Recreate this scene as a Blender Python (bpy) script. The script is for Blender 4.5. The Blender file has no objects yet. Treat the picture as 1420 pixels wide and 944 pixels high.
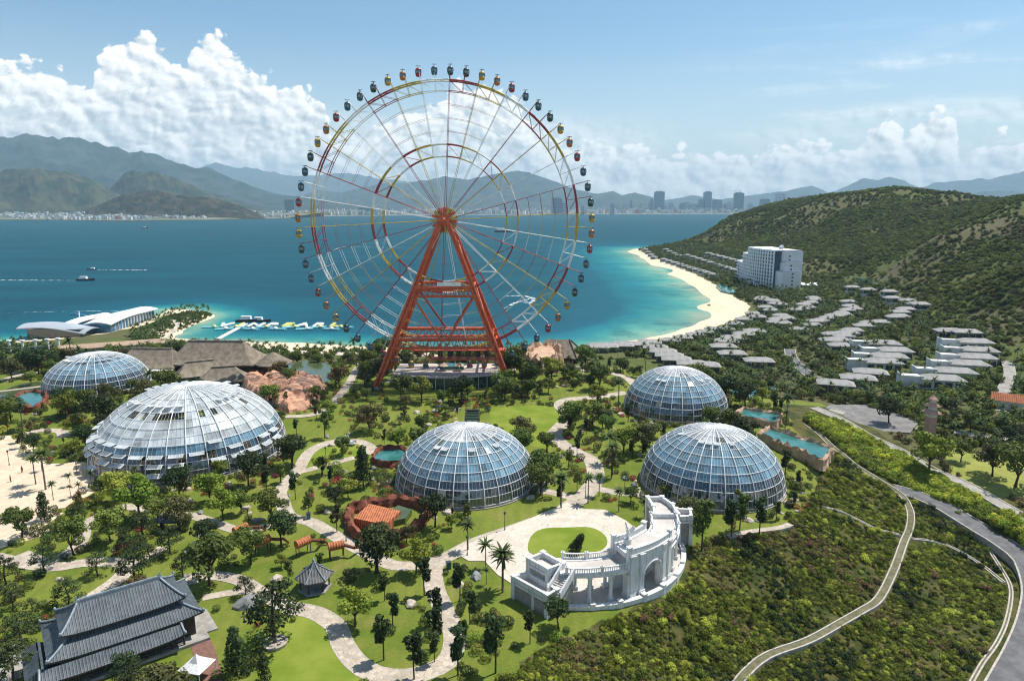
import bpy, bmesh, math, random
import numpy as np
from mathutils import Vector, Matrix, noise as mn
R=math.radians; PI=math.pi
random.seed(7)
sc=bpy.context.scene; col=sc.collection
# ------------------------------------------------------------ camera
F=947.; TH=math.atan(187/F); HC=68.
cs,sn=math.cos(TH),math.sin(TH)
cam=bpy.data.cameras.new('camera'); co=bpy.data.objects.new('camera',cam); col.objects.link(co)
co.location=(0,0,HC); co.rotation_euler=(PI/2-TH,0,0)
cam.sensor_width=36; cam.lens=F/1420*36; cam.clip_start=1; cam.clip_end=90000
sc.camera=co
# ------------------------------------------------------------ light
SUN_EL=R(62); SUN_AZ=R(58)      # azimuth from +Y towards +X
sd=Vector((math.cos(SUN_EL)*math.sin(SUN_AZ), math.cos(SUN_EL)*math.cos(SUN_AZ), math.sin(SUN_EL)))
sl=bpy.data.lights.new('sun','SUN'); sl.energy=5.0; sl.angle=R(.53); sl.color=(1,.955,.88)
so=bpy.data.objects.new('sun',sl); col.objects.link(so); so.rotation_euler=sd.to_track_quat('Z','Y').to_euler()
vs=sc.view_settings; vs.view_transform='Standard'; vs.look='None'; vs.exposure=0.42; vs.gamma=1; vs.use_curve_mapping=False
try: sc.cycles.max_bounces=8; sc.cycles.transparent_max_bounces=24; sc.cycles.volume_bounces=0; sc.cycles.filter_width=1.15
except Exception: pass
# ------------------------------------------------------------ world with a belt of cumulus
def nn(nt,t,**k):
    n=nt.nodes.new(t)
    for a,b in k.items(): setattr(n,a,b)
    return n
def mathn(nt,op,a,b=None,c=None,clamp=False):
    n=nt.nodes.new('ShaderNodeMath'); n.operation=op; n.use_clamp=clamp
    for i,v in enumerate((a,b,c)):
        if v is None: continue
        if isinstance(v,(int,float)): n.inputs[i].default_value=v
        else: nt.links.new(v,n.inputs[i])
    return n.outputs[0]
def mixc(nt,f,a,b,blend='MIX'):
    n=nt.nodes.new('ShaderNodeMix'); n.data_type='RGBA'; n.blend_type=blend
    for i,v in ((0,f),(6,a),(7,b)):
        if isinstance(v,(int,float)): n.inputs[i].default_value=v
        elif isinstance(v,tuple): n.inputs[i].default_value=(*v[:3],1)
        else: nt.links.new(v,n.inputs[i])
    return n.outputs[2]
def smooth(nt,x,lo,hi):
    n=nt.nodes.new('ShaderNodeMapRange'); n.interpolation_type='SMOOTHSTEP'; n.clamp=True
    nt.links.new(x,n.inputs[0])
    for i,v in ((1,lo),(2,hi)):
        if isinstance(v,(int,float)): n.inputs[i].default_value=v
        else: nt.links.new(v,n.inputs[i])
    return n.outputs[0]
def build_world():
    w=bpy.data.worlds.new('World'); sc.world=w; w.use_nodes=True; nt=w.node_tree; nt.nodes.clear(); L=nt.links.new
    out=nn(nt,'ShaderNodeOutputWorld'); bg=nn(nt,'ShaderNodeBackground'); L(bg.outputs[0],out.inputs[0])
    sky=nn(nt,'ShaderNodeTexSky',sky_type='NISHITA',sun_disc=False,sun_elevation=SUN_EL,sun_rotation=SUN_AZ,altitude=60,air_density=1.0,dust_density=.6,ozone_density=1.6)
    S=0.088; bg.inputs[1].default_value=S
    tc=nn(nt,'ShaderNodeTexCoord'); sp=nn(nt,'ShaderNodeSeparateXYZ'); L(tc.outputs['Generated'],sp.inputs[0])
    x,y,z=sp.outputs
    az=mathn(nt,'MULTIPLY',mathn(nt,'ARCTAN2',x,y),180/PI)
    el=mathn(nt,'MULTIPLY',mathn(nt,'ARCSINE',z),180/PI)
    def fbm(dx,dy,sx,sy,scale,detail,seed,ty='FBM'):
        c=nn(nt,'ShaderNodeCombineXYZ'); L(mathn(nt,'MULTIPLY_ADD',az,sx,dx),c.inputs[0]); L(mathn(nt,'MULTIPLY_ADD',el,sy,dy),c.inputs[1]); c.inputs[2].default_value=seed
        n=nn(nt,'ShaderNodeTexNoise'); n.inputs['Scale'].default_value=scale; n.inputs['Detail'].default_value=detail; n.inputs['Roughness'].default_value=.56; n.inputs['Distortion'].default_value=.25
        L(c.outputs[0],n.inputs[0]); return n.outputs[0]
    def billow(dx,dy,seed):
        c=nn(nt,'ShaderNodeCombineXYZ'); L(mathn(nt,'ADD',az,dx),c.inputs[0]); L(mathn(nt,'MULTIPLY_ADD',el,1.25,dy),c.inputs[1]); c.inputs[2].default_value=seed
        v=nn(nt,'ShaderNodeTexVoronoi',feature='F1'); v.inputs['Scale'].default_value=.55; v.inputs['Detail'].default_value=3.5; v.inputs['Roughness'].default_value=.48
        # warp
        nz=nn(nt,'ShaderNodeTexNoise'); nz.inputs['Scale'].default_value=.7; nz.inputs['Detail'].default_value=5; L(c.outputs[0],nz.inputs[0])
        vm=nn(nt,'ShaderNodeVectorMath',operation='MULTIPLY_ADD'); L(nz.outputs['Color'],vm.inputs[0]); vm.inputs[1].default_value=(.9,.9,0); L(c.outputs[0],vm.inputs[2])
        L(vm.outputs[0],v.inputs['Vector'])
        return mathn(nt,'SUBTRACT',.75,v.outputs['Distance'])
    # cloud-top elevation as a function of azimuth (degrees)
    prof=[(-300,110),(0,100),(50,96),(92,108),(112,128),(132,100),(160,68),(212,60),(236,95),(252,98),(278,60),(312,66),(342,92),(380,122),(440,132),(455,176),(480,205),(520,190),(555,165),(600,150),(650,128),(700,140),(740,175),(790,205),(850,200),(890,204),(920,222),(960,212),(1000,222),(1040,224),(1060,208),(1100,204),(1150,210),(1190,208),(1202,176),(1230,170),(1262,190),(1290,166),(1322,174),(1332,214),(1360,200),(1385,194),(1405,212),(1420,212),(1700,190)]
    fc=nn(nt,'ShaderNodeFloatCurve'); cv=fc.mapping.curves[0]
    A0,A1,E1=-60.,60.,30.
    def azel(px,py):
        u=px-710; v=472-py; d=Vector((u,F*cs+v*sn,v*cs-F*sn)).normalized()
        return math.degrees(math.atan2(d.x,d.y)), math.degrees(math.asin(d.z))
    pts=[azel(px,py) for px,py in prof]
    pts=[((a-A0)/(A1-A0), e/E1) for a,e in pts]
    cv.points[0].location=(0,pts[0][1]); cv.points[1].location=(1,pts[-1][1])
    for a,e in pts:
        if 0.002<a<.998: cv.points.new(a,e)
    for p in cv.points: p.handle_type='AUTO_CLAMPED'
    fc.mapping.update()
    azn=mathn(nt,'DIVIDE',mathn(nt,'SUBTRACT',az,A0),A1-A0,clamp=True); L(azn,fc.inputs['Value'])
    top=mathn(nt,'MULTIPLY',fc.outputs[0],E1)
    b0=billow(0,0,3.1); b1=billow(.32,.30,3.1)
    n0=fbm(0,0,1,1.4,.8,9,1.7)
    edge=mathn(nt,'MULTIPLY_ADD',b0,1.7,mathn(nt,'MULTIPLY',mathn(nt,'SUBTRACT',n0,.5),2.6))
    d=mathn(nt,'SUBTRACT',mathn(nt,'ADD',top,edge),mathn(nt,'ADD',el,-.75))
    dens=smooth(nt,d,0.0,.42)
    # holes low down, cloud body fades into a paler bank
    n2=fbm(5,9,.55,1.6,.55,8,8.3)
    hole=smooth(nt,n2,.36,.58)
    depth=smooth(nt,d,.6,3.6)
    body=mathn(nt,'SUBTRACT',1,mathn(nt,'MULTIPLY',mathn(nt,'MULTIPLY',depth,.22),mathn(nt,'SUBTRACT',1,hole)))
    dens=mathn(nt,'MULTIPLY',dens,body)
    # clouds elsewhere on the sky for reflections: scattered
    n3=fbm(31,2,.12,.2,1.0,9,4.4); hi=mathn(nt,'MULTIPLY',smooth(nt,n3,.56,.7),smooth(nt,el,22,34))
    # thin wisps on the right
    n4=fbm(3,1,.10,.75,.8,8,6.6); wis=mathn(nt,'MULTIPLY',mathn(nt,'MULTIPLY',smooth(nt,n4,.46,.72),smooth(nt,az,8,26)),mathn(nt,'SUBTRACT',1,smooth(nt,el,8,15))); wis=mathn(nt,'MULTIPLY',wis,.5)
    n6=fbm(13,4,.35,1.1,.7,8,5.1); bk=mathn(nt,'MULTIPLY',mathn(nt,'MULTIPLY',mathn(nt,'SUBTRACT',1,smooth(nt,el,4.2,8.)),smooth(nt,n6,.30,.52)),mathn(nt,'SUBTRACT',1,smooth(nt,az,2,16))); bk=mathn(nt,'MULTIPLY',bk,.85)
    # relief of the billows, lit from the upper right
    rel=mathn(nt,'SUBTRACT',b0,b1)
    sh=mathn(nt,'MULTIPLY_ADD',rel,1.5,.80)
    low=smooth(nt,d,.3,4.2)
    n5=fbm(2,7,.8,1.9,.6,7,2.2)
    sh=mathn(nt,'SUBTRACT',sh,mathn(nt,'MULTIPLY',low,mathn(nt,'MULTIPLY_ADD',n5,.75,-.06)))
    sh=mathn(nt,'MINIMUM',mathn(nt,'MAXIMUM',sh,.0),1.)
    k=.80/S
    ccol=mixc(nt,sh,(.52*k,.59*k,.65*k),(1.25*k,1.24*k,1.21*k))
    cover=mathn(nt,'MAXIMUM',mathn(nt,'MAXIMUM',dens,hi),mathn(nt,'MAXIMUM',wis,bk),clamp=True)
    # humid air whitening low over the sea
    L0=mathn(nt,'SUBTRACT',1,smooth(nt,el,-1,14)); L0=mathn(nt,'MULTIPLY',L0,.80)
    base=mixc(nt,L0,mixc(nt,1.0,sky.outputs[0],(.94,1.13,1.14),'MULTIPLY'),(.80*k,.855*k,.87*k))
    c=mixc(nt,cover,base,ccol)
    # the cloud foot drowns in that air
    foot=mathn(nt,'MULTIPLY',mathn(nt,'SUBTRACT',1,smooth(nt,el,.0,3.)),.3)
    c=mixc(nt,foot,c,(.80*k,.85*k,.87*k))
    L(c,bg.inputs[0])
build_world()
try: sc.world.cycles.sampling_method='MANUAL'; sc.world.cycles.sample_map_resolution=256
except Exception: pass
# ------------------------------------------------------------ picture <-> place
def ray(px,py):
    u=px-710;v=472-py
    return (u, F*cs+v*sn, v*cs-F*sn)
def W(px,py,z=0.):
    d=ray(px,py);t=(z-HC)/d[2];return (d[0]*t,d[1]*t,z)
def D(px,py,Y):
    d=ray(px,py);t=Y/d[1];return (d[0]*t,Y,HC+d[2]*t)
# ------------------------------------------------------------ materials
M={}
def mat(name,c1,c2=None,scale=1.,rough=.8,detail=4,spec=.5,metal=0.,bump=0.,bscale=None,contrast=(.35,.65),alpha=1.,emit=None,trans=0.,coord='Object'):
    m=bpy.data.materials.new(name); m.use_nodes=True; nt=m.node_tree; b=nt.nodes['Principled BSDF']; L=nt.links.new
    b.inputs['Roughness'].default_value=rough; b.inputs['Metallic'].default_value=metal; b.inputs['Specular IOR Level'].default_value=spec
    b.inputs['Base Color'].default_value=(*c1,1); b.inputs['Alpha'].default_value=alpha
    if trans: b.inputs['Transmission Weight'].default_value=trans
    c2=c2 or tuple(min(1,v*.72) for v in c1)
    tc=nn(nt,'ShaderNodeTexCoord'); oi=nn(nt,'ShaderNodeObjectInfo')
    n=nn(nt,'ShaderNodeTexNoise'); n.inputs['Scale'].default_value=scale; n.inputs['Detail'].default_value=detail; n.inputs['Roughness'].default_value=.6
    L(tc.outputs[coord],n.inputs[0])
    f=smooth(nt,n.outputs[0],*contrast)
    L(mixc(nt,f,c1,c2),b.inputs['Base Color'])
    if bump:
        bp=nn(nt,'ShaderNodeBump'); bp.inputs['Strength'].default_value=bump; bp.inputs['Distance'].default_value=.2
        n2=nn(nt,'ShaderNodeTexNoise'); n2.inputs['Scale'].default_value=bscale or scale*4; n2.inputs['Detail'].default_value=5; L(tc.outputs[coord],n2.inputs[0])
        L(n2.outputs[0],bp.inputs['Height']); L(bp.outputs[0],b.inputs['Normal'])
    if emit: b.inputs['Emission Color'].default_value=(*emit[:3],1); b.inputs['Emission Strength'].default_value=emit[3]
    M[name]=m; return m
# ------------------------------------------------------------ mesh builder
class MB:
    def __init__(s): s.v=[]; s.f=[]; s.m=[]; s.sm=[]
    def add(s,vs,fs,mi=0,T=None,smooth=False):
        o=len(s.v)
        if T is not None: vs=[T@Vector(p) for p in vs]
        s.v.extend([tuple(p) for p in vs]); s.f.extend([tuple(i+o for i in f) for f in fs]); s.m.extend([mi]*len(fs)); s.sm.extend([smooth]*len(fs))
    def box(s,c,d,rz=0.,mi=0,T=None,taper=1.):
        x,y,z=d[0]/2,d[1]/2,d[2]/2; vs=[]
        for k in (-1,1):
            t=taper if k>0 else 1.
            for a,b in ((-1,-1),(1,-1),(1,1),(-1,1)): vs.append(Vector((a*x*t,b*y*t,k*z)))
        m=Matrix.Translation(c)@Matrix.Rotation(rz,4,'Z')
        vs=[m@v for v in vs]
        s.add(vs,[(3,2,1,0),(4,5,6,7),(0,1,5,4),(1,2,6,5),(2,3,7,6),(3,0,4,7)],mi,T)
    def prism(s,poly,z0,z1,mi=0,T=None,zt=None):
        n=len(poly); vs=[(p[0],p[1],z0) for p in poly]+[(p[0],p[1],(z1 if zt is None else zt[i])) for i,p in enumerate(poly)]
        s.add(vs,[tuple(range(n-1,-1,-1)),tuple(range(n,2*n))]+[(i,(i+1)%n,n+(i+1)%n,n+i) for i in range(n)],mi,T)
    def tube(s,a,b,r0,r1=None,n=6,mi=0,cap=True,T=None,smooth=True):
        a=Vector(a);b=Vector(b); r1=r0 if r1 is None else r1; d=(b-a)
        if d.length<1e-6: return
        q=d.to_track_quat('Z','Y').to_matrix(); vs=[]
        for c,r in ((a,r0),(b,r1)):
            for i in range(n): vs.append(c+q@Vector((math.cos(2*PI*i/n)*r,math.sin(2*PI*i/n)*r,0)))
        fs=[(i,(i+1)%n,n+(i+1)%n,n+i) for i in range(n)]
        s.add(vs,fs,mi,T,smooth)
        if cap: s.add(vs,[tuple(range(n-1,-1,-1)),tuple(range(n,2*n))],mi,T)
    def path(s,pts,rs,n=6,mi=0):
        for i in range(len(pts)-1): s.tube(pts[i],pts[i+1],rs[i],rs[i+1],n,mi,cap=(i==len(pts)-2))
    def lathe(s,prof,n=12,mi=0,T=None,sx=1.,sy=1.,smooth=True,jit=0.,rnd=None):
        vs=[];m=len(prof)
        for j,(r,z) in enumerate(prof):
            for i in range(n):
                q=1+(rnd.uniform(-jit,jit) if rnd else 0)
                vs.append((math.cos(2*PI*i/n)*r*sx*q,math.sin(2*PI*i/n)*r*sy*q,z))
        fs=[(j*n+i,j*n+(i+1)%n,(j+1)*n+(i+1)%n,(j+1)*n+i) for j in range(m-1) for i in range(n)]
        if prof[0][0]>1e-4: fs.append(tuple(range(n-1,-1,-1)))
        if prof[-1][0]>1e-4: fs.append(tuple(range((m-1)*n,m*n)))
        s.add(vs,fs,mi,T,smooth)
    def quad(s,a,b,c,d,mi=0,T=None): s.add([a,b,c,d],[(0,1,2,3)],mi,T)
    def build(s,name,mats,parent=None,loc=None,rz=None):
        me=bpy.data.meshes.new(name); me.from_pydata(s.v,[],s.f)
        if not isinstance(mats,(list,tuple)): mats=[mats]
        for m in mats: me.materials.append(M[m] if isinstance(m,str) else m)
        if s.f:
            me.polygons.foreach_set('material_index',s.m); me.polygons.foreach_set('use_smooth',s.sm)
        me.update()
        o=bpy.data.objects.new(name,me); col.objects.link(o)
        if parent is not None: o.parent=parent
        if loc is not None: o.location=loc
        if rz is not None: o.rotation_euler=(0,0,rz)
        return o
def tag(o,label=None,cat=None,group=None,kind=None):
    if label: o['label']=label
    if cat: o['category']=cat
    if group: o['group']=group
    if kind: o['kind']=kind
    return o
def empty(name,loc,rz=0.,label=None,cat=None,group=None,scale=None):
    o=bpy.data.objects.new(name,None); col.objects.link(o); o.location=loc; o.rotation_euler=(0,0,rz); o.empty_display_size=.5
    if scale: o.scale=(scale,)*3 if isinstance(scale,(int,float)) else scale
    return tag(o,label,cat,group)
def copy_tree(o,parent=None):
    c=o.copy(); col.objects.link(c)
    if parent is not None: c.parent=parent
    for ch in KIDS.get(o.name,()): copy_tree(ch,c)
    return c
KIDS={}
def reg(o):
    """remember the children of a proto so copies are cheap"""
    for ch in bpy.data.objects:
        if ch.parent is o:
            KIDS.setdefault(o.name,[]).append(ch); reg(ch)
    return o
# ------------------------------------------------------------ terrain
SEA=-20.
WL=[(778,484),(800,481),(860,474),(905,467),(945,456),(970,446),(984,432),(985,420),(975,408),(955,394),(925,380),(903,368),(885,357),(870,349),(880,345),(905,344),(925,345)]   # bay waterline right
WR=[(778,484),(740,486),(690,487),(620,486),(560,482),(520,480),(470,478),(420,475),(380,474),(330,473),(290,472),(262,470),(240,468),(255,462),(290,443),(297,437),(285,432),(255,428),(225,430),(205,440),(170,452),(120,463),(60,470),(0,474),(-120,480)]
CP=[]  # x,y,z
def z0(l,z):
    for px,py in l: CP.append(W(px,py,z))
def yd(l):
    for px,py,Y in l: CP.append(D(px,py,Y))
z0([(30,940),(200,930),(400,935),(600,925),(690,920),(50,860),(50,720),(50,620),(50,570),(150,640),(250,700),(300,800),(380,700),(400,600),(450,560),(500,640),(500,540),(600,600),(620,540),(700,540),(700,600),(700,700),(700,780),(740,860),(780,560),(780,620),(840,560),(860,640),(900,560),(940,590),(1000,570),(900,700),(1000,640),(1060,690),(1100,640),(1100,720),(1130,690),(600,720),(600,800),(850,700),(60,540),(200,540),(300,545),(400,540),(1020,560),(1060,600),(1120,620),(850,525),(800,530),(560,525)],0)
z0([(-200,700),(-200,900),(-100,560),(-150,1100),(200,1100),(500,1200)],0)
z0([(250,510),(330,505),(420,515),(120,505)],-3); z0([(450,500),(520,500),(640,505),(700,505)],-4); z0([(40,510),(-80,520)],-5)
z0([(740,505),(800,505),(860,505)],-6)
z0([(740,495),(640,492),(560,490),(480,488),(420,485),(360,482),(300,480)],-17.5)
z0([(860,485),(930,478),(1000,460),(1040,440),(1000,405),(950,378),(915,355)],-18)
z0([(200,470),(150,475),(60,480)],-17.)
z0([(225,445),(255,436),(280,436),(200,455),(170,465)],-18.)
# slope bottom right
z0([(830,862),(900,850),(945,800),(965,740),(1000,745),(1080,740),(740,900),(690,944)],-.8)
z0([(900,900),(1000,850),(1060,800),(1110,770)],-4.5)
z0([(950,935),(1060,910),(1130,870),(1200,830),(1240,790),(1262,740)],-8)
z0([(1255,710),(1230,680),(1190,650),(1160,625)],-5.2); z0([(1120,590)],-1.8)
z0([(1150,700),(1200,730)],-5)
z0([(1320,830),(1300,900),(1200,930),(1340,780)],-11)
z0([(1280,695),(1340,730)],-9.5); z0([(1412,785),(1424,850),(1400,915),(1380,990),(1300,1050)],-12)
z0([(1140,572),(1200,600)],-2.6); z0([(1290,650),(1420,718)],-4.4); z0([(1600,800)],-7)
z0([(1200,588),(1300,605),(1350,650),(1420,650),(1420,600),(1600,640)],-4.6)
z0([(1060,550),(1120,545),(1200,550)],-5.5); z0([(1300,560),(1400,570)],-5)
z0([(1010,520),(950,500),(1000,490),(1080,500)],-9); z0([(930,492),(1000,475),(1050,470)],-13)
z0([(1120,500),(1180,500)],-8); z0([(1100,440),(1150,450),(1180,430)],-13); z0([(1230,450),(1270,430)],-8); z0([(1250,500),(1330,520)],-6); z0([(1380,500)],-4)
z0([(1000,420),(1065,408),(1030,400),(960,365),(1000,370)],-15); z0([(1120,390),(1180,385)],-9)
yd([(1300,455,400),(1350,440,420),(1420,455,350),(1420,500,300),(1420,380,430),(1350,400,450),(1280,352,620),(1240,385,600),(1190,400,640),(1350,320,620),(1390,295,640),(1420,278,650),(1600,240,640),(1600,400,380),(1500,330,500),
 (945,342,1420),(985,323,1400),(1025,301,1380),(1060,290,1330),(1100,281,1280),(1150,276,1220),(1200,272,1170),(1250,264,1120),(1300,273,1080),(1340,284,1000),(1372,286,960),
 (1100,330,1000),(1060,335,1050),(1020,340,1100),(980,345,1200),(1200,330,900),(1250,320,900),(1300,310,860),(1150,360,780),(1200,370,740),(1230,350,760),(1270,335,760),(1320,300,820),(1110,300,1150),(1200,300,1020),(1250,290,1000)])
CP+=[(360,1800,-24),(600,1800,-10),(900,1700,20),(1000,1300,60),(1100,1000,70),(900,900,75),(1000,600,90),(700,1500,40),(450,1650,-24),(620,1250,78),(760,1150,70),(900,1200,60),(500,300,40),(450,180,15),(600,100,20)]
def off(l,dz_in,dz_out,r_in,r_out,z):
    pts=[Vector(W(px,py,SEA)[:2]) for px,py in l]
    for i,p in enumerate(pts):
        a=pts[max(0,i-1)]; b=pts[min(len(pts)-1,i+1)]; t=(b-a).normalized(); n=Vector((t.y,-t.x))  # right of travel
        CP.append((p.x,p.y,SEA-.6))
        q=p-n*r_out; CP.append((q.x,q.y,dz_out))
off(WL,0,-25,0,30,0)
off(WR[1:],0,-25,0,-16,0)
for x,y in [(0,600),(0,900),(-200,700),(-500,600),(-600,800),(100,700),(150,900),(-200,1200),(100,1300),(300,2200),(-600,1300),(-600,2400),(150,1500),(100,2400),(-100,480),(-330,560),(-160,500),(900,2500),(1500,2500)]: CP.append((x,y,-32))
_cp=np.array(CP); 
_,ui=np.unique(np.round(_cp[:,:2],0),axis=0,return_index=True); _cp=_cp[ui]
_P=_cp[:,:2]; _n=len(_P)
_K=np.linalg.norm(_P[:,None]-_P[None],axis=2)
_A=np.zeros((_n+3,_n+3)); _A[:_n,:_n]=_K-np.eye(_n)*1.5; _A[:_n,_n]=1; _A[:_n,_n+1:]=_P; _A[_n,:_n]=1; _A[_n+1:,:_n]=_P.T
_w=np.linalg.solve(_A,np.r_[_cp[:,2],0,0,0])
def vnoise(x,y,s,seed=0):
    """value noise, vectorised"""
    x=np.asarray(x,float)/s+seed*17.3; y=np.asarray(y,float)/s+seed*9.1
    xi=np.floor(x);yi=np.floor(y);fx=x-xi;fy=y-yi;fx=fx*fx*(3-2*fx);fy=fy*fy*(3-2*fy)
    def h(a,b):
        v=np.sin(a*127.1+b*311.7+seed*74.7)*43758.5453; return v-np.floor(v)
    return (h(xi,yi)*(1-fx)+h(xi+1,yi)*fx)*(1-fy)+(h(xi,yi+1)*(1-fx)+h(xi+1,yi+1)*fx)*fy
def fb(x,y,s,o=4,seed=0):
    r=0;a=1;t=0
    for i in range(o): r=r+a*vnoise(x,y,s/2**i,seed+i); t+=a; a*=.5
    return r/t
def HT(x,y):
    x=np.atleast_1d(np.asarray(x,float));y=np.atleast_1d(np.asarray(y,float)); sh=x.shape
    X=x.ravel();Y=y.ravel(); out=np.empty(len(X))
    for i in range(0,len(X),20000):
        a=X[i:i+20000];b=Y[i:i+20000]
        d=np.hypot(a[:,None]-_P[None,:,0],b[:,None]-_P[None,:,1])
        out[i:i+20000]=d@_w[:_n]+_w[_n]+_w[_n+1]*a+_w[_n+2]*b
    out=np.sign(out)*np.maximum(0,np.abs(out)-.7)
    hill=np.clip((out-2)/25,0,1)*np.clip((Y-250)/150,0,1)
    out=out+hill*((np.abs(fb(X,Y,190,4,3)-.5)*-52+8)+(fb(X,Y,40,3,8)-.5)*6)
    return out.reshape(sh)
def axis(segs):
    r=[segs[0][0]]
    for a,b,s0,s1 in segs:
        x=a
        while x<b-1e-6:
            t=(x-a)/(b-a); x+=s0+(s1-s0)*t; r.append(min(x,b))
    return np.array(r)
GX=axis([(-900,-180,40,3),(-180,230,2.5,2.5),(230,600,3,8),(600,1700,8,40)])
GY=axis([(20,330,2.5,2.5),(330,700,3,6),(700,2500,6,40)])
_XX,_YY=np.meshgrid(GX,GY)
_ZZ=HT(_XX,_YY)
def H1(x,y):
    """height of the terrain mesh at a point (the grid's own surface, bilinear)"""
    i=min(max(int(np.searchsorted(GX,x))-1,0),len(GX)-2); j=min(max(int(np.searchsorted(GY,y))-1,0),len(GY)-2)
    fx=(x-GX[i])/(GX[i+1]-GX[i]); fy=(y-GY[j])/(GY[j+1]-GY[j])
    return float((_ZZ[j,i]*(1-fx)+_ZZ[j,i+1]*fx)*(1-fy)+(_ZZ[j+1,i]*(1-fx)+_ZZ[j+1,i+1]*fx)*fy)
def G(px,py):
    """the point of the terrain seen at a pixel"""
    d=Vector(ray(px,py)); d/=d.y; t=40.; p=None
    while t<2400:
        z=HC+d.z*t
        if z<=max(H1(d.x*t,t),SEA-3):
            lo,hi=t-max(1,t*.01),t
            for _ in range(12):
                m=(lo+hi)/2
                if HC+d.z*m<=H1(d.x*m,m): hi=m
                else: lo=m
            return Vector((d.x*hi,hi,H1(d.x*hi,hi)))
        t+=max(1,t*.01)
    return Vector(D(px,py,2300))
def inpoly(x,y,P):
    c=np.zeros(np.shape(x),bool); n=len(P)
    for i in range(n):
        x1,y1=P[i][:2];x2,y2=P[(i+1)%n][:2]
        c^=((y1>y)!=(y2>y))&(x<(x2-x1)*(y-y1)/((y2-y1) if y2!=y1 else 1e-9)+x1)
    return c
def segdist(x,y,P,closed=False):
    d=np.full(np.shape(x),1e9); n=len(P)
    for i in range(n if closed else n-1):
        a=P[i];b=P[(i+1)%n]; vx,vy=b[0]-a[0],b[1]-a[1]; L2=vx*vx+vy*vy+1e-9
        t=np.clip(((x-a[0])*vx+(y-a[1])*vy)/L2,0,1)
        d=np.minimum(d,np.hypot(x-a[0]-t*vx,y-a[1]-t*vy))
    return d
def gp(l): return [tuple(G(px,py)) for px,py in l]
# zones of the ground: R lawn, G sand, B wild scrub ; A dry earth
brush_poly=gp([(690,950),(745,905),(850,858),(935,820),(952,760),(985,742),(1080,735),(1120,700),(1135,660),(1105,600),(1080,560),(1140,563),(1200,590),(1290,640),(1425,705),(1425,960),(1300,1100),(600,1100)])
sandR=[W(px,py,SEA)[:2] for px,py in WL[:14]]+[tuple(G(px,py))[:2] for px,py in [(885,345),(897,350),(920,363),(960,378),(1000,398),(1041,425),(1035,436),(1000,450),(960,462),(900,478),(850,487),(790,492)]]
sandL=[W(px,py,SEA)[:2] for px,py in WR[:12]]+[tuple(G(px,py))[:2] for px,py in [(262,478),(330,482),(400,487),(470,490),(560,493),(640,495),(780,493)]]
dirtP=[gp([(1180,425),(1215,395),(1240,365),(1290,345),(1340,318),(1400,300),(1405,322),(1345,350),(1300,378),(1290,405),(1262,425),(1230,440)]),gp([(1010,530),(1075,485),(1110,520),(1180,535),(1120,540)]),gp([(1330,430),(1420,420),(1420,470),(1360,470)])]
grassdry=gp([(1300,620),(1345,622),(1425,640),(1425,690),(1380,690),(1310,650)])
sandL2=gp([(0,605),(35,600),(60,640),(110,650),(140,680),(90,700),(60,740),(0,760),(-60,760),(-60,600)])
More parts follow.
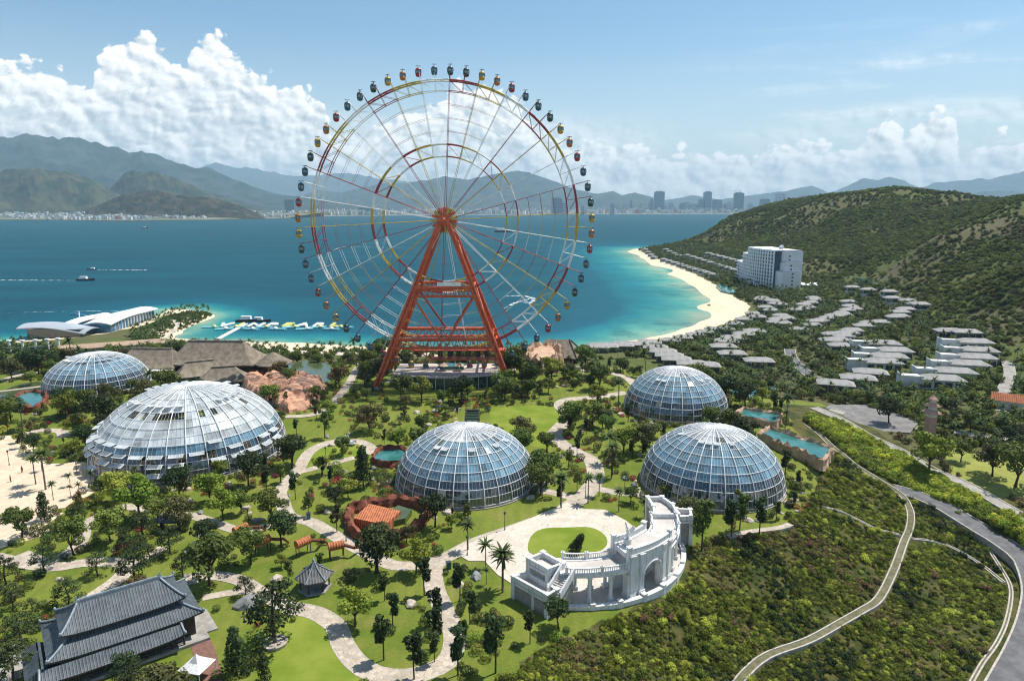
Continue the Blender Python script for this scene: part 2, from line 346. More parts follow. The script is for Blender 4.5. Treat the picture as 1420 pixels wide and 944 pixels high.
def make_ground():
    X=_XX.ravel();Y=_YY.ravel();Z=_ZZ.ravel()
    nx,ny=len(GX),len(GY)
    me=bpy.data.meshes.new('ground')
    v=np.c_[X,Y,Z]; me.vertices.add(len(v)); me.vertices.foreach_set('co',v.ravel())
    i=np.arange(nx-1);j=np.arange(ny-1);I,J=np.meshgrid(i,j); a=(J*nx+I).ravel()
    q=np.c_[a,a+1,a+nx+1,a+nx].ravel().astype(np.int32); nf=len(a)
    me.loops.add(nf*4); me.polygons.add(nf); me.loops.foreach_set('vertex_index',q)
    me.polygons.foreach_set('loop_start',np.arange(nf)*4); me.polygons.foreach_set('use_smooth',np.ones(nf,bool))
    me.update()
    w=np.zeros((len(v),4),np.float32)
    bz=inpoly(X,Y,brush_poly); w[:,2]=bz
    sand=inpoly(X,Y,sandR)|inpoly(X,Y,sandL)|(Z<SEA+2.1)|inpoly(X,Y,sandL2); w[:,1]=sand
    wild=((Y>330)|(Z<-3.8))&~bz&~sand
    garden=(Y<300)&(X<115)&(Z>-3.5)&~bz&~sand
    w[:,0]=garden
    dr=np.zeros(len(v))
    for P in dirtP: dr=np.maximum(dr,inpoly(X,Y,P))
    w[:,3]=dr
    ca=me.color_attributes.new('zone','FLOAT_COLOR','POINT'); ca.data.foreach_set('color',w.ravel())
    dg=inpoly(X,Y,grassdry).astype(np.float32); at=me.attributes.new('meadow','FLOAT','POINT'); at.data.foreach_set('value',dg)
    o=bpy.data.objects.new('ground',me); col.objects.link(o); tag(o,kind='structure')
    m=bpy.data.materials.new('ground_cover'); m.use_nodes=True; nt=m.node_tree; L=nt.links.new; b=nt.nodes['Principled BSDF']; b.inputs['Roughness'].default_value=.95; b.inputs['Specular IOR Level'].default_value=.15
    at=nn(nt,'ShaderNodeAttribute',attribute_name='zone'); sp=nn(nt,'ShaderNodeSeparateColor'); L(at.outputs['Color'],sp.inputs[0])
    am=nn(nt,'ShaderNodeAttribute',attribute_name='meadow')
    tc=nn(nt,'ShaderNodeTexCoord')
    def nz(s,d=6,r=.6):
        n=nn(nt,'ShaderNodeTexNoise'); n.inputs['Scale'].default_value=s; n.inputs['Detail'].default_value=d; n.inputs['Roughness'].default_value=r; L(tc.outputs['Object'],n.inputs[0]); return n.outputs[0]
    big=smooth(nt,nz(.045,5),.38,.62); mid=smooth(nt,nz(.22,6),.36,.66); fine=smooth(nt,nz(1.6,6,.7),.3,.7); hillp=smooth(nt,nz(.012,6),.4,.62)
    lawn=mixc(nt,big,(.105,.150,.016),(.185,.210,.034)); lawn=mixc(nt,mathn(nt,'MULTIPLY',mid,.6),lawn,(.19,.19,.035)); lawn=mixc(nt,mathn(nt,'MULTIPLY',fine,.35),lawn,(.05,.09,.010))
    dryp=smooth(nt,nz(.11,7,.65),.56,.70); lawn=mixc(nt,mathn(nt,'MULTIPLY',dryp,.45),lawn,(.24,.19,.075))
    wild=mixc(nt,mid,(.060,.085,.018),(.105,.125,.028)); wild=mixc(nt,mathn(nt,'MULTIPLY',hillp,.75),wild,(.125,.105,.055)); wild=mixc(nt,mathn(nt,'MULTIPLY',fine,.35),wild,(.030,.042,.011))
    scrub=mixc(nt,mid,(.035,.05,.010),(.12,.105,.035)); scrub=mixc(nt,mathn(nt,'MULTIPLY',fine,.55),scrub,(.02,.028,.007))
    sand=mixc(nt,mid,(.74,.60,.43),(.64,.50,.35)); sand=mixc(nt,mathn(nt,'MULTIPLY',fine,.25),sand,(.50,.39,.27))
    dirt=mixc(nt,fine,(.125,.108,.062),(.065,.064,.03)); mead=mixc(nt,mid,(.27,.27,.07),(.19,.22,.045))
    def jit(f,amp=.5): return smooth(nt,mathn(nt,'ADD',f,mathn(nt,'MULTIPLY',mathn(nt,'SUBTRACT',nz(.5,4),.5),amp)),.42,.58)
    c=mixc(nt,jit(sp.outputs[0]),wild,lawn); mow=nn(nt,'ShaderNodeTexWave',wave_type='BANDS'); mow.inputs['Scale'].default_value=.12; mow.inputs['Distortion'].default_value=3.5; mow.inputs['Detail'].default_value=3; L(tc.outputs['Object'],mow.inputs[0])
    c=mixc(nt,mathn(nt,'MULTIPLY',mathn(nt,'MULTIPLY',mow.outputs['Fac'],sp.outputs[0]),.28),c,(.085,.125,.018))
    worn=smooth(nt,nz(.5,8,.7),.60,.72); c=mixc(nt,mathn(nt,'MULTIPLY',mathn(nt,'MULTIPLY',worn,sp.outputs[0]),.55),c,(.22,.18,.09))
    c=mixc(nt,jit(sp.outputs[2]),c,scrub); c=mixc(nt,mathn(nt,'MULTIPLY',jit(at.outputs['Alpha'],1.0),.8),c,dirt); c=mixc(nt,jit(am.outputs['Fac']),c,mead)
    c=mixc(nt,jit(sp.outputs[1],.25),c,sand)
    L(c,b.inputs['Base Color'])
    bp=nn(nt,'ShaderNodeBump'); bp.inputs['Strength'].default_value=.6; bp.inputs['Distance'].default_value=.35; L(nz(.9,7,.7),bp.inputs['Height']); L(bp.outputs[0],b.inputs['Normal'])
    me.materials.append(m); return o
ground=make_ground()
# ------------------------------------------------------------ sea
def make_sea():
    xs=axis([(-26000,-900,3000,60),(-900,-300,60,12),(-300,340,7,7),(340,800,8,60),(800,26000,60,3000)]); ys=axis([(330,620,6,6),(620,1500,7,25),(1500,26000,30,2500)])
    X,Y=np.meshgrid(xs,ys); X=X.ravel();Y=Y.ravel()
    ww=[W(px,py,SEA)[:2] for px,py in WL]; wr=[W(px,py,SEA)[:2] for px,py in WR]
    d=np.minimum(segdist(X,Y,ww)*np.interp(X,[20,110],[2.2,1.]),segdist(X,Y,wr)*2.6)
    far=segdist(X,Y,[(200,1370),(240,1340)]) 
    me=bpy.data.meshes.new('sea'); v=np.c_[X,Y,np.full(len(X),SEA)]; nx,ny=len(xs),len(ys)
    me.vertices.add(len(v)); me.vertices.foreach_set('co',v.ravel())
    I,J=np.meshgrid(np.arange(nx-1),np.arange(ny-1)); a=(J*nx+I).ravel(); q=np.c_[a,a+1,a+nx+1,a+nx].ravel().astype(np.int32); nf=len(a)
    me.loops.add(nf*4); me.polygons.add(nf); me.loops.foreach_set('vertex_index',q); me.polygons.foreach_set('loop_start',np.arange(nf)*4); me.update()
    at=me.attributes.new('shore','FLOAT','POINT'); at.data.foreach_set('value',d.astype(np.float32))
    o=bpy.data.objects.new('sea',me); col.objects.link(o); tag(o,kind='structure')
    m=bpy.data.materials.new('sea_water'); m.use_nodes=True; nt=m.node_tree; L=nt.links.new; nt.nodes.remove(nt.nodes['Principled BSDF']); b=nn(nt,'ShaderNodeBsdfDiffuse'); gl_=nn(nt,'ShaderNodeBsdfGlossy'); gl_.inputs['Roughness'].default_value=.3; mx_=nn(nt,'ShaderNodeMixShader'); mx_.inputs[0].default_value=.085; L(b.outputs[0],mx_.inputs[1]); L(gl_.outputs[0],mx_.inputs[2]); L(mx_.outputs[0],nt.nodes['Material Output'].inputs[0])
    an=nn(nt,'ShaderNodeAttribute',attribute_name='shore'); tc=nn(nt,'ShaderNodeTexCoord')
    def nz(s,d=5,r=.6,sx=1,sy=1):
        mp=nn(nt,'ShaderNodeMapping'); mp.inputs['Scale'].default_value=(sx,sy,1); L(tc.outputs['Object'],mp.inputs[0])
        n=nn(nt,'ShaderNodeTexNoise'); n.inputs['Scale'].default_value=s; n.inputs['Detail'].default_value=d; n.inputs['Roughness'].default_value=r; L(mp.outputs[0],n.inputs[0]); return n.outputs[0]
    ds=mathn(nt,'ADD',an.outputs['Fac'],mathn(nt,'MULTIPLY',mathn(nt,'SUBTRACT',nz(.025,5),.5),70))
    cr=nn(nt,'ShaderNodeValToRGB'); L(mathn(nt,'DIVIDE',ds,300.,clamp=True),cr.inputs[0]); e=cr.color_ramp.elements
    e[0].position=0; e[0].color=(.30,.36,.25,1); e[1].position=1; e[1].color=(.000,.048,.074,1)
    for p,c in ((.03,(.16,.33,.25)),(.10,(.045,.25,.22)),(.20,(.006,.165,.195)),(.34,(.001,.078,.120))):
        n=e.new(p); n.color=(*c,1)
    c=cr.outputs[0]
    reef=smooth(nt,nz(.03,6,.65),.52,.66); nearf=mathn(nt,'SUBTRACT',1,smooth(nt,an.outputs['Fac'],8,110)); c=mixc(nt,mathn(nt,'MULTIPLY',mathn(nt,'MULTIPLY',reef,nearf),.6),c,(.012,.09,.095))
    pat=smooth(nt,nz(.0035,5,.6,1,3.2),.35,.65); c=mixc(nt,mathn(nt,'MULTIPLY',pat,.42),c,(.001,.092,.120))
    L(c,b.inputs['Color'])
    bp=nn(nt,'ShaderNodeBump'); bp.inputs['Strength'].default_value=.8; bp.inputs['Distance'].default_value=1.6
    h=mathn(nt,'ADD',nz(.09,7,.7,1,2.2),mathn(nt,'MULTIPLY',nz(.012,6,.6,1,2.5),2.0)); L(h,bp.inputs['Height']); L(bp.outputs[0],b.inputs['Normal']); L(bp.outputs[0],gl_.inputs['Normal'])
    me.materials.append(m)
make_sea()
# ------------------------------------------------------------ far shore and mountains
mat('far_slope',(.010,.034,.038),(.040,.056,.052),.004,.95,9,.1,contrast=(.4,.6))  # bluish tint of distance put into the slope colour, in place of thicker haze
mat('mid_slope',(.014,.034,.022),(.065,.068,.038),.009,.95,9,.1,contrast=(.38,.62))
mat('near_slope',(.012,.018,.010),(.060,.052,.030),.014,.95,9,.1,contrast=(.42,.62))
mat('plain',(.16,.17,.12),(.09,.11,.07),.004,.95,5,.1)
def mountain(name,prof,Y,depth,m,seed,rough=.16,base=SEA,step=None):
    """a range: crest profile from pixels, a real heightfield behind its foot line"""
    cr=[D(px,py,Y) for px,py in prof]; xs=[c[0] for c in cr]; zs=[c[2] for c in cr]
    x0,x1=xs[0],xs[-1]; n=int(420); ny=110
    X=np.linspace(x0,x1,n); Z=np.interp(X,xs,zs); hgt=np.maximum(Z-base,1)
    V=[]
    for j in range(ny):
        t=j/(ny-1)*2-1   # -1 foot towards us .. 0 crest .. 1 back
        y=Y+t*depth
        fall=1-abs(t)**1.15
        XX=X; YY=np.full(n,y)
        rd=np.abs(fb(XX,YY,depth*.9,5,seed)-.5)*2     # ridged
        rel=1-rough*5.5*rd*(abs(t)*1.7+.05)
        fr=(fb(XX,YY,depth*.22,5,seed+5)-.5)*rough*1.5+(fb(XX,YY,depth*.05,3,seed+8)-.5)*rough*.35
        z=base-15+(hgt+15)*np.clip(fall*rel+fr*fall,0,1.2)
        V+=list(zip(XX*(y/Y),YY,z))
    me=bpy.data.meshes.new(name); F_=[(j*n+i,j*n+i+1,(j+1)*n+i+1,(j+1)*n+i) for j in range(ny-1) for i in range(n-1)]
    me.from_pydata(V,[],F_); me.polygons.foreach_set('use_smooth',[True]*len(F_)); me.materials.append(M[m]); me.update()
    o=bpy.data.objects.new(name,me); col.objects.link(o); tag(o,kind='structure'); return o
mountain('far_hills',[(105,305),(118,298),(122,290),(150,278),(175,268),(200,263),(225,265),(255,270),(290,274),(320,281),(345,291),(362,298),(372,305)],4700,330,'near_slope',2,.13)
mountain('far_hills',[(-260,240),(-120,236),(0,242),(20,234),(48,230),(75,234),(105,240),(130,248),(150,260),(175,275),(200,290),(230,300)],5600,700,'mid_slope',5,.16)
mountain('far_hills',[(130,285),(150,262),(170,242),(185,236),(210,238),(240,246),(270,256),(300,270),(330,280),(370,292),(420,300)],6300,600,'mid_slope',9,.14)
mountain('mountains',[(-400,150),(-200,200),(-60,195),(0,191),(50,188),(85,192),(110,192),(150,205),(180,210),(195,205),(230,220),(270,233),(290,232),(320,246),(360,262),(390,270),(430,274),(470,280),(520,288)],9500,2200,'far_slope',13,.17)
mountain('mountains',[(380,292),(410,275),(440,262),(475,268),(500,262),(530,255),(560,257),(590,250),(620,244),(650,248),(690,240),(720,237),(745,241),(775,252),(800,262),(830,268),(850,264),(862,270),(880,266),(905,273),(930,285)],13500,2600,'far_slope',17,.16)
mountain('mountains',[(840,292),(930,276),(960,270),(1000,276),(1050,270),(1100,262),(1125,258),(1150,266),(1175,256),(1195,247),(1215,249),(1235,245),(1250,248),(1275,260),(1300,254),(1340,251),(1370,248),(1420,236),(1500,228),(1600,240)],17500,2600,'far_slope',21,.15)
mountain('mountains',[(1230,290),(1290,275),(1350,268),(1390,263),(1420,268),(1500,270)],12500,900,'far_slope',23,.14)
mountain('mountains',[(240,240),(300,226),(360,236),(420,245),(480,240),(560,250),(640,262),(760,270)],22000,2500,'far_slope',31,.12)
def flat(name,poly,z0_,z1,m):
    b=MB(); b.prism(poly,z0_,z1); o=b.build(name,m); return tag(o,kind='structure')
def shore(px,py): return W(px,py,SEA)[:2]
flat('far_coast',[shore(-300,306),shore(60,305.5),shore(180,307),shore(300,305.5),shore(400,303),shore(432,299.5),shore(520,299),shore(600,298.5),(-600,22000),(-14000,22000)],SEA-8,SEA+3,'plain')
flat('far_coast',[shore(600,298.5),shore(800,297.2),shore(1000,296.6),shore(1300,296),(14000,22000),(-600,22000)],SEA-8,SEA+3.2,'plain')
cp_=[shore(-120,306),shore(0,305.7),shore(60,305.3),shore(180,306.8),shore(300,305.3),shore(400,302.8),shore(432,299.3),shore(520,298.8),shore(600,298.3),shore(800,297),shore(1000,296.4),shore(1200,296)]
b=MB()
for a,c in zip(cp_[:-1],cp_[1:]): b.prism([a,c,(c[0],c[1]+900),(a[0],a[1]+900)],SEA-6,0,zt=[SEA+3.5,SEA+3.5,SEA+34,SEA+34])
tag(b.build('town_slope','plain'),kind='structure')
mat('pale_sand',(.72,.66,.55),(.6,.54,.44),.01,.9)
b=MB(); bp_=[shore(425,300.2),shore(520,299.3),shore(600,298.8),shore(800,297.5),shore(1000,296.9),shore(1300,296.3)]
for a,c in zip(bp_[:-1],bp_[1:]): b.prism([a,c,(c[0],c[1]+90),(a[0],a[1]+90)],SEA-6,SEA+3.6)
tag(b.build('far_beach','pale_sand'),kind='structure')
# ------------------------------------------------------------ haze
def make_haze(dens):
    b=MB(); b.box((0,9900,190+0),(60000,27000,2.),0); b.v=[]; b.f=[];b.m=[];b.sm=[]
    x0,x1,y0,y1,za,zb=-15500,15500,-400,24500,-60,1350
    b.add([(x0,y0,za),(x1,y0,za),(x1,y1,za),(x0,y1,za),(x0,y0,zb),(x1,y0,zb),(x1,y1,zb),(x0,y1,zb)],[(3,2,1,0),(4,5,6,7),(0,1,5,4),(1,2,6,5),(2,3,7,6),(3,0,4,7)])
    m=bpy.data.materials.new('haze_air'); m.use_nodes=True; nt=m.node_tree; nt.nodes.clear(); o=nn(nt,'ShaderNodeOutputMaterial'); v=nn(nt,'ShaderNodeVolumePrincipled')
    v.inputs['Color'].default_value=(.56,.82,1,1); v.inputs['Density'].default_value=dens; v.inputs['Anisotropy'].default_value=.0; nt.links.new(v.outputs[0],o.inputs['Volume'])
    M['haze_air']=m; ob=b.build('haze','haze_air'); tag(ob,kind='stuff')
make_haze(5.0e-5)
# ------------------------------------------------------------ paths, roads, plazas
mat('paving',(.50,.43,.34),(.36,.31,.25),.8,.9,8,.2,bump=.3,contrast=(.38,.62))
mat('plaza_stone',(.64,.56,.47),(.50,.44,.37),.25,.85,8,.3,bump=.15)
def paver(name,c1,c2,c3,sc_,mort=.045):
    m=bpy.data.materials.new(name); m.use_nodes=True; nt=m.node_tree; L=nt.links.new; b=nt.nodes['Principled BSDF']; b.inputs['Roughness'].default_value=.88; b.inputs['Specular IOR Level'].default_value=.25
    tc=nn(nt,'ShaderNodeTexCoord'); v=nn(nt,'ShaderNodeTexVoronoi',feature='F1'); v.inputs['Scale'].default_value=sc_; L(tc.outputs['Object'],v.inputs['Vector'])
    e=nn(nt,'ShaderNodeTexVoronoi',feature='DISTANCE_TO_EDGE'); e.inputs['Scale'].default_value=sc_; L(tc.outputs['Object'],e.inputs['Vector'])
    n=nn(nt,'ShaderNodeTexNoise'); n.inputs['Scale'].default_value=.22; n.inputs['Detail'].default_value=8; n.inputs['Roughness'].default_value=.68; L(tc.outputs['Object'],n.inputs[0])
    sp=nn(nt,'ShaderNodeSeparateColor'); L(v.outputs['Color'],sp.inputs[0])
    c=mixc(nt,sp.outputs[0],c1,c2); c=mixc(nt,mathn(nt,'MULTIPLY',smooth(nt,n.outputs[0],.44,.68),.7),c,c3); g=mathn(nt,'SUBTRACT',1,smooth(nt,e.outputs['Distance'],0,mort)); c=mixc(nt,mathn(nt,'MULTIPLY',g,.65),c,tuple(v_*.35 for v_ in c1))
    L(c,b.inputs['Base Color']); bp=nn(nt,'ShaderNodeBump'); bp.inputs['Strength'].default_value=.4; bp.inputs['Distance'].default_value=.05; L(e.outputs['Distance'],bp.inputs['Height']); L(bp.outputs[0],b.inputs['Normal']); M[name]=m
paver('paving',(.52,.44,.35),(.36,.31,.25),(.28,.235,.18),1.3); paver('plaza_stone',(.60,.53,.44),(.52,.45,.375),(.42,.37,.30),.75,.03)
mat('kerb_stone',(.46,.42,.36),(.33,.30,.26),1.2,.9,5,.2)
mat('concrete',(.34,.32,.29),(.22,.205,.185),.5,.9,7,.2,bump=.2)
mat('asphalt',(.15,.15,.15),(.10,.10,.105),.4,.92,7,.2)
mat('white_line',(.7,.7,.68),(.5,.5,.48),2,.8)
mat('channel_bed',(.17,.15,.10),(.10,.105,.05),.8,.95,6,.1)
mat('yard_sand',(.62,.49,.36),(.50,.40,.29),.35,.95,7,.1,bump=.2)
mat('lawn_bright',(.125,.18,.018),(.195,.23,.036),.12,.95,6,.1,bump=.4)
mat('lawn_soft',(.10,.19,.03),(.06,.12,.018),.5,.95,6,.1,bump=.4)
mat('pond_water',(.05,.075,.03),(.08,.10,.04),.2,.12,4,.5)
mat('pool_water',(.05,.18,.165),(.03,.13,.12),.3,.08,4,.5)
def cat(pts,step=1.5,closed=False):
    P=[Vector(p) for p in pts]; out=[]; n=len(P)
    for i in range(n if closed else n-1):
        if closed: p0,p1,p2,p3=P[(i-1)%n],P[i],P[(i+1)%n],P[(i+2)%n]
        else: p0,p1,p2,p3=P[max(0,i-1)],P[i],P[i+1],P[min(n-1,i+2)]
        k=max(1,int((p2-p1).length/step))
        for j in range(k):
            t=j/k; out.append(.5*((2*p1)+(-p0+p2)*t+(2*p0-5*p1+4*p2-p3)*t*t+(-p0+3*p1-3*p2+p3)*t**3))
    if not closed: out.append(P[-1])
    return out
WAYS=[]   # (polyline, halfwidth) to keep plants off
def g2(l): return [G(a,b).xy for a,b in l]
def frames(pts):
    o=[]
    for i,p in enumerate(pts):
        a=pts[max(0,i-1)];b=pts[min(len(pts)-1,i+1)]; t=(b-a); t=t/t.length if t.length>1e-6 else Vector((1,0)); o.append((p,Vector((t.y,-t.x))))
    return o
def strip(mb,fr,a,b,top,drop,mi=0,zs=None):
    """band between offsets a..b across the way; top(i)->z"""
    vs=[];fs=[]
    for i,(p,n) in enumerate(fr):
        z=zs[i]+top; q=p+n*a; r=p+n*b
        vs+=[(q.x,q.y,z-drop),(q.x,q.y,z),(r.x,r.y,z),(r.x,r.y,z-drop)]
    for i in range(len(fr)-1):
        k=i*4
        for j in range(3): fs.append((k+j,k+j+1,k+5+j,k+4+j))
    fs+=[(3,2,1,0),(len(vs)-4,len(vs)-3,len(vs)-2,len(vs)-1)]
    mb.add(vs,fs,mi)
def zline(fr,hw,sm=2):
    z=[max(H1(*(p+n*o)) for o in (-hw,0,hw)) for p,n in fr]
    for _ in range(sm): z=[max((z[max(0,i-1)]+z[i]+z[min(len(z)-1,i+1)])/3,z[i]-.05) for i in range(len(z))]
    return z
_lv=[0]
def footpath(l,w,name='garden_path',mat_='paving',world=False,lift=None):
    pts=cat([Vector(p) for p in l] if world else g2(l),1.6); fr=frames(pts); WAYS.append(([tuple(p) for p in pts],w/2))
    wob=[w/2*(1+.06*math.sin(i*.7)) for i in range(len(fr))]
    zs=zline(fr,w/2); flat_=max(abs(z) for z in zs)<.02
    _lv[0]+=1
    b=MB(); lf=(0.02+.004*_lv[0]) if flat_ else .18
    strip(b,fr,-w/2,w/2,lf,.5,0,zs)
    strip(b,fr,-w/2-.18,-w/2-.003,lf+.02,.5,1,zs); strip(b,fr,w/2+.003,w/2+.18,lf+.02,.5,1,zs)
    return tag(b.build(name,[mat_,'kerb_stone']),kind='structure')
for l,w in [
 ([(783,706),(806,690),(820,674),(826,657),(820,638),(800,627),(779,615),(769,602),(778,590),(789,578),(777,562),(788,554),(830,550),(868,544)],4.2),
 ([(824,676),(845,681),(868,684),(893,683)],2.6),([(803,693),(780,686),(762,682),(745,679)],2.6),
 ([(742,722),(700,737),(660,751),(628,768),(603,784),(603,815),(618,850),(630,878),(626,908),(606,926),(563,938),(521,934),(493,917),(474,890),(466,868),(437,849),(397,842)],3.2),
 ([(622,772),(590,781),(548,784),(505,765),(467,744),(432,724),(402,716),(392,697),(388,682),(400,667),(414,650),(430,626),(458,613),(492,611),(514,620),(516,630)],3.0),
 ([(412,655),(440,648),(470,640),(492,634)],2.4),
 ([(402,718),(370,729),(335,736),(296,724),(262,714),(222,714)],2.4),
 ([(501,502),(486,528),(467,553),(453,567),(430,576),(396,578)],2.8),
 ([(774,503),(796,510),(826,517),(848,519),(868,524),(880,534)],3.2),
 ([(205,706),(170,703),(133,718),(117,728),(112,748),(97,766),(60,778),(28,768)],2.8),
 ([(-10,772),(18,778),(74,786),(118,780),(154,779),(176,782),(172,795),(153,811),(118,834)],3.0),
 ([(176,781),(207,772),(227,758)],2.2),
 ([(252,802),(296,798),(331,804),(357,818),(380,832),(397,842)],2.6),([(281,829),(318,822),(357,818)],1.6),
 ([(-20,531),(0,528),(30,520),(72,515),(110,508)],2.6),([(28,604),(55,597),(84,598),(88,606)],3.0),([(-20,545),(40,538),(75,533)],1.6),
 ([(1096,728),(1080,733),(1040,738),(1010,745)],1.2),([(560,512),(610,508),(680,508)],3.)]: footpath(l,w)
footpath([(536,528),(600,526),(700,525)],5.,'wheel_apron','concrete')
footpath([(400,488),(470,492),(540,492),(600,494)],7.,'promenade','plaza_stone')
def sheet(name,pts,m,lift,edge=None,world=True,smooth_=False):
    P=[Vector(p[:2]) for p in pts]
    if smooth_: P=cat(P,1.2,True)
    b=MB(); z=lift; b.prism([(p.x,p.y) for p in P],-.3,z)
    # orientation
    o=b.build(name,m); tag(o,kind='structure'); return o,P
cc=(11.64,128.78)
def CPt(r,deg): return (cc[0]+r*math.cos(R(deg)),cc[1]+r*math.sin(R(deg)))
plz=[W(*q)[:2] for q in [(628,765),(660,750),(695,735),(740,717),(787,697),(809,706),(839,707),(868,722),(893,742)]]+[CPt(18,25),CPt(20,15)]+[CPt(22.,a) for a in range(0,-101,-5)]+[W(*q)[:2] for q in [(770,828),(735,826),(712,811),(690,797),(672,778),(650,778)]]
sheet('plaza',plz,'plaza_stone',.13); WAYS.append(([W(720,760)[:2],W(800,730)[:2],W(850,730)[:2]],9)); PLAZA=plz
isl=[W(*q)[:2] for q in [(734,766),(736,745),(752,734),(785,732),(819,732),(838,742),(842,755),(830,765),(800,772),(763,773)]]
_,IS=sheet('plaza_lawn',isl,'lawn_bright',.2,smooth_=True)
yard=[W(*q)[:2] for q in [(-120,620),(0,611),(27,601),(23,620),(27,634),(40,643),(74,645),(110,640),(133,651),(131,672),(110,687),(101,695),(91,704),(70,706),(53,719),(40,729),(0,746),(-120,780)]]
sheet('sandy_yard',yard,'yard_sand',.05,smooth_=True); YARD=yard
sheet('lawn',[W(*q)[:2] for q in [(679,566),(735,562),(776,564),(788,577),(770,590),(768,603),(776,615),(758,622),(735,618),(716,600),(679,597)]],'lawn_bright',.012)
sheet('lawn',[W(*q)[:2] for q in [(430,842),(395,858),(372,900),(350,944),(560,980),(520,935),(492,918),(472,890),(464,868)]],'lawn_bright',.016)
sheet('lawn',[W(*q)[:2] for q in [(425,620),(455,612),(495,614),(512,622),(500,632),(460,642),(425,652),(420,640)]],'lawn_bright',.012,smooth_=True)
pp=[W(*q)[:2] for q in [(385,520),(395,507),(430,500),(458,508),(460,525),(440,535),(400,533)]]
POND1=sheet('lily_pond',pp,'pond_water',.02,smooth_=True)[1]
pp=[W(*q)[:2] for q in [(225,545),(232,524),(262,515),(310,520),(345,530),(392,545),(380,556),(330,548),(280,552)]]
POND2=sheet('pond',pp,'pond_water',.024,smooth_=True)[1]
POND3=sheet('lily_pond',[W(*q)[:2] for q in [(0,545),(30,532),(60,530),(62,545),(40,556),(0,560)]],'pond_water',.02,smooth_=True)[1]
# slope channel: two pale kerbs with an overgrown bed
def channel(l,w,name='drain_channel'):
    pts=cat(g2(l),1.6); fr=frames(pts); zs=zline(fr,w/2,2); WAYS.append(([tuple(p) for p in pts],w/2+.3))
    b=MB(); strip(b,fr,-w/2+.17,w/2-.17,.06,.8,1,zs); strip(b,fr,-w/2-.1,-w/2+.16,.20,.9,0,zs); strip(b,fr,w/2-.16,w/2+.1,.20,.9,0,zs)
    return tag(b.build(name,['kerb_stone','channel_bed']),kind='structure')
channel([(1118,588),(1140,606),(1162,626),(1183,644),(1219,667),(1250,688),(1260,704),(1263,720),(1260,738),(1254,751),(1240,790),(1219,831),(1195,848),(1169,863),(1120,890),(1063,911),(1028,941),(1012,965)],1.5)
channel([(1265,747),(1296,751),(1325,762),(1360,783),(1392,808)],.75); channel([(1144,704),(1169,711),(1212,732),(1247,743)],.8)
channel([(1372,762),(1392,795),(1402,820),(1396,860),(1382,892),(1362,920),(1345,950)],.6)
def road(l,w,name='road',m='asphalt',line=True,kerb=True):
    pts=cat(g2(l),2.5); fr=frames(pts); zs=zline(fr,w/2+.5,10); WAYS.append(([tuple(p) for p in pts],w/2+.8))
    b=MB(); strip(b,fr,-w/2,w/2,.14,2.5,0,zs)
    if kerb: strip(b,fr,-w/2-.35,-w/2-.004,.26,2.5,1,zs); strip(b,fr,w/2+.004,w/2+.35,.26,2.5,1,zs)
    if line:
        i=0
        while i+2<len(fr):
            strip(b,fr[i:i+2],-.07,.07,.144,.003,2,zs[i:i+2]); i+=3
    return tag(b.build(name,[m,'kerb_stone','white_line']),kind='structure')
road([(1240,677),(1272,691),(1311,708),(1360,737),(1396,763),(1424,787),(1439,820),(1436,858),(1422,900),(1400,944),(1370,1000)],5.2,line=False)
road([(1128,566),(1160,580),(1200,602),(1245,625),(1290,650),(1345,678),(1400,708),(1440,735)],3.2,m='concrete',line=False)
road([(1150,568),(1200,582),(1250,590),(1300,598),(1360,605),(1430,615)],4.,m='concrete',line=False)
road([(1095,485),(1098,497),(1108,508),(1122,520),(1140,530)],5.)
footpath([(1385,570),(1392,540),(1400,522),(1398,508),(1392,502)],4.,'villa_lane','concrete')
sheetp=[(1130,572),(1150,563),(1200,565),(1250,580),(1275,588),(1262,602),(1210,596),(1170,584)]
def drape(name,l,m,lift=.3,n=14):
    P=[G(*q) for q in l]; z=sum(p.z for p in P)/len(P)+lift; b=MB(); b.prism([(p.x,p.y) for p in P],z-3,z); return tag(b.build(name,m),kind='structure')
mat('worn_asphalt',(.20,.19,.18),(.13,.125,.12),.3,.95,7)
drape('car_park',sheetp,'worn_asphalt')
# headland jetty track
footpath([(215,478),(232,466),(246,452),(240,444)],3.,'jetty_path','plaza_stone')
# ------------------------------------------------------------ glass domes
def glassmat(name,c,alpha,rough=.06,var=.3):
    m=bpy.data.materials.new(name); m.use_nodes=True; nt=m.node_tree; L=nt.links.new; b=nt.nodes['Principled BSDF']
    b.inputs['Roughness'].default_value=rough; b.inputs['Specular IOR Level'].default_value=1.0; b.inputs['IOR'].default_value=1.7
    tc=nn(nt,'ShaderNodeTexCoord'); n=nn(nt,'ShaderNodeTexNoise'); n.inputs['Scale'].default_value=.35; n.inputs['Detail'].default_value=6; L(tc.outputs['Object'],n.inputs[0])
    # panes differ a little: random per face island
    g=nn(nt,'ShaderNodeNewGeometry')
    f=mathn(nt,'MULTIPLY_ADD',g.outputs['Random Per Island'],.6,mathn(nt,'MULTIPLY',smooth(nt,n.outputs[0],.35,.65),.4))
    L(mixc(nt,f,tuple(v*.55 for v in c),tuple(min(1,v*1.25) for v in c)),b.inputs['Base Color'])
    L(mathn(nt,'MULTIPLY_ADD',f,var,alpha-var/2),b.inputs['Alpha'])
    bp=nn(nt,'ShaderNodeBump'); bp.inputs['Strength'].default_value=.08; L(n.outputs[0],bp.inputs['Height']); L(bp.outputs[0],b.inputs['Normal'])
    M[name]=m
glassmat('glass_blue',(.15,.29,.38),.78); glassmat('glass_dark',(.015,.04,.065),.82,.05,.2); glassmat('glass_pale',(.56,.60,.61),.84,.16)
mat('white_steel',(.74,.75,.75),(.62,.64,.65),1.5,.4,3,.5)
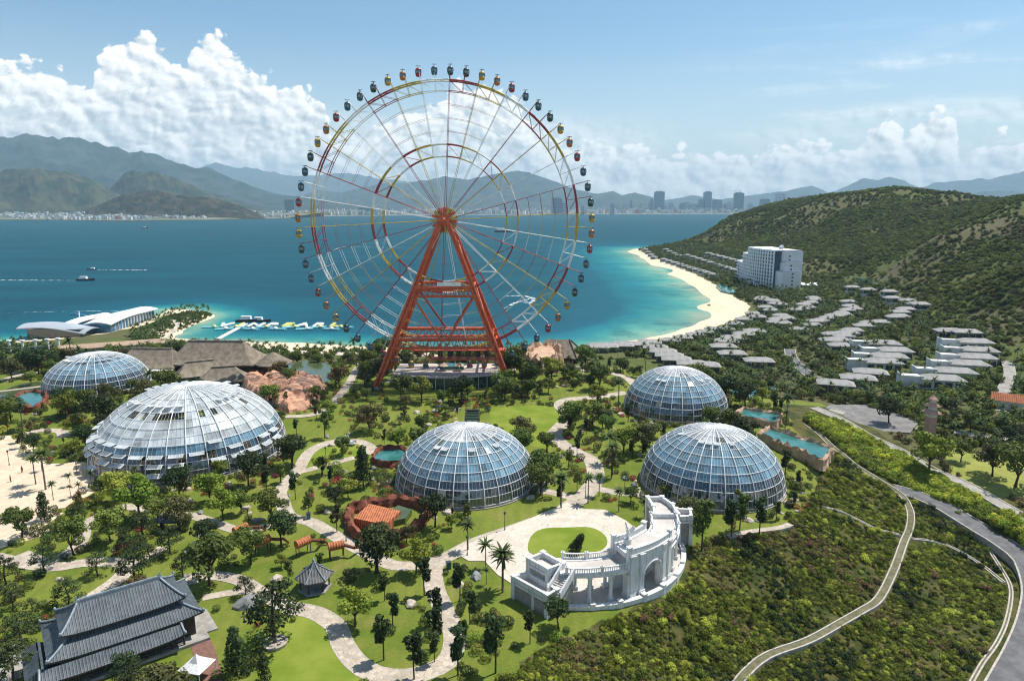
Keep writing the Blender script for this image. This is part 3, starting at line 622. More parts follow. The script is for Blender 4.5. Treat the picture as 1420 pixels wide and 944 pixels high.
mat('shade_cloth',(.50,.50,.48),(.36,.36,.35),.8,.9,4,.2)
mat('dome_plinth',(.30,.27,.23),(.2,.19,.17),.6,.9)
mat('dome_soil',(.05,.05,.028),(.02,.028,.012),.5,.95)
DOMES=[]
def dome(loc,Rr,Hh,label,nm,rows,nsec,open_rows,pale_from,vents,base=.4):
    e=empty('glass_dome',loc,0,label,'glass dome','domed glasshouses in the garden'); DOMES.append((loc[0],loc[1],Rr))
    b=MB(); b.lathe([(Rr+.5,-.3),(Rr+.5,.25),(Rr+.15,.27),(Rr+.15,base)],64,smooth=False); b.build('plinth','dome_plinth',e)
    b=MB(); b.lathe([(Rr-.3,.05),(.01,.06)],48,smooth=False); b.build('planted_floor','dome_soil',e)
    a0=.02; A=[a0+(PI/2-.045-a0)*(i/rows) for i in range(rows+1)]
    P=lambda a,t,k=1.: Vector((math.cos(t)*math.cos(a)*Rr*k, math.sin(t)*math.cos(a)*Rr*k, base+math.sin(a)*(Hh-base)*k))
    g=MB(); rnd=random.Random(nm)
    sub=2
    for i in range(rows):
        hgt=(A[i]+A[i+1])/2
        for s in range(nsec):
            for q in range(sub):
                t0=2*PI*(s+q/sub)/nsec; t1=2*PI*(s+(q+1)/sub)/nsec
                if i in open_rows and rnd.random()<open_rows[i]: continue
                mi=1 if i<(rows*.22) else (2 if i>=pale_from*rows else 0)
                g.quad(P(A[i],t0,.995),P(A[i],t1,.995),P(A[i+1],t1,.995),P(A[i+1],t0,.995),mi)
    g.build('glass_panes',['glass_blue','glass_dark','glass_pale'],e)
    # ribs
    for s in range(nsec):
        t=2*PI*s/nsec; r_=MB(); K=14
        pts=[P(.0+(PI/2-.05)*k/K,t,1.006) for k in range(K+1)]
        r_.path(pts,[.13]*(K+1),4); r_.build('rib','white_steel',e)
    # rings
    for i in range(0,rows+1):
        q=MB(); n=nsec*2; pr=[P(A[i],2*PI*k/n,1.003) for k in range(n)]
        rr=.085 if i%2==0 else .05
        for k in range(n): q.tube(pr[k],pr[(k+1)%n],rr,rr,4,cap=False)
        q.build('ring','white_steel',e)
    # fine glazing bars, one mesh (pattern of the glass)
    q=MB()
    for s in range(nsec):
        for f in (.25,.5,.75):
            t=2*PI*(s+f)/nsec; K=rows
            for k in range(K): q.tube(P(A[k],t,1.002),P(A[k+1],t,1.002),.03,.03,3,cap=False)
    q.build('glazing_bars','white_steel',e)
    q=MB(); q.lathe([(Rr*.05,Hh-.05),(Rr*.05,Hh+.12),(.3,Hh+.35),(.01,Hh+.4)],16); q.build('crown_cap','white_steel',e)
    # open vents, hinged at their upper edge
    cnt=0
    for (row,tilt,prob,t_lo,t_hi) in vents:
        for s in range(nsec):
            t=2*PI*(s+.5)/nsec; td=math.degrees(t)%360
            if not (t_lo<=td<=t_hi) or rnd.random()>prob or cnt>=98: continue
            cnt+=1
            a=A[row+1]; p=P(a,t,1.01); wd=2*PI*math.cos(a)*Rr/nsec*.36
            out=Vector((math.cos(t),math.sin(t),0)); tg=Vector((-out.y,out.x,0))
            ln=(P(A[row+1],t)-P(A[row],t)).length*.62
            dn=(P(A[row],t)-P(A[row+1],t)).normalized(); ax=tg
            dn=Matrix.Rotation(-tilt,3,ax)@dn
            if dn.dot(out)<0 and tilt>0: dn=Matrix.Rotation(2*tilt,3,ax)@dn
            v=MB(); nrm=dn.cross(tg).normalized()*.035
            for sgn in (-1,1):
                for c0,c1 in ((p+tg*wd*sgn,p+tg*wd*sgn+dn*ln),): v.tube(c0,c1,.07,.07,4)
            v.tube(p-tg*wd,p+tg*wd,.07,.07,4); v.tube(p-tg*wd+dn*ln,p+tg*wd+dn*ln,.07,.07,4)
            for f in (-.5,0,.5): v.tube(p+tg*wd*f,p+tg*wd*f+dn*ln,.045,.045,4)
            v.quad(p-tg*wd,p+tg*wd,p+tg*wd+dn*ln,p-tg*wd+dn*ln,1)
            v.build('vent_window',['white_steel','glass_pale'],e)
    return e
dome((-159.9,255.5,0),18.2,12.7,'far left glass dome next to the long thatched halls',1,10,30,{7:.5,8:.4},.8,[(6,.5,.4,180,360)])
dome((-90.6,184.1,0),25.2,18.9,'largest glass dome, pale, low and wide with rows of open vent windows',2,13,32,{7:.35,2:.25,1:.3},.30,[(1,.9,.72,185,355),(2,.9,.72,185,355),(3,.9,.6,185,355),(8,.5,.5,0,360),(0,.9,.35,185,355)])
dome((-11.6,162.4,0),17.4,14.2,'middle front glass dome behind the red rock enclosure with its tiled pool',3,11,30,{8:.3,7:.2},.72,[(6,.35,.35,160,380)])
dome((55.8,224.7,0),17.2,14.3,'rear right glass dome, farther back, next to the sloping turquoise basin',4,11,30,{8:.2},.72,[(6,.35,.2,160,380)])
dome((49.8,160.7,0),17.2,14.6,'front right glass dome standing above the white colonnade',5,11,30,{8:.2},.72,[(7,.35,.2,160,380)])
# ------------------------------------------------------------ ferris wheel
mat('red_steel',(.58,.105,.030),(.42,.07,.022),.6,.42,5,.5)
mat('rim_red',(.30,.022,.022),(.19,.018,.018),.4,.45,4,.5); mat('rim_yellow',(.50,.36,.04),(.36,.27,.035),.4,.45,4,.5); mat('rim_white',(.74,.76,.75),(.60,.63,.62),.4,.45,4,.5)
mat('cab_blue',(.02,.10,.17),None,1,.35); mat('cab_teal',(.02,.085,.10),None,1,.35); mat('cab_green',(.02,.06,.035),None,1,.35); mat('cab_yellow',(.50,.33,.03),None,1,.35); mat('cab_orange',(.45,.16,.03),None,1,.35); mat('cab_red',(.30,.025,.02),None,1,.35)
mat('cab_window',(.25,.32,.34),(.15,.2,.22),1,.08,2,.8); mat('dark_steel',(.03,.035,.04),(.02,.022,.025),1,.5)
WX,WY,WZ=-25.5,264.,62.6; RIM=50.4; GR=56.0
wheel=empty('ferris_wheel',(WX,WY,0),0,'giant ferris wheel with red legs and a red, yellow and white rim','ferris wheel')
HB=Vector((0,0,WZ))
def wp(r,deg,y=0.): a=R(deg); return HB+Vector((r*math.sin(a),y,r*math.cos(a)))
RC=['rim_red','rim_yellow','rim_white']
def ringpart(name,r,hw,tr,lattice,r2=None):
    """two coloured hoops, front and back, with inner chords and lacing"""
    for side in (-1,1):
        b=MB(); n=120
        for k in range(n):
            d0=3+k*3.;d1=d0+3.; ci=int(((k*3.)//12)%3)
            b.tube(wp(r,d0,side*hw),wp(r,d1,side*hw),tr,tr,6,ci,cap=(k%4==0))
        b.build(name,RC,wheel)
E2=None
ringpart('rim_hoop',RIM,1.7,.31,1)
b=MB()
ringpart('inner_chord',RIM*.925,1.5,.15,1)
ringpart('inner_ring',27.8,1.3,.27,1); ringpart('inner_ring',23.4,1.2,.22,1)
def lacing(name,ra,rb,hw,step,t,colored=True):
    b=MB(); n=int(360/step)
    for k in range(n):
        d=3+k*step; ci=int(((k*step)//12)%3)
        for s in (-1,1):
            b.tube(wp(ra,d,s*hw),wp(rb,d,s*hw*.92),t,t,4,ci,False)
            b.tube(wp(ra,d,s*hw),wp(rb,d+step,s*hw*.92),t*.8,t*.8,4,ci,False)
        b.tube(wp(ra,d,-hw),wp(ra,d,hw),t,t,4,ci,False); b.tube(wp(rb,d,-hw*.9),wp(rb,d,hw*.9),t,t,4,ci,False)
        b.tube(wp(ra,d,-hw),wp(ra,d+step,hw),t*.8,t*.8,4,ci,False)
    b.build(name,RC,wheel)
lacing('rim_lacing',RIM,RIM*.925,1.7,6,.085); lacing('ring_lacing',27.8,23.4,1.3,12,.08)
# 30 spokes front, 30 back
for k in range(30):
    d=3+12*k; ci=k%3
    for s in (-1,1):
        b=MB(); b.tube(wp(2.6,d,s*4.2),wp(27.8,d,s*1.9),.115,.10,5,ci); b.tube(wp(27.8,d,s*1.9),wp(RIM,d,s*1.7),.10,.09,5,ci)
        b.build('spoke',RC,wheel)
# hoops of thin ties between the rings, some bays only (as on the photo)
for r,t in ((32.5,.06),(37.2,.06),(42.,.06)):
    for s in (-1,1):
        b=MB()
        for k in range(30):
            if k in (3,4,5): continue
            d0=3+12*k; b.tube(wp(r,d0,s*1.7),wp(r,d0+12,s*1.7),t,t,3,k%3,False)
        b.build('tie_hoop',RC,wheel)
# hub
b=MB(); T=Matrix.Translation(HB)@Matrix.Rotation(PI/2,4,'X')
b.lathe([(1.9,-5.5),(2.3,-5.3),(2.3,-4.6),(1.5,-4.3),(1.5,4.3),(2.3,4.6),(2.3,5.3),(1.9,5.5)],20,0,T)
b.lathe([(.9,5.5),(.9,6.6),(.5,6.9)],12,0,T); b.lathe([(.9,-5.5),(.9,-6.6)],12,0,T)
b.build('hub','red_steel',wheel)
for s in (-1,1):
    b=MB()
    for k in range(15):
        d=3+24*k; b.tube(wp(1.6,d,s*4.6),wp(4.7,d,s*4.0),.42,.52,6,k%2)
    b.build('hub_sockets',['red_steel','rim_yellow'],wheel)
# legs: pairs of parallel tubes, front and rear A-frames
FEET={}
fl=Vector((-26.,-15.2,0)); fr_=Vector((25.,-13.6,0)); rl=Vector((-26,13.5,0)); rr_=Vector((25,13.5,0))
for nm,ft,top in (('fl',fl,Vector((-1.7,-6.0,WZ-1))),('fr',fr_,Vector((1.7,-6.0,WZ-1))),('rl',rl,Vector((-1.7,6.0,WZ-1))),('rr',rr_,Vector((1.7,6.0,WZ-1)))):
    b=MB(); dx=Vector((.95,0,0)) ; dy=Vector((0,.9,0))
    for o in (-1,1): b.tube(ft+dx*o*.85,top+dx*o*.45,.52,.5,12)
    b.tube(ft+dy*1.6,top+dy*1.0,.45,.4,8)
    d=(top-ft)
    for k in range(1,26):
        p=ft+d*(k/26); q=ft+d*((k+.5)/26)
        b.tube(p-dx*.9,q+dx*.8,.14,.14,4); b.tube(q+dx*.8,p+d/26-dx*.9,.14,.14,4); b.tube(p-dx*.9,q+dy*1.4,.12,.12,4)
    b.build('leg','red_steel',wheel)
    b=MB(); b.box(ft+Vector((0,0,.25)),(4.2,4.2,1.2)); b.build('leg_footing','concrete',wheel); FEET[nm]=ft
def legat(ft,sgn,z,y): t=z/(WZ-1); top=Vector((1.7*sgn,(-6 if y<0 else 6),WZ-1)); return ft+(top-ft)*t
for y,A,B in ((-1,fl,fr_),(1,rl,rr_)):
    for z,t,nm in ((37.8,.62,'upper_beam'),(34.6,.5,'upper_beam'),(18.6,.7,'lower_beam'),(15.4,.5,'lower_beam')):
        b=MB(); b.tube(legat(A,-1,z,y),legat(B,1,z,y),t,t,10)
        b.tube(legat(A,-1,z,y)+Vector((0,1.5,0)),legat(B,1,z,y)+Vector((0,1.5,0)),t*.6,t*.6,8)
        if z in (37.8,18.6):
            a=legat(A,-1,z,y);c=legat(B,1,z,y);a2=legat(A,-1,z-3.2,y);c2=legat(B,1,z-3.2,y); n=14
            for k in range(n): b.tube(a+(c-a)*(k/n),a2+(c2-a2)*((k+.5)/n),.17,.17,4); b.tube(a2+(c2-a2)*((k+.5)/n),a+(c-a)*((k+1)/n),.17,.17,4)
        b.build(nm,'red_steel',wheel)
for y,A,B in ((-1,fl,fr_),(1,rl,rr_)):
    for s,Q in ((-1,A),(1,B)):
        b=MB(); p=legat(Q,s,34.6,y); q=Vector((0,legat(A,-1,18.6,y).y,18.6)); b.tube(p+Vector((.5*-s,0,0)),q+Vector((s*1.2,0,0)),.38,.38,8); b.tube(p+Vector((.5*-s,1.2,0)),q+Vector((s*1.2,1.2,0)),.22,.22,6); b.build('brace','rim_red' if y>0 else 'red_steel',wheel)
for s in (-1,1):
    b=MB()
    for z in (37.8,18.6,15.4):
        A=fl if s<0 else fr_; B=rl if s<0 else rr_
        b.tube(legat(A,s,z,-1),legat(B,s,z,1),.5,.5,8)
    for z0_,z1 in ((15.4,37.8),(37.8,55)):
        A=fl if s<0 else fr_; B=rl if s<0 else rr_
        b.tube(legat(A,s,z0_,-1),legat(B,s,z1,1),.25,.25,6); b.tube(legat(A,s,z1,-1),legat(B,s,z0_,1),.25,.25,6)
    b.build('side_bracing','red_steel',wheel)
# maintenance deck slung under the lower beam
b=MB(); 
b.box((5,-8,14.),(36,5,.35)); b.box((8,-9.,10.6),(26,4.5,.3))
for k in range(14):
    x=-12+k*2.6; b.tube((x,-10.4,10.5 if x>-5 else 14),(x,-10.4,15.3),.1,.1,4)
for z in (11.7,15.2): b.tube((-5,-11.2,z),(21,-11.2,z),.1,.1,4)
b.tube((-13,-10,15),(-5,-10,10.6),.25,.25,6); b.tube((21,-10,10.6),(23,-10,15),.2,.2,6)
b.build('maintenance_deck','red_steel',wheel)
for k in range(6):
    b=MB(); x=-2+k*3.6; b.lathe([(.9,11.),(.95,11.8),(.9,13.2),(.4,13.8),(.01,13.9)],10,T=Matrix.Translation((x,-8.5,0))); b.build('drive_motor','dark_steel',wheel)
b=MB(); b.box((2,-9.9,39.2),(9,.12,1.5)); b.build('lettering_panel','rim_white',wheel)
# gondolas
CABC=['cab_teal','cab_green','cab_yellow','cab_orange','cab_red','cab_blue']
def cabin(cm):
    e=MB()
    e.lathe([(.25,-2.0),(.95,-1.75),(1.25,-1.2),(1.32,-.5)],12,0); e.lathe([(1.32,.75),(1.2,1.15),(.75,1.6),(.2,1.8)],12,0)
    for i in range(6):
        a=2*PI*i/6+.26; e.box((math.cos(a)*1.26,math.sin(a)*1.26,.12),(.22,.22,1.4),a,1)
    body=e
    w=MB(); w.lathe([(1.2,-.52),(1.24,0),(1.2,.77)],12,0)
    h=MB(); h.tube((0,0,1.7),(0,0,2.5),.12,.12,5); h.tube((-1.0,0,2.5),(1.0,0,2.5),.12,.12,5)
    return body,w,h
proto={}
for c in CABC:
    bo,w,h=cabin(c); proto[c]=(bo,w,h)
meshes={}
for k in range(60):
    d=3+6*k; c=CABC[k%6]
    piv=wp(GR,d); 
    if c not in meshes:
        bo,w,h=proto[c]; o=bo.build('gondola',[c,'cab_teal'],wheel); ow=w.build('window_band','cab_window',o); oh=h.build('hanger','dark_steel',o); meshes[c]=(o.data,ow.data,oh.data)
    else:
        o=bpy.data.objects.new('gondola',meshes[c][0]); col.objects.link(o); o.parent=wheel
        for nm,me in (('window_band',meshes[c][1]),('hanger',meshes[c][2])):
            q=bpy.data.objects.new(nm,me); col.objects.link(q); q.parent=o
    o.location=piv-Vector((0,0,2.15)); o.scale=(.86,.86,.86); o.rotation_euler=(0,0,random.uniform(-.5,.5))
    a=MB(); ci=((k*6)//12)%3
    a.tube(wp(RIM,d,-1.7),piv,.13,.1,4,ci); a.tube(wp(RIM,d,1.7),piv,.13,.1,4,ci); a.tube(piv-Vector((0,.9,0)),piv+Vector((0,.9,0)),.14,.14,4,ci)
    a.build('gondola_arm',RC,wheel)
# boarding station under the wheel
st=empty('boarding_station',(WX,WY-4,0),0,'dark glass boarding building with curved front under the ferris wheel','building')
def arcpoly(w,d0,dep,n=12,x0=0): return [(x0-w/2+w*i/n, d0-dep*math.sin(PI*i/n)) for i in range(n+1)]
mat('station_glass',(.03,.07,.08),(.015,.03,.035),.6,.12,4,.8); mat('pink_concrete',(.55,.47,.42),(.45,.38,.34),.3,.9,5)
b=MB(); P=arcpoly(38,-6,5)+[(19,10),(-19,10)]; b.prism(P,0,4.4); b.build('glass_hall','station_glass',st)
b=MB(); P=arcpoly(40,-6.5,5.4)+[(20,11),(-20,11)]; b.prism(P,4.4,4.9); b.build('roof_deck','pink_concrete',st)
for k in range(13):
    q=arcpoly(38.4,-6.1,5.1,12)[k]; b=MB(); b.tube((q[0],q[1]-.1,0),(q[0],q[1]-.1,4.4),.14,.14,5); b.build('mullion','white_steel',st)
b=MB()
pr=arcpoly(39.6,-6.4,5.3,24)
for a,c in zip(pr[:-1],pr[1:]): b.tube((a[0],a[1],5.9),(c[0],c[1],5.9),.07,.07,4,cap=False); b.tube((a[0],a[1],4.9),(a[0],a[1],5.9),.05,.05,4); b.tube((a[0],a[1],5.4),(c[0],c[1],5.4),.04,.04,3,cap=False)
b.build('roof_railing','dark_steel',st)
b=MB(); b.box((2,4,5.5),(9,6,1.2)); b.build('turquoise_canopy','pool_water',st)
for x in (-1,5): 
    b=MB(); b.lathe([(2.0,6.9),(.05,8.2)],8,T=Matrix.Translation((x,-1,0)),smooth=False); b.tube((x,-1,4.9),(x,-1,7.2),.1,.1,5); b.build('parasol','yard_sand',st)
tb=empty('truck',(WX-9,WY-16,.15),.1,'small white truck parked in front of the boarding building','truck')
b=MB(); b.box((0,0,1.5),(4.2,2,2.0)); b.build('box_body','white_steel',tb); b=MB(); b.box((-3,0,1.2),(1.7,1.9,1.7),taper=.85); b.build('cab','white_steel',tb)
for x in (-2.9,1.5):
    for y in (-.95,.95):
        b=MB(); b.tube((x,y-.12,.45),(x,y+.12,.45),.45,.45,12); b.build('wheel','dark_steel',tb)
# ------------------------------------------------------------ white colonnade
def weathered(name,c1,c2,c3):
    m=bpy.data.materials.new(name); m.use_nodes=True; nt=m.node_tree; L=nt.links.new; b=nt.nodes['Principled BSDF']; b.inputs['Roughness'].default_value=.65; b.inputs['Specular IOR Level'].default_value=.3
    tc=nn(nt,'ShaderNodeTexCoord')
    def z_(s,sc3,d=7):
        mp=nn(nt,'ShaderNodeMapping'); mp.inputs['Scale'].default_value=sc3; L(tc.outputs['Object'],mp.inputs[0]); n=nn(nt,'ShaderNodeTexNoise'); n.inputs['Scale'].default_value=s; n.inputs['Detail'].default_value=d; n.inputs['Roughness'].default_value=.65; L(mp.outputs[0],n.inputs[0]); return n.outputs[0]
    c=mixc(nt,smooth(nt,z_(.5,(1,1,1)),.4,.7),c1,c2); c=mixc(nt,mathn(nt,'MULTIPLY',smooth(nt,z_(2.6,(1,1,.10)),.48,.70),.75),c,c3); c=mixc(nt,mathn(nt,'MULTIPLY',smooth(nt,z_(1.2,(1,1,1),9),.62,.75),.5),c,c3); L(c,b.inputs['Base Color']); M[name]=m
weathered('white_paint',(.70,.70,.69),(.60,.60,.59),(.36,.35,.32)); mat('deck_stone',(.50,.465,.42),(.40,.37,.34),.3,.85,7)
def brickmat(name,c1,c2,mortar,scale,bw=.6,rh=.3,coord='Object',rough=.9):
    m=bpy.data.materials.new(name); m.use_nodes=True; nt=m.node_tree; L=nt.links.new; b=nt.nodes['Principled BSDF']; b.inputs['Roughness'].default_value=rough
    tc=nn(nt,'ShaderNodeTexCoord'); sp=nn(nt,'ShaderNodeSeparateXYZ'); L(tc.outputs[coord],sp.inputs[0]); c=nn(nt,'ShaderNodeCombineXYZ')
    L(mathn(nt,'ADD',sp.outputs[0],sp.outputs[1]),c.inputs[0]); L(sp.outputs[2],c.inputs[1])
    br=nn(nt,'ShaderNodeTexBrick'); L(c.outputs[0],br.inputs[0]); br.inputs['Color1'].default_value=(*c1,1); br.inputs['Color2'].default_value=(*c2,1); br.inputs['Mortar'].default_value=(*mortar,1); br.inputs['Scale'].default_value=scale; br.inputs['Brick Width'].default_value=bw; br.inputs['Row Height'].default_value=rh; br.inputs['Mortar Size'].default_value=.02; br.inputs['Bias'].default_value=-.2
    n=nn(nt,'ShaderNodeTexNoise'); n.inputs['Scale'].default_value=1.3; n.inputs['Detail'].default_value=6; L(tc.outputs[coord],n.inputs[0])
    L(mixc(nt,mathn(nt,'MULTIPLY',smooth(nt,n.outputs[0],.4,.7),.5),br.outputs[0],tuple(v*.6 for v in c1)),b.inputs['Base Color']); M[name]=m
brickmat('rubble_stone',(.27,.24,.215),(.40,.36,.32),(.46,.44,.41),1.,.8,.35)
clt=empty('colonnade',(cc[0],cc[1],0),0,'white curved two level colonnade with arch, stairs and stone clad end towers','colonnade')
def pol(r,d): return (r*math.cos(R(d)),r*math.sin(R(d)))
def arcsolid(mb,r0,r1,a0,a1,z0,z1,mi=0,step=2.,zt=None):
    n=max(1,int(abs(a1-a0)/step)); vs=[];fs=[]
    for i in range(n+1):
        a=a0+(a1-a0)*i/n; zz=z1 if zt is None else zt(i/n)
        for r,z in ((r0,z0),(r1,z0),(r1,zz),(r0,zz)): vs.append((*pol(r,a),z))
    for i in range(n):
        k=i*4
        for j in range(4): fs.append((k+j,k+(j+1)%4,k+4+(j+1)%4,k+4+j))
    fs+=[(3,2,1,0),(n*4,n*4+1,n*4+2,n*4+3)]
    mb.add(vs,fs,mi)
def arcpart(name,m,*a,**k): b=MB(); arcsolid(b,*a,**k); return b.build(name,m,clt)
def balustrade(r,a0,a1,z,name='balustrade',h=1.05,posts=None):
    b=MB(); arcsolid(b,r-.16,r+.16,a0,a1,z+h-.16,z+h); arcsolid(b,r-.13,r+.13,a0,a1,z,z+.14)
    n=int(abs(a1-a0)*r*PI/180/.42)
    for i in range(n+1):
        a=a0+(a1-a0)*(i+.5)/(n+1); x,y=pol(r,a); b.tube((x,y,z+.12),(x,y,z+h-.14),.085,.085,4)
    b.build(name,'white_paint',clt)
    k=max(1,int(abs(a1-a0)*r*PI/180/4.2))
    for i in range(k+1):
        a=a0+(a1-a0)*i/k; x,y=pol(r,a); q=MB(); q.box((x,y,z+h*.55),(.5,.5,h*1.1),R(a)); q.box((x,y,z+h*1.13),(.64,.64,.12),R(a)); q.lathe([(.16,z+h*1.18),(.2,z+h*1.3),(.02,z+h*1.42)],8,T=Matrix.Translation((x,y,0))); q.build('baluster_post','white_paint',clt)
arcpart('terrace_floor','deck_stone',14.9,22.5,-97,2,-.6,.26)
arcpart('terrace_wall','white_paint',22.45,23.05,-98,6,-2.6,.62)
arcpart('terrace_coping','white_paint',22.3,23.2,-98,6,.623,.80)
for i in range(9):
    a=-97+i*12.6; x,y=pol(22.75,a); b=MB(); b.box((x,y,-.3),(.8,.8,2.7),R(a)); b.box((x,y,1.12),(.95,.95,.16),R(a)); b.build('terrace_pier','white_paint',clt)
RI,RO=16.4,21.5
# decks
for a0,a1,z in ((-99,-67,5.9),(-62,-41,8.4),(-36,0,5.9)):
    arcpart('deck','deck_stone',RI+.35,RO-.35,a0,a1,z-.1,z+.04)
for a0,a1,z in ((-99,-63,5.9),(-36,0,5.9)):
    arcpart('entablature','white_paint',RO-.7,RO,a0,a1,5.15,z); arcpart('entablature','white_paint',RI,RI+.7,a0,a1,5.15,z)
    arcpart('cornice','white_paint',RO-.75,RO+.25,a0,a1,5.9,6.05); arcpart('cornice','white_paint',RI-.2,RI+.75,a0,a1,5.9,6.05)
    arcpart('ceiling','white_paint',RI+.703,RO-.703,a0,a1,5.45,5.78)
balustrade(RO,-96,-63,6.05); balustrade(RI,-99,-69,6.05); balustrade(RI,-34,0,6.05)
balustrade(RO,-38,0,6.05)
# middle block with arch
def archwall(r0,r1,a0,a1,z1,aL,aR,spring,mi=0,name='arch_wall'):
    b=MB(); am=(aL+aR)/2; hw=(aR-aL)/2; rad=hw*PI/180*(r0+r1)/2
    arcsolid(b,r0,r1,a0,aL,0,z1); arcsolid(b,r0,r1,aR,a1,0,z1)
    n=16
    for i in range(n):
        t0=-1+2*i/n;t1=-1+2*(i+1)/n
        zz0=spring+rad*math.sqrt(max(0,1-t0*t0)); zz1=spring+rad*math.sqrt(max(0,1-t1*t1))
        vs=[]
        for t,z in ((t0,zz0),(t1,zz1)):
            a=am+hw*t
            vs+=[(*pol(r0,a),z),(*pol(r1,a),z),(*pol(r1,a),z1),(*pol(r0,a),z1)]
        b.add(vs,[(0,1,2,3),(4,7,6,5),(0,4,5,1),(1,5,6,2),(2,6,7,3),(3,7,4,0)])
    return b.build(name,'white_paint',clt)
archwall(RO-.9,RO+.25,-66,-37,8.4,-57.5,-45.5,3.6); archwall(RI-.2,RI+.7,-66,-37,8.4,-57.5,-45.5,3.4)
# mouldings around the arch
b=MB(); am=-51.5; hw=6.; rad=hw*PI/180*21.5
for i in range(18):
    t0=-PI/2+PI*i/18; t1=t0+PI/18
    pa=[pol(RO+.33,am+math.degrees(math.sin(t)*(rad+.28)/21.8)) for t in (t0,t1)]
    b.tube((*pa[0],3.6+math.cos(t0)*(rad+.28)),(*pa[1],3.6+math.cos(t1)*(rad+.28)),.2,.2,5)
b.build('arch_moulding','white_paint',clt)
for a in (-64.5,-59.3,-43.6,-38.4):
    x,y=pol(RO+.35,a); b=MB(); b.box((x,y,4.4),(.5,.95,8.0),R(a)); b.box((x,y,.75),(.8,1.3,1.5),R(a)); b.box((x,y,8.2),(.8,1.2,.45),R(a)); b.build('pilaster','white_paint',clt)
arcpart('cornice','white_paint',RO-.95,RO+.5,-66.3,-36.7,8.403,8.62); arcpart('cornice','white_paint',RI-.4,RI+.72,-66.3,-36.7,8.403,8.62)
arcpart('parapet','white_paint',RO-.1,RO+.2,-66,-37,8.623,9.5); arcpart('parapet','white_paint',RI-.1,RI+.2,-66,-37,8.623,9.5)
arcpart('parapet_coping','white_paint',RO-.2,RO+.3,-66.2,-36.8,9.503,9.65); arcpart('parapet_coping','white_paint',RI-.2,RI+.3,-66.2,-36.8,9.503,9.65)
for a in (-66,-37):
    for r in (RI,RO): x,y=pol(r,a); b=MB(); b.box((x,y,7.9),(.75,.75,4.0),R(a)); b.box((x,y,9.98),(.95,.95,.16),R(a)); b.build('corner_post','white_paint',clt)
arcpart('middle_vault','white_paint',RI+.7,RO-.9,-66,-37,7.4,8.29)
# stairs between levels
for sgn,aa in ((1,-67.),(-1,-36.)):
    b=MB()
    for i in range(9):
        w=.62; a0=aa+sgn*i*w; arcsolid(b,RI+.5,RO-.5,min(a0,a0+sgn*w),max(a0,a0+sgn*w)-.02,5.9,5.95+ (i+1)*.275)
    b.build('stairs','deck_stone',clt)
# columns
def column(r,a,z1=5.15,name='column'):
    x,y=pol(r,a); b=MB(); b.box((x,y,.62),(.95,.95,.75),R(a)); T=Matrix.Translation((x,y,0))
    b.lathe([(.42,1.0),(.36,1.2),(.33,1.4),(.29,z1-.45),(.4,z1-.2)],14,T=T); b.box((x,y,z1-.12),(.9,.9,.22),R(a)); b.build(name,'white_paint',clt)
for a in (-95.3,-85.2,-74.8): column(RO-.35,a)
for a in (-91,-81.5,-72): column(RI+.35,a)
for a in (-28.5,-16,-4): column(RO-.35,a); column(RI+.35,a)
for r,a,sx,sy in ((RO-.4,-64.8,1.5,1.6),(RI+.6,-64.5,1.4,2.6),(RO-.4,-38,1.5,1.5),(RI+.6,-38,1.4,2.2)):
    x,y=pol(r,a); b=MB(); b.box((x,y,2.4),(sx,sy,4.9),R(a)); b.box((x,y,.5),(sx+.35,sy+.35,.7),R(a)); b.build('pier','white_paint',clt)
# end towers
def wallbox(name,poly,z0,z1,stone=True,par=True):
    """stone infill framed by white piers and a parapet"""
    poly=[Vector((p[0]-cc[0],p[1]-cc[1])) for p in poly]; n=len(poly); cen=sum(poly,Vector((0,0)))/n
    b=MB(); ins=[cen+(p-cen)*.985 for p in poly]; b.prism(ins,z0,z1-.15); b.build(name,'rubble_stone' if stone else 'white_paint',clt)
    b=MB(); b.prism([cen+(p-cen)*.95 for p in poly],z1-.16,z1-.02); b.build('tower_deck','deck_stone',clt)
    for i in range(n):
        p=poly[i];q=poly[(i+1)%n]; d=(q-p); a=math.atan2(d.y,d.x); m=(p+q)/2
        b=MB(); b.box((p.x,p.y,(z0+z1)/2+.5),(.75,.75,z1-z0+1.0),a); b.box((p.x,p.y,z1+1.08),(.95,.95,.18),a); b.build('corner_pier','white_paint',clt)
        if par: b=MB(); b.box((m.x,m.y,z1+.45),(d.length,.34,.9),a); b.box((m.x,m.y,z1+.97),(d.length,.5,.12),a); b.box((m.x,m.y,z1-.35),(d.length,.42,.5),a); b.build('tower_parapet','white_paint',clt)
TL=[(3.0,111.1),(6.2,107.6),(8.9,109.4),(5.6,113.2)]
wallbox('tower_wall',TL,-.3,5.9)
LL=[(.3,109.6),(5.9,103.8),(7.6,105.4),(3.0,110.9)]
wallbox('landing_wall',LL,-.6,3.3,True,True)
def lc(x,y): return Vector((x-cc[0],y-cc[1]))
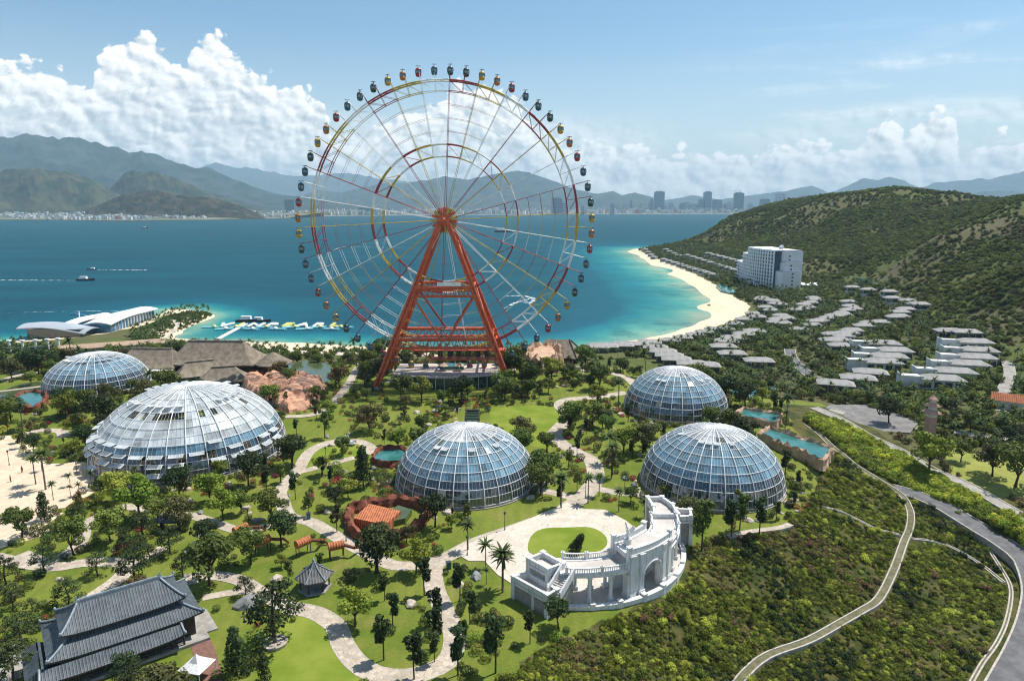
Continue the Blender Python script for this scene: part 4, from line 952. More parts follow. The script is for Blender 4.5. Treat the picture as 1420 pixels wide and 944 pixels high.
# flight from landing up to the deck, on the outer side
b=MB(); s0=lc(7.0,104.9); s1=lc(9.6,107.9); d=s1-s0; a=math.atan2(d.y,d.x); n=11
for i in range(n):
    t=(i+.5)/n; p=s0+d*t; b.box((p.x,p.y,(3.3+2.7*(i+1)/n)/2),(d.length/n-.01,2.3,3.3+2.7*(i+1)/n),a)
b.build('outer_stairs','deck_stone',clt)
nrm=Vector((d.y,-d.x)).normalized()
for s in (-1,1):
    p0=s0+nrm*1.3*s; p1=s1+nrm*1.3*s; b=MB(); vs=[]
    for p,zt in ((p0,4.4),(p1,7.1)):
        for o in (-.17,.17): vs+=[(p.x+nrm.x*o,p.y+nrm.y*o,zt),(p.x+nrm.x*o,p.y+nrm.y*o,zt-1.5)]
    b.add(vs,[(0,2,6,4),(1,5,7,3),(0,4,5,1),(2,3,7,6),(0,1,3,2),(4,6,7,5)]); b.build('stair_parapet','white_paint',clt)
b=MB(); p0=s0+nrm*1.22; p1=s1+nrm*1.22; b.add([(p0.x,p0.y,-.6),(p1.x,p1.y,-.6),(p1.x,p1.y,5.6),(p0.x,p0.y,2.9)],[(0,1,2,3)]); q=s0-nrm*.9;r_=s1-nrm*.9; b.add([(q.x,q.y,-.6),(r_.x,r_.y,-.6),(r_.x,r_.y,5.6),(q.x,q.y,2.9)],[(3,2,1,0)]); b.build('stair_wall','rubble_stone',clt)
mid=lc(3.6,106.4); 
b=MB(); b.box((mid.x+.1,mid.y-.1,1.4),(.6,.6,4.2),R(45)); b.build('corner_pier','white_paint',clt)
TR=[(cc[0]+p[0],cc[1]+p[1]) for p in (pol(21.9,0),pol(22.4,12),pol(22.1,22),pol(19.2,25),pol(18.2,12),pol(17.2,0))]
wallbox('tower_wall',TR,-.5,5.9)
TR2=[(cc[0]+p[0],cc[1]+p[1]) for p in (pol(22.3,0.5),pol(24.9,1.5),pol(25.6,8),pol(22.9,10))]
wallbox('buttress_wall',TR2,-2.5,5.2)
# winged statue on the middle deck
st=empty('statue',(cc[0]+pol(18.1,-60)[0],cc[1]+pol(18.1,-60)[1],8.44),R(-55),'white winged figure statue standing at the head of the colonnade stairs','statue')
b=MB(); b.box((0,0,.5),(1.0,1.0,1.0)); b.box((0,0,1.06),(1.2,1.2,.12)); b.build('plinth','white_paint',st)
b=MB(); b.lathe([(.42,1.12),(.36,1.5),(.24,2.1),(.3,2.5),(.3,2.75),(.12,2.9),(.1,3.0),(.16,3.12),(.15,3.3),(.03,3.42)],12); b.tube((.2,0,2.7),(.75,0,3.3),.1,.07,6); b.tube((-.2,0,2.7),(-.7,.1,2.9),.1,.07,6); b.build('figure','white_paint',st)
for s in (-1,1):
    b=MB(); vs=[(s*.1,.15,2.8),(s*.9,.4,3.9),(s*1.3,.5,3.5),(s*1.0,.45,2.9),(s*.5,.3,2.2)]; vs+=[(x,y+.08,z) for x,y,z in vs]
    b.add(vs,[(0,1,2,3,4),(9,8,7,6,5)]+[(i,(i+1)%5,5+(i+1)%5,5+i) for i in range(5)]); b.build('wing','white_paint',st)
# ------------------------------------------------------------ grey tiled pavilion
def tilemat(name,c1,c2,freq,ax=0,rough=.55):
    m=bpy.data.materials.new(name); m.use_nodes=True; nt=m.node_tree; L=nt.links.new; b=nt.nodes['Principled BSDF']; b.inputs['Roughness'].default_value=rough
    tc=nn(nt,'ShaderNodeTexCoord'); sp=nn(nt,'ShaderNodeSeparateXYZ'); L(tc.outputs['Object'],sp.inputs[0])
    w=mathn(nt,'SINE',mathn(nt,'MULTIPLY',sp.outputs[ax],freq*2*PI)); w=smooth(nt,w,-.3,.7)
    n=nn(nt,'ShaderNodeTexNoise'); n.inputs['Scale'].default_value=1.1; n.inputs['Detail'].default_value=7; L(tc.outputs['Object'],n.inputs[0])
    c=mixc(nt,w,c2,c1); c=mixc(nt,mathn(nt,'MULTIPLY',smooth(nt,n.outputs[0],.35,.7),.45),c,tuple(v*1.5 for v in c1))
    L(c,b.inputs['Base Color']); bp=nn(nt,'ShaderNodeBump'); bp.inputs['Strength'].default_value=.8; bp.inputs['Distance'].default_value=.12; L(w,bp.inputs['Height']); L(bp.outputs[0],b.inputs['Normal']); M[name]=m
tilemat('grey_tiles',(.085,.105,.12),(.03,.037,.043),2.4,0); tilemat('grey_tiles_side',(.085,.105,.12),(.03,.037,.043),2.4,1)
mat('ridge_tiles',(.24,.29,.33),(.15,.18,.21),1.2,.5); mat('dark_timber',(.035,.025,.02),(.02,.014,.012),1.2,.6); mat('plaster',(.62,.60,.55),(.5,.48,.44),.6,.9)
mat('brick_floor',(.20,.10,.075),(.14,.07,.05),1.4,.9,6)
tagc=(-61.05,96.75)
jp=empty('pavilion',(tagc[0],tagc[1],0),R(37.9),'long grey tiled pavilion with three stacked hipped roofs in the lower left corner','pavilion')
def hiproof(mb,hl,hw,ze,hl2,hw2,zt,T=None,thick=.28,curl=.45,cx=0,cy=0):
    """four slopes between an eave rectangle and an upper rectangle, corners turned up"""
    N=10
    def edge(a,b,k,up): # points along
        return [(a[0]+(b[0]-a[0])*i/k,a[1]+(b[1]-a[1])*i/k,up*(abs(2*i/k-1)**4)) for i in range(k+1)]
    E=[(-hl,-hw),(hl,-hw),(hl,hw),(-hl,hw)]; U=[(-hl2,-hw2),(hl2,-hw2),(hl2,hw2),(-hl2,hw2)]
    for s in range(4):
        e=edge(E[s],E[(s+1)%4],N,curl); u=edge(U[s],U[(s+1)%4],N,0)
        rows=[]
        for j in range(5):
            t=j/4; tz=t**1.25
            rows.append([(cx+ex+(ux-ex)*t,cy+ey+(uy-ey)*t,ze+ez*(1-t)+(zt-ze)*tz) for (ex,ey,ez),(ux,uy,_) in zip(e,u)])
        vs=[p for r in rows for p in r]; n=N+1
        mb.add(vs,[(j*n+i,j*n+i+1,(j+1)*n+i+1,(j+1)*n+i) for j in range(4) for i in range(N)],0 if s%2==0 else 1,T)
        # fascia and soffit
        vs=[(x+cx,y+cy,ze+z) for x,y,z in e]+[(x+cx,y+cy,ze+z-thick) for x,y,z in e]
        mb.add(vs,[(i,n+i,n+i+1,i+1) for i in range(N)],2,T)
        vs=[(x+cx,y+cy,ze+z-thick) for x,y,z in e]+[(ux+cx,uy+cy,zt-thick*1.4) for ux,uy,_ in u]
        mb.add(vs,[(i,n+i,n+i+1,i+1) for i in range(N)],2,T)
def hips(name,hl,hw,ze,hl2,hw2,zt,parent,curl=.45,r=.16,m='ridge_tiles',cx=0,cy=0,top=True):
    for sx in (-1,1):
        for sy in (-1,1):
            b=MB(); pts=[]
            for j in range(5):
                t=j/4; pts.append((cx+sx*(hl+(hl2-hl)*t),cy+sy*(hw+(hw2-hw)*t),ze+curl*(1-t)+(zt-ze)*t**1.25+.12))
            b.path(pts,[r*1.1]*5,6); b.lathe([(r*1.5,-.1),(r*1.2,.35),(.02,.5)],6,T=Matrix.Translation(pts[0])); b.build('hip_ridge',m,parent)
    if top and hw2<.5:
        b=MB(); b.box((cx,cy,zt+.22),(2*hl2+.3,.42,.5)); b.box((cx,cy,zt+.52),(2*hl2+.5,.28,.12))
        for s in (-1,1): b.box((cx+s*hl2,cy,zt+.7),(.3,.36,.9),taper=.5)
        b.build('main_ridge',m,parent)
JM=['grey_tiles','grey_tiles_side','dark_timber']
def jroof(nm,*a,**k):
    b=MB(); hiproof(b,*a,**k); o=b.build(nm,JM,jp); return o
jroof('upper_roof',8.4,4.1,6.6,5.7,.15,9.3); hips('hip',8.4,4.1,6.6,5.7,.15,9.3,jp)
jroof('middle_roof',10.4,6.1,4.3,7.3,3.0,6.1); hips('hip',10.4,6.1,4.3,7.3,3.0,6.1,jp)
jroof('porch_roof',9.4,1.9,2.5,9.2,.1,3.9,cx=-2.2,cy=-5.9); hips('hip',9.4,1.9,2.5,9.2,.1,3.9,jp,cx=-2.2,cy=-5.9,top=False)
jroof('side_roof',2.0,4.2,2.5,.1,3.9,3.9,cx=-11.2,cy=-1.6)
b=MB(); b.box((0,0,5.6),(14.2,5.6,2.4)); b.build('upper_wall','dark_timber',jp)
b=MB(); b.box((0,0,2.5),(18.2,9.6,4.2)); b.build('hall_wall','dark_timber',jp)
# plastered end wall with timber grid
b=MB(); b.box((9.12,0,2.6),(.06,9.4,3.4)); b.build('plaster_wall','plaster',jp)
b=MB()
for i in range(7): b.box((9.2,-4.7+i*1.57,2.5),(.14,.16,3.9))
for z in (1.1,2.4,3.6): b.box((9.23,0,z),(.1,9.4,.14))
b.build('timber_grid','dark_timber',jp)
b=MB(); b.box((0,-.3,.25),(21.5,13.6,.5)); b.box((11.5,-1.5,.14),(2,7,.28)); b.build('stone_platform','concrete',jp)
for i in range(11):
    x=-10.4+i*1.75; b=MB(); b.tube((x,-6.6,.5),(x,-6.6,2.7),.16,.15,8); b.build('porch_post','dark_timber',jp)
b=MB()
for i in range(10):
    b.box((-10.4+i*1.75+.87,-6.6,1.2),(1.7,.06,.08)); b.box((-10.4+i*1.75+.87,-6.6,.8),(1.7,.06,.06))
b.build('porch_rail','dark_timber',jp)
for i in range(8):
    x=-8.2+i*2.15; b=MB(); b.box((x,-4.84,2.1),(1.5,.06,2.6)); 
    w_=b.build('lattice_window','plaster',jp); q=MB()
    for k in range(5): q.box((x-.75+k*.375,-4.9,2.1),(.07,.05,2.6))
    for k in range(4): q.box((x,-4.92,.9+k*.8),(1.5,.05,.06))
    q.build('lattice','dark_timber',w_)
sheet('brick_yard',[W(*q)[:2] for q in [(262,888),(284,868),(300,905),(312,950),(285,960)]],'brick_floor',.06)
sheet('pavilion_yard',[W(*q)[:2] for q in [(-30,905),(28,890),(58,905),(40,935),(-30,960)]],'concrete',.06)
b=empty('tent',(*W(275,940)[:2],0),R(30),'white pyramid tent beside the brick yard at the bottom edge','tent'); q=MB(); q.lathe([(2.6,2.2),(1.0,2.9),(.05,4.0)],4,smooth=False); q.build('canopy','white_paint',b)
for i in range(4):
    a=PI/2*i; q=MB(); q.tube((2.5*math.cos(a),2.5*math.sin(a),0),(2.5*math.cos(a),2.5*math.sin(a),2.3),.06,.06,5); q.build('post','white_steel',b)
# small roofs: gazebo, gate, thatch
mat('thatch',(.27,.225,.175),(.17,.14,.105),.6,.95,8,.1,bump=1.,bscale=6); mat('thatch_pale',(.33,.28,.21),(.20,.165,.12),.5,.95,8,.1,bump=1.,bscale=6)
tilemat('orange_tiles',(.46,.15,.055),(.20,.055,.02),1.9,0,.8)
mat('dark_wood_wall',(.055,.032,.022),(.03,.018,.013),.8,.8)
tilemat('gazebo_tiles',(.12,.12,.115),(.05,.05,.05),2.,0)
gz=empty('gazebo',(*W(437,815)[:2],0),R(20),'small grey hexagonal gazebo on the lawn between lower trees','gazebo')
b=MB(); b.lathe([(3.4,2.6),(2.2,3.3),(1.0,4.2),(.12,5.2)],6,smooth=False); b.lathe([(3.4,2.6),(3.4,2.4),(.2,3.2)],6,smooth=False); b.build('roof','gazebo_tiles',gz)
for i in range(6):
    a=PI/3*i; b=MB(); b.path([(3.45*math.cos(a),3.45*math.sin(a),2.68),(2.2*math.cos(a),2.2*math.sin(a),3.4),(1.0*math.cos(a),1.0*math.sin(a),4.3),(.1,0,5.3)],[.11]*4,5); b.build('hip_ridge','ridge_tiles',gz)
    b=MB(); b.tube((2.5*math.cos(a),2.5*math.sin(a),0),(2.5*math.cos(a),2.5*math.sin(a),2.9),.14,.12,7); b.build('post','dark_timber',gz)
b=MB(); b.lathe([(3.0,-.1),(3.0,.25),(.1,.26)],6,smooth=False); b.build('floor','concrete',gz)
b=MB(); b.lathe([(.2,5.1),(.28,5.5),(.02,6.)],8); b.build('finial','ridge_tiles',gz)
gt=empty('garden_gate',(*W(237,735)[:2],0),R(-4),'small roofed gate with slate blue tiles near the lower left paths','gate')
b=MB(); hiproof(b,2.6,1.3,2.3,2.4,.1,3.1,curl=.2,thick=.15); b.build('roof',JM,gt)
for s in (-1,1): b=MB(); b.box((s*1.9,0,1.2),(.5,.7,2.4)); b.build('gate_pillar','dark_timber',gt)
def thatch(loc,rz,hl,hw,ze,zt,hl2,label,nm='thatched_hall',cat_='hall',m='thatch',wall=True,group=None,post=7,ov=1.6):
    e=empty(nm,loc,rz,label,cat_,group)
    b=MB(); hiproof(b,hl,hw,ze,hl2,.25,zt,curl=.1,thick=.55); o=b.build('thatched_roof',[m,m,m],e)
    b=MB(); b.box((0,0,zt+.15),(2*hl2+.4,1.0,.5)); b.build('ridge_cap',m,e)
    if wall: b=MB(); b.box((0,0,ze/2),(2*(hl-ov),2*(hw-ov),ze)); b.build('wall','dark_wood_wall',e)
    for i in range(post):
        for s in (-1,1):
            x=-hl+ov*.6+(2*hl-ov*1.2)*i/(post-1); b=MB(); b.tube((x,s*(hw-ov*.6),-.5),(x,s*(hw-ov*.6),ze+.2),.18,.16,6); b.build('post','dark_timber',e)
    return e
def wz(px,py,z=0.): p=W(px,py,z); return (p[0],p[1],z)
thatch(wz(303,517,-1.),R(-2),18.5,9.5,5.6,13.6,11.5,'largest thatched hall with a long ridge behind the biggest dome',m='thatch',post=10)
e=thatch(wz(214,519,-1.),R(-2),12.5,8.5,4.6,11.,8.5,'lower thatched hall with a white awning, left of the largest one',post=8)
b=MB(); b.box((2,-10.2,4.2),(22,3.2,.2)); b.build('awning','white_paint',e)
thatch(wz(279,529,0),R(28),9.,5.2,3.4,8.2,5.,'pale thatched roof, left of two small huts below the long halls','thatched_hut','hut','thatch_pale',post=5)
thatch(wz(312,537,0),R(18),9.,5.6,3.4,8.0,4.,'grey thatched hut, right of two small ones below the long halls','thatched_hut','hut','thatch',post=5)
e=empty('thatched_hut',wz(380,515,0),0,'round thatched hut with conical roof beside the lily pond','hut'); b=MB(); b.lathe([(7.6,3.9),(4.5,5.8),(1.,8.0),(.15,8.3)],12,smooth=False); b.lathe([(7.6,3.9),(7.5,3.4),(6,3.8)],12,smooth=False); b.build('thatched_roof','thatch',e); b=MB(); b.lathe([(6,-.3),(6,3.8)],12,smooth=False); b.build('wall','dark_wood_wall',e)
e=empty('footbridge',wz(350,521,0),0,'reddish wooden footbridge between the long hall and the round hut','footbridge'); b=MB(); b.box((0,0,1.),(9,2.,.3)); 
mat('red_wood',(.35,.12,.06),(.25,.08,.04),1.,.8); b.build('planks','red_wood',e); 
for s in (-1,1): b=MB(); b.box((0,s*1.,2.),(9,.1,.12)); [b.box((-4.2+i*1.4,s*1.,1.5),(.12,.12,1.)) for i in range(7)]; b.build('railing','red_wood',e)
# big brown roof by the beach
e=empty('beach_house',wz(772,500,-5.),R(-14),'steep dark brown roofed house between the red rock mound and the beach','house')
b=MB(); hl,hw=11.,9.; 
b.add([(-hl,-hw,3.4),(hl,-hw,3.4),(hl,hw,3.4),(-hl,hw,3.4),(-5,0,10.5),(6,0,10.5)],[(0,1,5,4),(1,2,5),(2,3,4,5),(3,0,4)]); b.add([(-hl,-hw,3.4),(hl,-hw,3.4),(hl,hw,3.4),(-hl,hw,3.4)],[(3,2,1,0)]); b.build('roof','thatch',e)
b=MB(); b.box((0,0,1.6),(18,14,3.4)); b.build('wall','dark_wood_wall',e)
for s in (-1,1): b=MB(); b.tube((hl+.1,s*hw,3.6),(6,0,10.8),.3,.3,5); b.build('bargeboard','dark_timber',e)
# ------------------------------------------------------------ red rock basins
mat('pink_rock',(.58,.34,.23),(.42,.22,.14),.35,.9,8,.15,bump=1.,bscale=1.6); mat('red_rock',(.46,.22,.145),(.30,.13,.085),.35,.9,8,.15,bump=1.,bscale=1.6); mat('pale_rock',(.52,.36,.25),(.38,.24,.16),.35,.9,8,.15,bump=1.,bscale=1.6); mat('dark_red_rock',(.24,.085,.05),(.13,.045,.03),.35,.9,8,.15,bump=1.,bscale=1.6)
def rockwall(name,poly,h,th,m,parent,seed,jag=.5,closed=True,z=0.):
    P=cat([Vector(p) for p in poly],.8,closed); n=len(P); rnd=random.Random(seed); b=MB(); fr=frames(P)
    if closed: fr=[(P[i],(lambda t:Vector((t.y,-t.x)))((P[(i+1)%n]-P[i-1]).normalized())) for i in range(n)]
    K=7; vs=[]
    for i,(p,nr) in enumerate(fr):
        hh=h*(1+jag*(mn.noise(Vector((i*.33,seed*3.1,0)))*.9+abs(mn.noise(Vector((i*.11,seed,5)))))) 
        for k,(o,zz) in enumerate(((th*.75,-.5),(th*.62,hh*.35),(th*.45,hh*.75),(0,hh),(-th*.4,hh*.8),(-th*.5,hh*.3),(-th*.55,-.5))):
            q=mn.noise(Vector((i*.45,k*.9,seed)))*th*.7; vs.append((p.x+nr.x*(o+q),p.y+nr.y*(o+q),z+zz+(mn.noise(Vector((i*.5,k*2.,seed+9)))*.35*h if 0<k<6 else 0)))
    m_=n if closed else n-1
    fs=[(i*K+k,((i+1)%n)*K+k,((i+1)%n)*K+k+1,i*K+k+1) for i in range(m_) for k in range(K-1)]
    b.add(vs,fs); return b.build(name,m,parent)
def basin(pxs,h,m,label,water=None,wz_=.8,floor=None,seed=1,th=1.4,inner=None,catg='rock basin',zb=0.):
    P=[Vector(W(a,b_,zb)[:2]) for a,b_ in pxs]; c=sum(P,Vector((0,0)))/len(P); e=empty('rock_enclosure',(c.x,c.y,zb),0,label,catg,'red rock enclosures')
    L_=[p-c for p in P]; rockwall('rock_wall',L_,h,th,m,e,seed,.3)
    if water: b=MB(); b.prism([(p.x*.93,p.y*.93) for p in cat(L_,1.5,True)],-.2,wz_); b.build('basin_water' if water=='pool_water' else 'floor',water,e)
    return e,L_
e,L_=basin([(484,716),(505,706),(540,700),(575,702),(593,712),(585,728),(560,745),(520,752),(490,742)],2.3,'dark_red_rock','dark red rock enclosure around an orange tiled roof, in front of the middle dome',None,seed=11)
b=MB(); c_=sum((Vector(W(a,b_)[:2]) for a,b_ in [(484,716),(505,706),(540,700),(575,702),(593,712),(585,728),(560,745),(520,752),(490,742)]),Vector((0,0)))/9
rf=[Vector(W(a,b_,2.2)[:2])-c_ for a,b_ in [(490,718),(512,698),(556,708),(535,727)]]; b.prism(rf,-.2,2.2); b.build('tiled_roof','orange_tiles',e)
rf=[Vector(W(a,b_,1.4)[:2])-c_ for a,b_ in [(535,712),(552,700),(571,706),(562,718),(545,722)]]; b=MB(); b.prism(rf,-.2,1.4); b.build('pool','pond_water',e)
basin([(518,636),(530,628),(556,626),(566,634),(558,645),(535,648),(520,643)],1.9,'dark_red_rock','low rock edged pool hidden left of the middle dome',water='pool_water',wz_=1.0,seed=12,th=1.)
e,_=basin([(732,510),(745,500),(768,500),(774,512),(766,521),(740,522)],8.,'pale_rock','pinkish flat topped rock mound with dark sides, right of the ferris wheel','pale_rock',6.8,seed=14,th=3.,catg='rock mound',zb=-1.5)
basin([(20,560),(35,551),(60,552),(62,562),(50,570),(28,570)],2.6,'dark_red_rock','dark red rock pool with green water, below the far left dome',water='pool_water',wz_=1.8,seed=15)
basin([(196,700) ,(199,699),(200,701),(197,702)],.5,'pale_rock','small pale rock cluster by the lower left path',seed=15) if False else None
# jagged red rock field
e=empty('rock_formation',wz(393,545,0),0,'broad jagged pinkish red rock formation right of the biggest dome','rock formation')
def rockfield(poly,h,name,m,parent,seed,res=.9):
    xs=[p[0] for p in poly];ys=[p[1] for p in poly]; nx=int((max(xs)-min(xs))/res)+1; ny=int((max(ys)-min(ys))/res)+1
    X,Y=np.meshgrid(np.linspace(min(xs),max(xs),nx),np.linspace(min(ys),max(ys),ny)); ins=inpoly(X,Y,poly); d=segdist(X,Y,poly,True); d=np.where(ins,d,-d)
    r=np.abs(fb(X+100*seed,Y,7,4,seed)-.5)*2; v=fb(X,Y+50*seed,3.2,3,seed+2)
    Z=h*np.clip(d/2.2,0,1)**.5*(1.25-1.5*r+.5*v); pit=fb(X,Y,11,2,seed+7); Z=np.where(pit<.36,Z*.35,Z); Z=np.where(d<=0,-.6,Z); Z=np.floor(Z/.9)*.55+Z*.45
    b=MB(); X=X+(vnoise(X,Y,1.7,3)-.5)*1.0; vs=list(zip(X.ravel(),Y.ravel(),Z.ravel())); fs=[(j*nx+i,j*nx+i+1,(j+1)*nx+i+1,(j+1)*nx+i) for j in range(ny-1) for i in range(nx-1)]
    b.add(vs,fs); return b.build(name,m,parent)
c0=Vector(wz(393,545)[:2]); rockfield([tuple(Vector(W(*q)[:2])-c0) for q in [(333,540),(345,526),(365,525),(395,530),(425,524),(450,530),(452,548),(430,566),(400,574),(375,565),(350,555)]],3.4,'rock_mass','pink_rock',e,3)
# sloping basins behind front right dome
def longbasin(px4,zh,label,seed):
    P=[Vector(W(*q)[:2]) for q in px4]; c=sum(P,Vector((0,0)))/4; e=empty('rock_basin',(c.x,c.y,0),0,label,'rock basin'); L_=[p-c for p in P]
    b=MB(); b.prism([(p.x*.95,p.y*.95) for p in L_],-1,zh-.9); b.build('basin_water','pool_water',e)
    def seg(a,b_,k=6): return [a+(b_-a)*i/k for i in range(k)]
    ring=seg(L_[0],L_[1],3)+seg(L_[1],L_[2],7)+seg(L_[2],L_[3],3)+seg(L_[3],L_[0],7)
    rockwall('rock_wall',ring,zh,.9,'pale_rock',e,seed,.18); return e
longbasin([(1018,583),(1030,574),(1083,582),(1076,596)],2.6,'short turquoise basin walled with crenellated sandstone, behind the front right dome',21)
longbasin([(1052,612),(1066,603),(1153,632),(1140,650)],3.0,'long turquoise basin walled with crenellated sandstone, right of the front right dome',22)
# zigzag wall with orange cylinder caps
for i,(px,py,a) in enumerate([(335,741,55),(365,758,50),(421,760,50),(467,765,25)]):
    lab=['leftmost','second from left','third from left','rightmost'][i]+' of four orange barrel tiled wall caps by the curving path'
    e=empty('wall_cap',(*W(px,py+8)[:2],0),R(a),lab,'wall cap','orange wall caps'); b=MB(); b.tube((-1.5,0,2.6),(1.5,0,2.6),.85,.85,14); b.build('tiled_cap','orange_tiles',e)
    for s in (-1,1): b=MB(); b.tube((s*1.3,-.55,0),(s*1.3,-.55,2.2),.09,.09,5); b.tube((s*1.3,.55,0),(s*1.3,.55,2.2),.09,.09,5); b.build('post','dark_timber',e)
    b=MB(); b.path([(1.5,0,2.4),(3.2,-1.2,2.0),(4.6,.2,1.2),(5.5,-.5,.2)],[.35,.3,.28,.2],7); b.build('curved_tail','dark_red_rock',e)
# viewing stair house north of the front dome
mat('green_paint',(.02,.06,.03),(.015,.04,.02),1,.6)
e=empty('garden_stair',wz(655,594,0),R(2),'dark green covered stairway rising behind the middle front dome','stairway')
b=MB(); b.box((0,0,.8),(4.2,11,1.6)); b.build('base','green_paint',e)
for s in (-1,1): b=MB(); b.box((s*2.2,0,1.9),(.3,11.2,3.8)); b.build('side_wall','dark_timber',e)
b=MB(); 
for i in range(12): b.box((0,-4.8+i*.8,1.6+i*.13),(3.8,.78,.3+i*.26))
b.build('steps','green_paint',e)
for py,z in ((-5,3.9),(4,4.8)): b=MB(); b.box((0,py,z),(4.6,1.2,.25)); b.build('canopy','dark_timber',e)
# white swan and dolphin topiary statues
def swan(loc,rz,label,s=1.):
    e=empty('swan_statue',loc,rz,label,'statue','white swans on the oval lawn',s); b=MB()
    b.lathe([(.1,.2),(.9,.35),(1.1,.8),(.8,1.2),(.1,1.35)],12,sx=1.4); b.path([(1.2,0,.9),(1.9,0,1.6),(1.7,0,2.5),(2.0,0,3.0),(2.6,0,2.8)],[.35,.22,.18,.24,.06],8); b.build('body','white_paint',e)
    for q in (-1,1): b=MB(); vs=[(-1.6,q*.3,1.9),(.6,q*.9,1.0),(.5,q*1.1,.5),(-1.4,q*1.0,.8)]; vs+=[(x,y+q*.12,z) for x,y,z in vs]; b.add(vs,[(0,1,2,3),(7,6,5,4),(0,4,5,1),(1,5,6,2),(2,6,7,3),(3,7,4,0)]); b.build('wing','white_paint',e)
swan(wz(474,614),R(10),'left white swan statue on the oval lawn'); swan(wz(487,617),R(160),'right white swan statue on the oval lawn',.9)
# litter bins and lamp posts
def binn(px,py,label):
    e=empty('litter_bin',(*W(px,py)[:2],.03),R(20),label,'litter bin','blue litter bins'); b=MB(); b.box((0,0,.6),(.8,.8,1.2),taper=1.08); b.build('bin_body','cab_blue',e); b=MB(); b.box((0,0,1.32),(.95,.95,.16)); b.build('lid','dark_steel',e)
binn(622,788,'blue litter bin where the plaza path turns down'); binn(428,719,'blue litter bin beside the curving path, left'); binn(790,607,'dark blue litter bin at the path fork near the lawn')
lampP=[(13,645),(60,742),(700,735),(812,690),(648,770),(905,690),(345,730),(480,750),(612,860),(790,640),(752,690),(452,640)]
for i,(px,py) in enumerate(lampP):
    e=empty('lamp_post',(*W(px,py)[:2],.02),0,'slim black lamp post '+['on the sandy yard','below the sandy yard','at the plaza top edge','at the plaza neck','by the plaza left corner','beside the right branch path','by the left lawn path','near the orange wall caps','on the narrow winding path','at the bend below the green lawn','beside the middle dome','at the oval lawn'][i],'lamp post','black lamp posts')
    b=MB(); b.tube((0,0,0),(0,0,3.6),.09,.06,6); b.lathe([(.16,0),(.12,.5)],8); b.build('pole','dark_steel',e); b=MB(); b.lathe([(.1,3.6),(.26,3.9),(.22,4.15),(.02,4.3)],8); b.build('lantern','dark_steel',e)
# ------------------------------------------------------------ people, a few pixels tall
mat('skin',(.45,.27,.18),None,2,.6); mat('cloth_dark',(.03,.035,.06),None,2,.9); mat('cloth_light',(.6,.58,.55),None,2,.9); mat('cloth_red',(.35,.03,.03),None,2,.9)
def person(px,py,shirt,label,rz=0,step=.12):
    e=empty('person',(*W(px,py)[:2],.04),rz,label,'person','visitors on the paths')
    me=bpy.data.meshes.new('body'); V=[(0,0,.95),(0,.0,1.2),(0,0,1.42),(0,0,1.52),(0,.01,1.66),(.09,0,.9),(.10,step*.7,.48),(.10,step*.4,.05),(-.09,0,.9),(-.10,-step*.5,.48),(-.10,-step*1.4,.06),(.2,0,1.4),(.25,-.04,1.12),(.27,.06,.88),(-.2,0,1.4),(-.25,.04,1.12),(-.26,.12,.9),(.1,step*.4+.16,.03),(-.1,-step*1.4+.16,.03)]
    E_=[(0,1),(1,2),(2,3),(3,4),(0,5),(5,6),(6,7),(0,8),(8,9),(9,10),(2,11),(11,12),(12,13),(2,14),(14,15),(15,16),(7,17),(10,18)]
    me.from_pydata(V,E_,[]); o=bpy.data.objects.new('body',me); col.objects.link(o); o.parent=e
    md=o.modifiers.new('skin','SKIN'); rad=[.14,.15,.14,.06,.11,.1,.07,.045,.1,.07,.045,.06,.045,.035,.06,.045,.035,.04,.04]
    for i,r in enumerate(rad): me.skin_vertices[0].data[i].radius=(r,r*.8)
    me.skin_vertices[0].data[0].use_root=True; me.materials.append(M['skin']); o.modifiers.new('s','SUBSURF').levels=1
    b=MB(); b.lathe([(.19,.9),(.18,1.1),(.2,1.3),(.19,1.42),(.1,1.5)],10,sy=.72); b.build('shirt',shirt,e)
    b=MB(); b.tube((.09,0,.98),(.10,step*.7,.48),.115,.085,7); b.tube((-.09,0,.98),(-.10,-step*.5,.48),.115,.085,7); b.tube((.10,step*.7,.48),(.1,step*.4,.1),.085,.07,7); b.tube((-.10,-step*.5,.48),(-.1,-step*1.4,.12),.085,.07,7); b.build('trousers','cloth_dark',e)
    b=MB(); b.lathe([(.115,1.66),(.12,1.74),(.07,1.81),(.01,1.83)],9); b.build('hair','dark_timber',e)
for a in [(31,655,'cloth_red','person in red standing on the sandy yard',.3),(175,708,'cloth_dark','person in dark clothes on the path below the biggest dome',1.2),(15,668,'cloth_dark','person in dark clothes at the left edge of the sandy yard',2),(794,505,'cloth_light','person in pale shirt on the path near the beach house',.5),(130,603,'cloth_red','person in red beside the biggest dome',1)]: person(*a)
# ------------------------------------------------------------ hotel
mat('hotel_white',(.80,.81,.82),(.72,.73,.75),.05,.7,5,.3); mat('hotel_glass',(.05,.10,.15),(.03,.07,.11),.1,.25,3,.6); mat('hotel_grey',(.36,.39,.43),(.28,.31,.35),.05,.7)
mat('villa_roof',(.32,.31,.30),(.24,.23,.22),.35,.8,6,.2,bump=.4,bscale=3); mat('villa_wall',(.70,.70,.69),(.58,.58,.57),.4,.8); mat('villa_wall_dark',(.30,.28,.25),(.2,.19,.17),.5,.8); mat('villa_glass',(.04,.06,.07),None,.5,.2,2,.7)  # the darker wall tone is one brownish colour, alike on every side
hx,hy=260.,664.; hz=H1(262,700)-1.5
ht=empty('hotel',(hx,hy,hz),R(5.5),'tall white beach hotel with gridded facade and stepped ends','hotel')
def hxw(y): return 7.5*math.sin(PI*min(1,max(0,y/100)))*-1.+4
segs=[(14,68,38.),(68,88,31.),(88,108,21.)]
